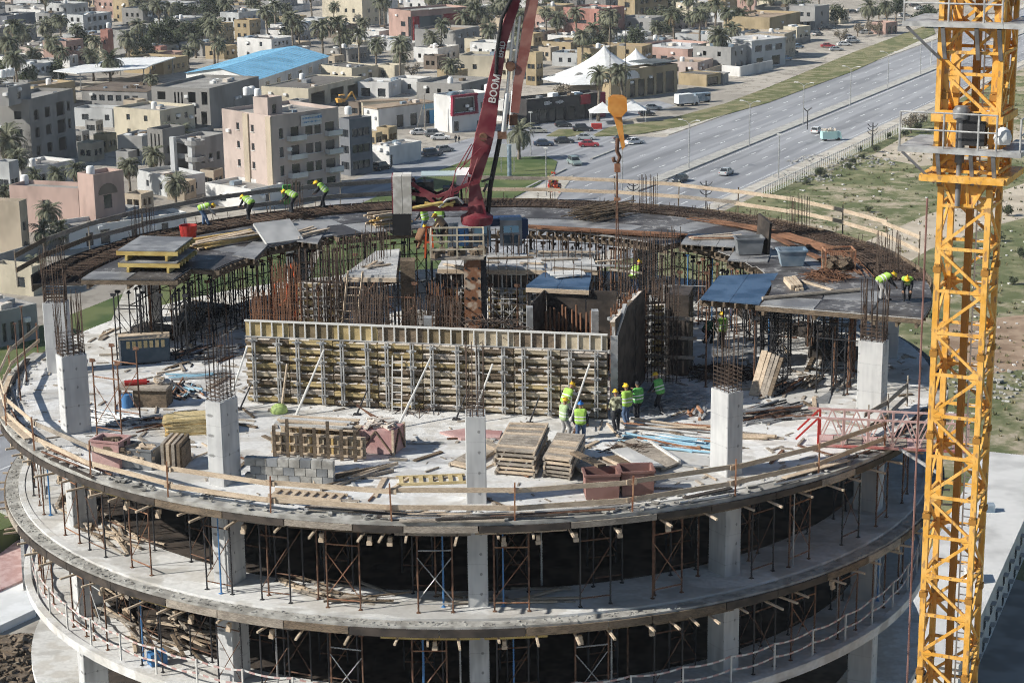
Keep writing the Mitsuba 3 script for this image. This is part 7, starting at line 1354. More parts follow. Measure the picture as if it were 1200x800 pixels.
person('pedestrian in dark clothes on the far street, right of the pair', (-2.52,344.04,0.00), .9, arms=rest, vest=None, legs='m_dark_cloth', hat=None)

# ---------------------------------------------------------------- vehicles
def car_meshes(kind):
    """body, glass, wheels of a car along +x"""
    if kind == 'suv': L, W, hb, ht, prof = 4.7, 1.86, 1.0, 1.72, [(-2.1, -.0), (-1.75, .0), (-1.65, 1), (.55, 1), (1.05, 0)]
    elif kind == 'hatch': L, W, hb, ht, prof = 3.9, 1.7, .9, 1.46, [(-1.9, 0), (-1.55, 1), (.35, 1), (.95, 0)]
    else: L, W, hb, ht, prof = 4.5, 1.75, .92, 1.44, [(-1.65, 0), (-1.05, 1), (.35, 1), (1.05, 0)]
    h = L / 2; low = [(-h, .35), (-h + .05, .28), (h - .06, .28), (h, .4), (h - .02, .62), (h - .12, .72), (prof[-1][0] + .05, hb), (prof[0][0] - .02, hb + .02), (-h + .08, hb - .04), (-h, .7)]
    def loft(pts, ws):
        m = MB(); n = len(pts); v = [(x, -w / 2, z) for (x, z), w in zip(pts, ws)] + [(x, w / 2, z) for (x, z), w in zip(pts, ws)]; f = []
        tri = trimesh.creation.triangulate_polygon(__import__('shapely').Polygon(pts), engine='earcut')[1] % n; f += [list(t) for t in tri] + [[t[0] + n, t[2] + n, t[1] + n] for t in tri]
        for i in range(n): j = (i + 1) % n; f += [[i, n + j, j], [i, n + i, n + j]]
        return m.add(v, f)
    body = loft(low, [W * (.96 if z < .5 or z > hb - .1 else 1) for x, z in low])
    zt = lambda k: hb + k * (ht - hb); g = [(x, zt(k) - .02 * k) for x, k in prof]; glass = loft(g, [W * (.94 if z < hb + .1 else .78) for x, z in g])
    tp = [p for p in prof if p[1] == 1]; roof = MB().hexa([(tp[0][0] - .05, -W * .385, ht - .06), (tp[-1][0] + .06, -W * .385, ht - .06), (tp[-1][0] + .06, W * .385, ht - .06), (tp[0][0] - .05, W * .385, ht - .06)], [(tp[0][0] + .1, -W * .34, ht + .01), (tp[-1][0] - .1, -W * .34, ht + .01), (tp[-1][0] - .1, W * .34, ht + .01), (tp[0][0] + .1, W * .34, ht + .01)])
    for x in ((tp[0][0] + tp[-1][0]) / 2,):
        for s in (-1, 1): roof.bar((x, s * W * .475, hb), (x, s * W * .395, ht - .04), .09, .05)
    for (xa, ka), (xb, kb) in zip(prof, prof[1:]):
        if ka != kb:
            for s in (-1, 1): roof.bar((xa, s * W * (.47 if ka == 0 else .39), zt(ka)), (xb, s * W * (.47 if kb == 0 else .39), zt(kb) - .02), .07, .07)
    v, f = roof.mesh(); body.add(v, f)
    wh = MB().tube([(0, -.1, 0), (0, .1, 0)], .32, 12); hubm = MB().tube([(0, -.11, 0), (0, .11, 0)], .18, 8)
    lamps = MB(); tails = MB()
    for s in (-1, 1): lamps.box((h - .03, s * W * .36, .62), (.08, .34, .14)); tails.box((-h + .02, s * W * .38, .74), (.06, .26, .16))
    return dict(b=body.mesh(), g=P(glass, 'm_glass'), w=P(wh, 'm_rubber'), hub=P(hubm, 'm_galv'), l=P(lamps, 'm_white_bar'), t=P(tails, 'm_red'), L=L, W=W)
CM = {k: car_meshes(k) for k in ('sedan', 'hatch', 'suv')}
for n_, c in dict(white=(.72, .72, .71), silver=(.42, .44, .45), dark=(.03, .035, .04), navy=(.03, .05, .09), red=(.42, .03, .04), blue=(.25, .36, .48), grey=(.20, .21, .215), beige=(.45, .43, .36), green=(.22, .28, .27)).items():
    scene['m_car_' + n_] = {'type': 'twosided', 'bsdf': {'type': 'principled', 'base_color': {'type': 'rgb', 'value': list(c)}, 'roughness': .25, 'specular': .5, 'clearcoat': .6, 'clearcoat_gloss': .9}}
bodies = {}
def car(kind, col, p, rz, label):
    k = thing('parked_car' if True else '', label, 'car'); c = CM[kind]
    if (kind, col) not in bodies: bodies[kind, col] = P(c['b'], 'm_car_' + col, 20)
    M = at((p[0], p[1], .03), rz); put('body', bodies[kind, col], None, k, M); put('glass', c['g'], None, k, M)
    for x in (-c['L'] * .3, c['L'] * .3):
        for s in (-1, 1):
            w = put('wheel', c['w'], None, k, M @ T().translate([x, s * (c['W'] / 2 - .08), .32])); put('hub', c['hub'], None, w, M @ T().translate([x, s * (c['W'] / 2 - .08), .32]))
    put('headlight', c['l'], None, k, M, kind='stuff'); put('tail_light', c['t'], None, k, M, kind='stuff')
RD = math.atan2(.881, .473)
for kind, col, p, rz, lb in (
    ('sedan', 'blue', (18.01,377.00,0.00), .1, 'pale blue saloon parked before the dark shops'), ('hatch', 'dark', (21.80,366.64,0.00), .1, 'black hatchback in the car park behind the black off roader'), ('suv', 'dark', (25.98,359.34,0.00), .05, 'black off roader at the front of the car park'), ('hatch', 'beige', (15.67,357.73,0.00), .05, 'beige hatchback at the left of the car park'),
    ('sedan', 'navy', (16.10,338.44,0.00), .0, 'dark navy saloon at the left of the front row by the lawn'), ('sedan', 'dark', (20.78,341.69,0.00), .05, 'black saloon second in the front row by the lawn'), ('sedan', 'silver', (25.79,346.23,0.00), -.1, 'silver saloon behind the red car'), ('sedan', 'red', (25.94,336.23,0.00), .0, 'red saloon in the front row by the lawn'),
    ('suv', 'green', (21.47,312.43,0.00), -1.3, 'grey green car driving towards the camera beside the lawn'), ('sedan', 'dark', (34.24,344.10,0.00), .5, 'black car just behind the white saloon at the road mouth'), ('sedan', 'white', (36.10,338.90,0.00), .55, 'white saloon turning at the road mouth under the crane hook'), ('hatch', 'white', (31.66,398.29,0.00), .3, 'white hatchback in the shade of the red shop bay'),
    ('sedan', 'silver', (45.34,393.62,0.00), .1, 'silver saloon beside the white gazebo'), ('hatch', 'dark', (42.91,383.16,0.00), .2, 'dark hatchback in front of the silver saloon by the gazebo'), ('sedan', 'silver', (-21.43,354.94,0.00), .3, 'silver car beside the low street shed'), ('sedan', 'white', (-11.58,357.88,0.00), .2, 'white saloon parked before the long white shops, left one'),
    ('suv', 'grey', (-8.20,354.89,0.00), .1, 'grey off roader parked before the long white shops'), ('sedan', 'white', (-6.77,349.55,0.00), .05, 'white saloon parked before the long white shops, nearest the street'), ('suv', 'navy', (-8.32,326.55,0.00), .5, 'dark navy car parked in the shade by the lawn, left one'), ('hatch', 'grey', (-5.63,332.15,0.00), .55, 'grey car parked in the shade by the lawn, right one'),
    ('suv', 'dark', (-18.39,309.75,0.00), .9, 'dark car in the shadow beside the long white wall'), ('hatch', 'blue', (-25.41,429.91,0.00), .4, 'pale blue car in the yard behind the town row, left'), ('hatch', 'blue', (-22.45,429.57,0.00), .4, 'pale blue car in the yard behind the town row, right'),
    ('sedan', 'white', (123.16,609.44,0.00), .1, 'white car in the upper right car park, leftmost of the top row'), ('sedan', 'white', (130.56,614.90,0.00), .1, 'white car in the upper right car park, left of the pair at the back'), ('sedan', 'white', (137.21,627.39,0.00), .1, 'white car in the upper right car park, right of the pair at the back'), ('sedan', 'silver', (114.63,521.89,0.00), .1, 'silver car nearest the verge in the upper right car park'),
    ('sedan', 'red', (113.82,532.21,0.00), .0, 'dark red car beside the silver one in the upper right car park'), ('sedan', 'white', (119.81,536.61,0.00), .1, 'white car in the verge side row at the upper right, middle'), ('suv', 'white', (124.48,546.67,0.00), .1, 'white off roader in the verge side row at the upper right'), ('sedan', 'navy', (125.45,557.59,0.00), .1, 'navy car at the back of the verge side row at the upper right'),
    ('sedan', 'silver', (134.30,573.61,0.00), .1, 'silver car alone left of the pink kiosk'), ('hatch', 'blue', (95.06,497.98,0.00), .6, 'blue car in the shade of the large white roofed house, nearest'), ('hatch', 'navy', (99.86,516.43,0.00), .6, 'navy car in the shade of the large white roofed house, middle'), ('hatch', 'blue', (104.11,530.96,0.00), .6, 'pale blue car in the shade of the large white roofed house, farthest'),
    ('sedan', 'dark', (122.86,587.33,0.00), .2, 'black car at the left of the upper right car park'), ('sedan', 'grey', (117.21,570.22,0.00), .8, 'grey car turning in the upper right car park'), ('sedan', 'white', (172.43,661.56,0.00), .3, 'white car at the top edge near the crane, left'), ('sedan', 'silver', (160.56,634.18,0.00), .3, 'silver car behind the pink kiosk'), ('sedan', 'dark', (173.88,676.82,0.00), .3, 'dark car at the top edge near the crane'),
    ('sedan', 'white', (149.44,657.75,0.00), .1, 'white car near the top edge at right, alone by the trees'), ('hatch', 'dark', (144.90,651.06,0.00), .1, 'dark car near the top edge at right'),
    ('sedan', 'silver', (51.06,296.97,0.00), RD, 'silver saloon driving on the near carriageway'), ('sedan', 'dark', (41.06,289.88,0.00), RD + PI, 'black saloon driving close along the median'), ('hatch', 'white', (78.69,351.19,0.00), RD, 'white car driving beside the laden teal truck')):
    car(kind, col, p, rz, lb)
# box truck on the verge edge
k = thing('box_truck', 'white box truck parked at the edge of the verge', 'truck'); c = (54.58,400.53,0.00); M = at((c[0], c[1], .0), .45)
def lput(nm, mb, mt, k, M, par=None): return put(nm, mb, mt, k, M)
lput('cargo_box', MB().box((-.9, 0, 1.9), (4.4, 2.2, 2.3)), 'm_white', k, M); lput('cab', MB().hexa([(1.5, -1, .5), (3.1, -1, .5), (3.1, 1, .5), (1.5, 1, .5)], [(1.5, -.95, 2.3), (2.6, -.95, 2.3), (2.6, .95, 2.3), (1.5, .95, 2.3)]), 'm_white', k, M)
lput('windscreen', MB().hexa([(2.92, -.85, 1.3), (2.98, -.85, 1.3), (2.98, .85, 1.3), (2.92, .85, 1.3)], [(2.65, -.8, 2.15), (2.71, -.8, 2.15), (2.71, .8, 2.15), (2.65, .8, 2.15)]), 'm_glass', k, M); lput('chassis', MB().box((-.2, 0, .6), (6.0, 1.6, .25)), 'm_black', k, M)
for x in (-2.0, 2.2):
    for y in (-.95, .95): lput('wheel', MB().tube([(x, y - .13, .45), (x, y + .13, .45)], .45, 12), 'm_rubber', k, M)
k = thing('van', 'pale blue grey van parked behind the white box truck', 'van'); c = (58.94,406.57,0.00); M = at((c[0], c[1], .0), .45)
lput('body', MB().prism([(-2.3, -1), (2.0, -1), (2.3, -.7), (2.3, .7), (2.0, 1), (-2.3, 1)], .4, 2.4), 'm_bin_blue', k, M); lput('window', MB().box((1.2, 0, 1.8), (1.6, 2.03, .5)), 'm_glass', k, M)
for x in (-1.5, 1.5): lput('wheel', MB().tube([(x, -1.02, .36), (x, 1.02, .36)], .36, 12), 'm_rubber', k, M)
k = thing('flatbed_truck', 'teal truck with high sides laden with pale goods on the near carriageway', 'truck'); c = (79.49,339.50,0.00); M = at((c[0], c[1], .0), .15, .8)
bs('m_teal', (.40, .60, .58), .7)
lput('side_board', MB().box((-.3, 0, 1.6), (4.2, 2.2, 2.0)), 'm_teal', k, M); lput('cab', MB().hexa([(1.85, -1, .5), (3.3, -1, .5), (3.3, 1, .5), (1.85, 1, .5)], [(1.85, -.95, 2.5), (2.9, -.95, 2.5), (2.9, .95, 2.5), (1.85, .95, 2.5)]), 'm_teal', k, M)
g = random.Random(8); m = MB()
for i in range(40): q = g.uniform(.25, .7); m.box((g.uniform(-2.1, 1.5), g.uniform(-.9, .9), 2.6 + g.uniform(0, .7)), (q, q * .7, q * .6), g.uniform(0, 3), tilt=g.uniform(-.5, .5))
put('load', m, 'm_dust', k, M, kind='stuff')
for x in (-1.5, 2.3): lput('wheel', MB().tube([(x, -1.05, .45), (x, 1.05, .45)], .45, 12), 'm_rubber', k, M)
k = thing('excavator', 'small yellow excavator in the yard behind the beige pink block', 'excavator'); c = (-32.36,410.29,0.00); M = at((c[0], c[1], 0), .4)
lput('cab', MB().box((-.2, .3, 1.9), (1.5, 1.2, 1.9)), 'm_crane', k, M); lput('window', MB().box((-.2, .3, 2.2), (1.53, 1.23, .8)), 'm_glass', k, M); lput('counterweight', MB().box((-1.2, 0, 1.4), (1.2, 2.2, 1.0)), 'm_crane', k, M); lput('arm', MB().bar((.5, -.3, 1.4), (2.4, -.3, 3.4), .3, .4).bar((2.4, -.3, 3.4), (3.4, -.3, 1.4), .25, .3), 'm_crane', k, M)
for y in (-.9, .9): lput('track', MB().box((0, y, .45), (3.2, .5, .8)), 'm_rubber', k, M)
# gazebos
for q, lb in (((31.32,371.26,0.00), 'left'), ((38.69,374.78,0.00), 'right')):
    k = thing('gazebo', f'small white peaked gazebo by the verge, {lb} of the pair', 'gazebo'); m = MB(); cone(m, (q[0], q[1]), 3.2, 2.9, 5.2, 6, [(-1, -1), (1, -1), (1, 1), (-1, 1)], .2); put('canopy', m, 'm_white', k)
    for x in (-2.9, 2.9):
        for y in (-2.9, 2.9): put('post', MB().bar((q[0] + x, q[1] + y, 0), (q[0] + x, q[1] + y, 2.95), .12), 'm_white_bar', k)
put('stall', MB().box((*(29.37,363.08,0.00)[:2], .6), (2.4, 1.6, 1.2)), 'm_red', label='small red stall under the left gazebo', cat='stall')
# street lamps, fence, signs
lampm = MB().tube([(0, 0, 0), (0, 0, 9.2)], np.array([.12, .08]), 7); armm = MB()
for s in (-1, 1): armm.tube([(0, 0, 9.0), (0, s * .7, 9.6), (0, s * 1.6, 9.8)], .05, 5); 
headm = P(MB().box((0, 0, 0), (.35, .9, .16)), 'm_white_bar'); lampm, armm = P(lampm, 'm_galv'), P(armm, 'm_galv')
LR = math.atan2(.881, .473)
for i, q in enumerate(((44.29,303.83,0.00), (60.56,331.56,0.00), (77.41,362.16,0.00), (94.25,392.89,0.00), (110.29,424.75,0.00), (126.22,457.17,0.00), (28.62,276.78,0.00))):
    k = thing('street_lamp', 'double armed grey street lamp in the median, ' + ['second', 'third', 'fourth', 'fifth', 'sixth', 'seventh', 'first'][i] + ' from the near end', 'street lamp', 'street lamps in the median'); z0 = .3 if i < 6 else 0
    M = at((q[0], q[1], z0), LR); put('pole', lampm, None, k, M); put('arm', armm, None, k, M)
    for s in (-1, 1): put('lamp_head', headm, None, k, M @ T().translate([0, s * 1.9, 9.85]))
for q, lb in (((14.17,276.25,0.00), 'by the path right of the lawn'), ((12.86,325.64,0.00), 'among the cars left of the lawn tip'), ((60.28,289.10,0.00), 'at the near end of the white fence')):
    k = thing('street_lamp', 'slim single street lamp ' + lb, 'street lamp'); put('pole', lampm, None, k, at(q, LR)); put('lamp_head', headm, None, k, at((q[0], q[1], 9.2), LR))
fe = thing('fence', 'long white picket fence between the highway and the open field', 'fence'); f0, f1 = np.array((54.40,270.87,0.00)[:2]), np.array((107.85,368.79,0.00)[:2]); nF = 86
postm = P(MB().box((0, 0, 1.15), (.13, .13, 2.3), 0), 'm_white_bar')
for i in range(nF + 1):
    q = f0 + (f1 - f0) * i / nF; put('picket', postm, None, fe, at((*q, 0), RD))
for z in (.35, 2.0): put('rail', MB().bar((*f0, z), (*f1, z), .05, .08), 'm_white_bar', fe)
k = thing('sign', 'grey rectangular sign board on the lawn behind a thick pale pipe', 'sign'); q = (7.44,302.08,0.00); put('board', MB().box((q[0], q[1] + 1.5, 4.6), (3.6, .15, 2.6)), 'm_white_bar', k)
for s in (-1.3, 1.3): put('leg', MB().bar((q[0] + s, q[1] + 1.5, .1), (q[0] + s, q[1] + 1.5, 3.4), .15), 'm_galv', k)
put('pipe_post', MB().lathe([(0, 0), (.42, 0), (.42, 6.0), (.5, 6.05), (.5, 6.3), (0, 6.3)], (*(7.71,298.97,0.00)[:2], .1), 14), 'm_bin_blue', smooth=40, label='thick pale blue pipe standing on the lawn before the sign board', cat='pipe')
k = thing('decorated_post', 'street post covered with orange and red decorations right of the lawn', 'post'); q = arr(*(15.55,270.75,0.00)); put('pole', MB().tube([q, q + arr(0, 0, 5)], .1, 6), 'm_galv', k)
g = random.Random(2)
for mt, n in (('m_orange', 26), ('m_red', 18), ('m_hat_yellow', 14), ('m_steel_dark', 14)):
    m = MB()
    for i in range(n): m.box(q + arr(g.uniform(-1.1, 1.1), g.uniform(-.5, .5), 2.0 + abs(g.gauss(0, 1.1))), (.35, .3, g.uniform(.3, .7)), g.uniform(0, 3), tilt=g.uniform(-.6, .6))
    put('decoration', m, mt, k, kind='stuff')
for j, q in enumerate(((42.61,260.61,0.00), (29.48,261.75,0.00), (87.08,330.11,0.00))):
    q = arr(*q); m = MB().tube([q, q + arr(0, 0, 5.2)], .14, 6); g = random.Random(j)
    for z in (2.6, 3.4, 4.2): 
        for s in (-1, 1): m.tube([q + arr(0, 0, z), q + arr(s * .7, 0, z + .25), q + arr(s * 1.1, 0, z + .8)], .09, 5)
    put('branching_post', m, 'm_steel_dark', label='dark post with short upturned arms beside the highway, ' + ['right of the lamp', 'under the crane cables', 'by the fence'][j], cat='post')
q = arr(*(77.48,356.67,0.00)); put('branching_post', MB().tube([q, q + arr(0, 0, 4.2)], .12, 5).tube([q + arr(-1.0, 0, 5.0), q + arr(-.2, 0, 4.2), q + arr(.9, 0, 5.0)], .14, 5), 'm_steel_dark', label='dark post with a forked top beside the fourth median lamp', cat='post')
m = MB()
for dx in (0, 2.6): q = arr(*(134.48,479.34,0.00)); m.bar(q + arr(dx, 0, 0), q + arr(dx, 0, 7), .25)
m.bar(arr(*(134.48,479.34,0.00)) + arr(0, 0, 7), arr(*(134.48,479.34,0.00)) + arr(2.6, 0, 7), .25); put('road_gantry', m, 'm_white_bar', label='pale square road sign frame in the median at the upper right', cat='sign frame')
put('utility_pole', MB().tube([arr(*(-10.43,359.09,0.00)), arr(*(-10.43,359.09,0.00)) + arr(0, 0, 9)], .12, 6).tube([arr(*(-10.43,359.09,0.00)) + arr(-2.2, 0, 0), arr(*(-10.43,359.09,0.00)) + arr(0, 0, 8)], .08, 6), 'm_wood_grey', label='wooden utility pole with a stay before the white shops', cat='pole')
put('utility_pole', MB().tube([arr(*(56.90,570.23,0.00)), arr(*(56.90,570.23,0.00)) + arr(0, 0, 9)], .13, 6), 'm_wood_grey', label='utility pole in front of the tan apartment block', cat='pole')
# white long building at the lower right and the steel beam
k, N, e1, e2, W1, W2, h = bld('warehouse', 'long white roofed building with small hooded windows at the lower right', 4.5, (36.6, 48.5), (30.6, 51.1), (58.1, 98.0), 'white', (), (), 'white', parapet=0)
for i in range(15):
    for z in (1.0, 2.9):
        u = W1 * (.03 + i * .065); o = N + e1 * u - e2 * .04; w = put('window', MB().bar((*o, z), (*(o + e1 * .7), z), .1, .8), 'm_glass', k); o2 = N + e1 * (u - .1) - e2 * .22; put('hood', MB().bar((*o2, z + .5), (*(o2 + e1 * .9), z + .5), .4, .1), 's_grey', w)
a, b = arr(*(19.23,3.87,26.00)), arr(*(22.84,3.51,24.00)); put('steel_beam', MB().bar(a, b, .4, .55), 'm_steel_dark', label='dark steel tie beam between the lowest visible floor and the crane mast', cat='beam')
# ---------------------------------------------------------------- palms, trees and bushes
bs('m_palm', n2((.085, .095, .055), (.19, .19, .125), .25), .7); bs('m_palm_dry', (.23, .18, .11), .9); bs('m_trunk', n2((.15, .12, .09), (.25, .21, .165), 2.0), .95)
bs('m_leaf', n2((.04, .055, .028), (.10, .115, .06), .3), .8); bs('m_leaf_dry', n2((.14, .12, .085), (.24, .20, .15), .3), .9)
def palm_mesh(seed, hgt, n=44, fl=3.3):
    g = random.Random(seed); tr, cm, dm = MB(), MB(), MB(); bx, by = g.uniform(-.5, .5), g.uniform(-.5, .5)
    zs = np.linspace(0, hgt, 9); pts = np.c_[bx * (zs / hgt) ** 2, by * (zs / hgt) ** 2, zs]; rr = np.interp(zs, [0, .8, hgt * .8, hgt], [.42, .27, .22, .34]); tr.tube(pts, rr * (1 + .12 * (np.arange(9) % 2)), 8)
    top = pts[-1] + arr(0, 0, .1)
    for i in range(n):
        a = g.uniform(0, 6.28); e = math.radians(g.choice((75, 60, 45, 30, 15, 0, -15, -35)) + g.uniform(-8, 8)); L = fl * g.uniform(.85, 1.1); d = arr(math.cos(a), math.sin(a), 0); p, el = top.copy(), e; ps = [p]; seg = 7
        for s in range(seg): p = p + (d * math.cos(el) + arr(0, 0, math.sin(el))) * L / seg; el -= math.radians(9 + 5 * s * .6); ps.append(p)
        m = dm if e < math.radians(-28) and g.random() < .8 else cm; sd = arr(-d[1], d[0], 0)
        for s in range(seg):
            q0, q1 = ps[s], ps[s + 1]; t = unit(q1 - q0); nu = np.cross(t, sd)
            m.add([q0 - sd * .06, q0 + sd * .06, q1], [[0, 1, 2]])
            for hlf in range(2):
                b = q0 + (q1 - q0) * (hlf * .5); l = .8 * math.sin(PI * min(.95, (s + hlf * .5 + .9) / (seg + .9))) + .1
                for sg in (-1, 1): tip = b + unit(sd * sg + t * .75 - nu * .35 + arr(0, 0, -.1)) * l; m.add([b, b + t * .26, tip], [[0, 1, 2]])
    return tr, cm, dm
for i, (sd_, hg, nn, fl) in enumerate(((1, 6.5, 58, 3.6), (2, 8.0, 52, 3.5), (3, 5.0, 62, 3.8), (4, 9.0, 48, 3.3))):
    tr, cm, dm = palm_mesh(sd_, hg, nn, fl); scene[f'palm_kind_{i}'] = {'type': 'shapegroup', 'trunk': P(tr, 'm_trunk', 60), 'crown': P(cm, 'm_palm'), 'dry_fronds': P(dm, 'm_palm_dry')}
HG = (7.5, 9.0, 6.0, 10.5)
def inst(name, grp, M, label, cat, group): k = numbered(name); scene[k] = {'type': 'instance', 'group': {'type': 'ref', 'id': grp}, 'to_world': M}; lab(k, label, cat, group)
PALMS = [(-84.1, 260.6, 4, 210), (-139.3, 504.6, 5, 52), (-95.8, 313.6, 6, 160), (-130.8, 470.4, 8, 66), (-123.0, 443.9, 16, 78), (-89.5, 294.8, 18, 176), (-134.2, 498.9, 20, 54), (-117.6, 423.7, 20, 88), (-144.7, 553.9, 26, 34), (-84.7, 288.0, 38, 182), (-124.9, 478.7, 40, 62), (-66.2, 202.6, 40, 284), (-70.6, 229.5, 50, 246), (-137.3, 552.8, 52, 34), (-71.0, 237.4, 58, 236), (-127.0, 513.0, 60, 48), (-117.7, 473.1, 65, 64), (-80.0, 287.5, 66, 182), (-131.0, 546.1, 70, 36), (-68.6, 234.0, 70, 240), (-122.1, 528.1, 90, 42), (-75.2, 282.9, 90, 186), (-107.0, 471.7, 108, 64), (-100.5, 462.0, 128, 68), (-67.9, 278.2, 130, 190), (-65.6, 284.0, 150, 184), (-102.3, 504.4, 150, 50), (-104.0, 530.9, 160, 40), (-63.0, 296.6, 178, 172), (-104.9, 584.6, 187, 22), (-105.7, 611.5, 198, 14), (-55.0, 271.0, 204, 196), (-85.5, 528.2, 228, 40), (-90.5, 582.3, 236, 22), (-84.9, 556.7, 244, 30), (-76.9, 505.9, 250, 48), (-88.7, 630.2, 262, 8), (-80.0, 636.2, 292, 6), (-78.3, 643.5, 300, 4), (-66.3, 562.9, 313, 27), (-66.5, 591.6, 322, 18), (-60.1, 565.0, 336, 26), (-55.0, 529.2, 343, 38), (-55.1, 552.1, 350, 30), (-44.1, 506.3, 378, 46), (-38.8, 521.4, 402, 40), (-33.2, 504.8, 420, 46), (-27.4, 488.9, 440, 52), (-30.1, 620.5, 450, 8), (-20.0, 478.3, 468, 56), (-10.8, 517.3, 508, 40), (-8.8, 528.0, 516, 36), (-7.3, 595.6, 524, 14), (-3.1, 588.2, 538, 16), (-1.1, 555.9, 545, 26), (1.9, 594.1, 555, 14), (3.1, 555.3, 560, 26), (5.6, 586.7, 568, 16), (5.4, 504.4, 570, 44), (9.7, 621.2, 580, 6), (12.2, 566.2, 592, 22), (15.6, 612.9, 600, 8), (10.2, 319.6, 608, 146), (17.2, 559.2, 610, 24), (23.2, 604.5, 626, 10), (25.8, 564.1, 640, 22), (28.6, 551.4, 652, 26), (34.5, 538.6, 676, 30), (32.0, 466.5, 682, 58), (37.6, 505.0, 695, 42), (43.0, 543.2, 706, 28), (43.6, 520.2, 714, 36), (37.6, 390.2, 730, 96), (64.1, 612.1, 760, 6), (60.3, 534.7, 772, 30), (67.9, 583.4, 782, 14), (64.0, 522.7, 790, 34), (72.3, 589.5, 795, 12), (76.3, 595.8, 806, 10), (74.3, 562.8, 812, 20), (71.8, 521.6, 820, 34), (81.1, 581.3, 828, 14), (80.8, 555.5, 838, 22), (73.1, 479.7, 845, 50), (82.5, 543.1, 850, 26), (78.4, 499.1, 856, 42), (92.5, 579.5, 868, 14), (98.7, 599.1, 880, 8), (108.2, 612.0, 905, 4), (112.1, 604.0, 922, 6), (125.7, 616.4, 960, 2), (140.1, 599.3, 1018, 6), (149.4, 612.4, 1040, 2)]
g = random.Random(21); cnt = {}; ORD = ['', 'first'] + 'second third fourth fifth sixth seventh eighth ninth tenth eleventh twelfth thirteenth fourteenth fifteenth sixteenth seventeenth eighteenth nineteenth twentieth'.split() + [f'{n}th' for n in range(21, 60)]
for x, y, px, py in PALMS:
    i = g.randrange(4) if py < 150 else g.choice((0, 2)); zone = ('the near left houses' if py > 165 and px < 120 else 'the raw concrete houses at left' if py > 140 and px < 200 else 'the car park lawn' if py > 120 else 'the top left corner' if px < 150 else 'the red tower and grey cube house' if px < 260 else 'the blue roofed warehouse' if px < 420 else 'the pink panelled house' if px < 600 else 'the pink and tan blocks' if px < 790 else 'the upper right houses')
    n = cnt[zone] = cnt.get(zone, 0) + 1
    lb = f'date palm near {zone}, {ORD[n]} from the left'; s = g.uniform(.95, 1.3) * (1.1 if py < 165 else .72)
    inst('palm_tree', f'palm_kind_{i}', at((x, y, 0), g.uniform(0, 6.28), s), lb, 'palm tree', 'date palms near ' + zone)
npalm = 0
for tries in range(900):
    y = 300 + 560 * g.random(); x = g.uniform(-.36 * y + 20, .17 * y + 10); c = arr(x, y)
    if ROADS(x + 3, y - 2) or any(np.linalg.norm(c - f) < fr * .72 for f, fr in zip(FOOT, FRAD)): continue
    npalm += 1
    if npalm > 70: break
    zone = 'left' if x < -.2 * y else 'centre left' if x < -.05 * y else 'centre' if x < .06 * y else 'centre right'
    inst('palm_tree', f'palm_kind_{g.randrange(4)}', at((x, y, 0), g.uniform(0, 6.28), g.uniform(.8, 1.4)), f"date palm between the small houses, {zone}, {'far' if y > 640 else 'middle' if y > 480 else 'near'} rows", 'palm tree', f"date palms between the small houses, {zone}, {'far' if y > 640 else 'middle' if y > 480 else 'near'} rows")
def tree_mesh(seed, r, h, n=1500, leaf=.35, dry=False):
    g = random.Random(seed); tr, cm = MB(), MB(); blobs = []
    for i in range(9): a = g.uniform(0, 6.28); d = r * g.uniform(.15, .75); c = arr(d * math.cos(a), d * math.sin(a), h * g.uniform(.45, .85)); blobs.append((c, r * g.uniform(.3, .5))); tr.tube([arr(0, 0, h * .25), c * .6 + arr(0, 0, h * .1), c], np.array([.12, .07, .03]), 5)
    tr.tube([arr(0, 0, 0), arr(.05, 0, h * .3)], np.array([.22, .14]), 7)
    for i in range(n):
        c, rad = g.choice(blobs); v = unit(np.array([g.gauss(0, 1) for _ in range(3)])); p = c + v * rad * g.random() ** .4; u = unit(np.array([g.gauss(0, 1) for _ in range(3)])); w = unit(np.cross(u, v) + 1e-3); l = leaf * g.uniform(.5, 1.2)
        cm.add([p, p + u * l + w * l * .35, p + u * l * 1.3, p + u * l - w * l * .35], [[0, 1, 2], [0, 2, 3]])
    return tr, cm
for i, (r, h, dr_) in enumerate(((3.2, 6, 0), (2.6, 4.5, 0), (1.3, 1.7, 0), (2.4, 4.5, 1))):
    tr, cm = tree_mesh(40 + i, r, h, 1500 if not dr_ else 500, .4 if r > 2 else .2); scene[f'tree_kind_{i}'] = {'type': 'shapegroup', 'trunk': P(tr, 'm_trunk', 60), 'crown': P(cm, 'm_leaf_dry' if dr_ else 'm_leaf')}
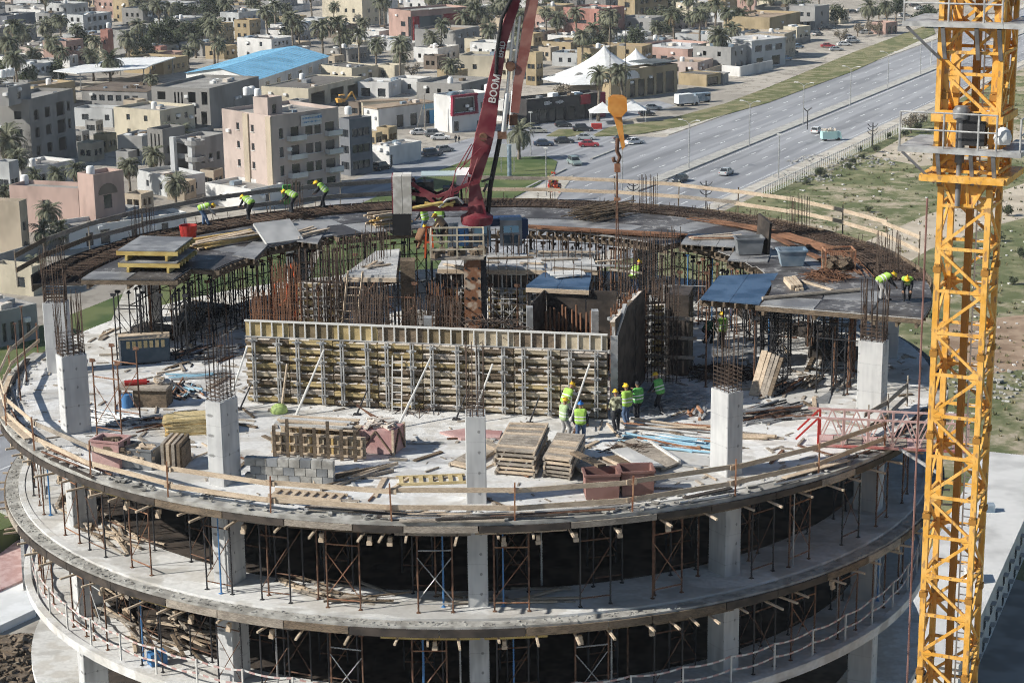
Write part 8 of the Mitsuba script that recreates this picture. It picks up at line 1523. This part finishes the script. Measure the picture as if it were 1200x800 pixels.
for x, y, px, py in [(-98.4, 538.5, 186, 50), (-94.0, 543.2, 205, 48), (-91.9, 553.9, 218, 44), (-99.0, 560.6, 196, 42), (-89.5, 564.9, 232, 40), (-97.7, 651.0, 242, 14), (-103.9, 659.5, 226, 12), (-93.4, 657.8, 258, 12), (-78.9, 648.0, 300, 14), (-68.5, 604.8, 320, 26), (3.2, 575.0, 560, 32), (12.9, 633.2, 590, 14), (-1.1, 614.4, 545, 20), (38.8, 504.0, 700, 56), (64.0, 590.9, 766, 24), (65.6, 565.6, 780, 32), (49.8, 512.5, 740, 52), (117.7, 623.3, 930, 12), (119.9, 608.9, 945, 16), (129.0, 600.6, 980, 18), (-108.1, 652.7, 210, 14), (-68.3, 653.7, 335, 12), (32.5, 652.2, 650, 8), (94.0, 586.2, 870, 24), (149.2, 625.4, 1030, 10), (153.7, 617.5, 1050, 12), (-97.9, 507.9, 170, 62), (-130.3, 671.4, 150, 10), (-43.0, 664.7, 416, 8), (-116.7, 461.4, 60, 84), (-120.5, 445.9, 30, 92), (158.0, 589.3, 1085, 20), (-128.9, 462.9, 10, 84), (-124.7, 547.5, 95, 48)]:
    i = g.choice((0, 1)); zone = 'at the top left' if px < 330 else 'at the top centre' if px < 640 else 'at the top right'
    inst('leafy_tree', f'tree_kind_{i}', at((x, y, 0), g.uniform(0, 6.28), g.uniform(1.1, 1.9)), f'dark green leafy tree among the far houses {zone}', 'tree', f'leafy trees among the far houses {zone}')
for x, y, px, py in [(81.6, 313.5, 1010, 184), (86.2, 322.2, 1026, 176), (97.0, 343.3, 1060, 158), (102.1, 353.3, 1075, 150), (78.5, 307.2, 1000, 190), (92.7, 341.2, 1040, 160), (76.5, 300.9, 995, 196), (71.2, 254.6, 1018, 246), (67.8, 189.6, 1095, 342), (64.1, 174.1, 1094, 372), (94.7, 249.3, 1180, 250), (81.0, 214.0, 1150, 300), (81.2, 195.5, 1188, 330), (68.9, 292.3, 960, 205), (64.9, 283.8, 945, 214), (82.7, 323.8, 1005, 175), (87.7, 213.5, 1200, 300), (87.3, 227.2, 1170, 280)]:
    inst('bush', 'tree_kind_2', at((x, y, 0), g.uniform(0, 6.28), g.uniform(.6, 1.2)), 'dark bush growing on the open field near the fence' if py < 215 else 'dark bush growing on the open field behind the building', 'bush', 'bushes near the fence' if py < 215 else 'bushes on the open field')
for x, y, px, py in [(-16.4, 466.1, 482, 84), (99.6, 348.6, 1068, 146), (102.7, 353.7, 1078, 142), (129.7, 565.3, 1005, 36), (134.5, 570.6, 1018, 34), (136.7, 564.3, 1030, 36), (24.0, 412.0, 660, 110), (60.4, 541.3, 770, 48), (104.5, 587.4, 905, 30), (120.0, 543.8, 985, 44)]:
    inst('bare_tree', 'tree_kind_3', at((x, y, 0), g.uniform(0, 6.28), g.uniform(.9, 1.3)), 'dry brownish bare tree ' + ('by the small cream gate block' if px < 600 else 'in the field by the fence' if px > 1030 else 'in the upper right car park'), 'tree', 'bare trees' + (' by the gate block' if px < 600 else ' by the fence' if px > 1030 else ' in the car park'))

# ---------------------------------------------------------------- the air of a hazy noon
scene['air'] = {'type': 'homogeneous', 'albedo': {'type': 'rgb', 'value': [.89, .94, .99]}, 'sigma_t': .00010}
scene['haze'] = {'type': 'cube', 'to_world': T().translate([0, 1750, 33.5]).scale([3100, 2300, 35.5]), 'bsdf': {'type': 'null'}, 'interior': {'type': 'ref', 'id': 'air'}}
labels['haze'] = {'kind': 'stuff', 'label': 'thin pale haze in the air over the town', 'category': 'haze'}
scene['camera']['medium'] = {'type': 'ref', 'id': 'air'}
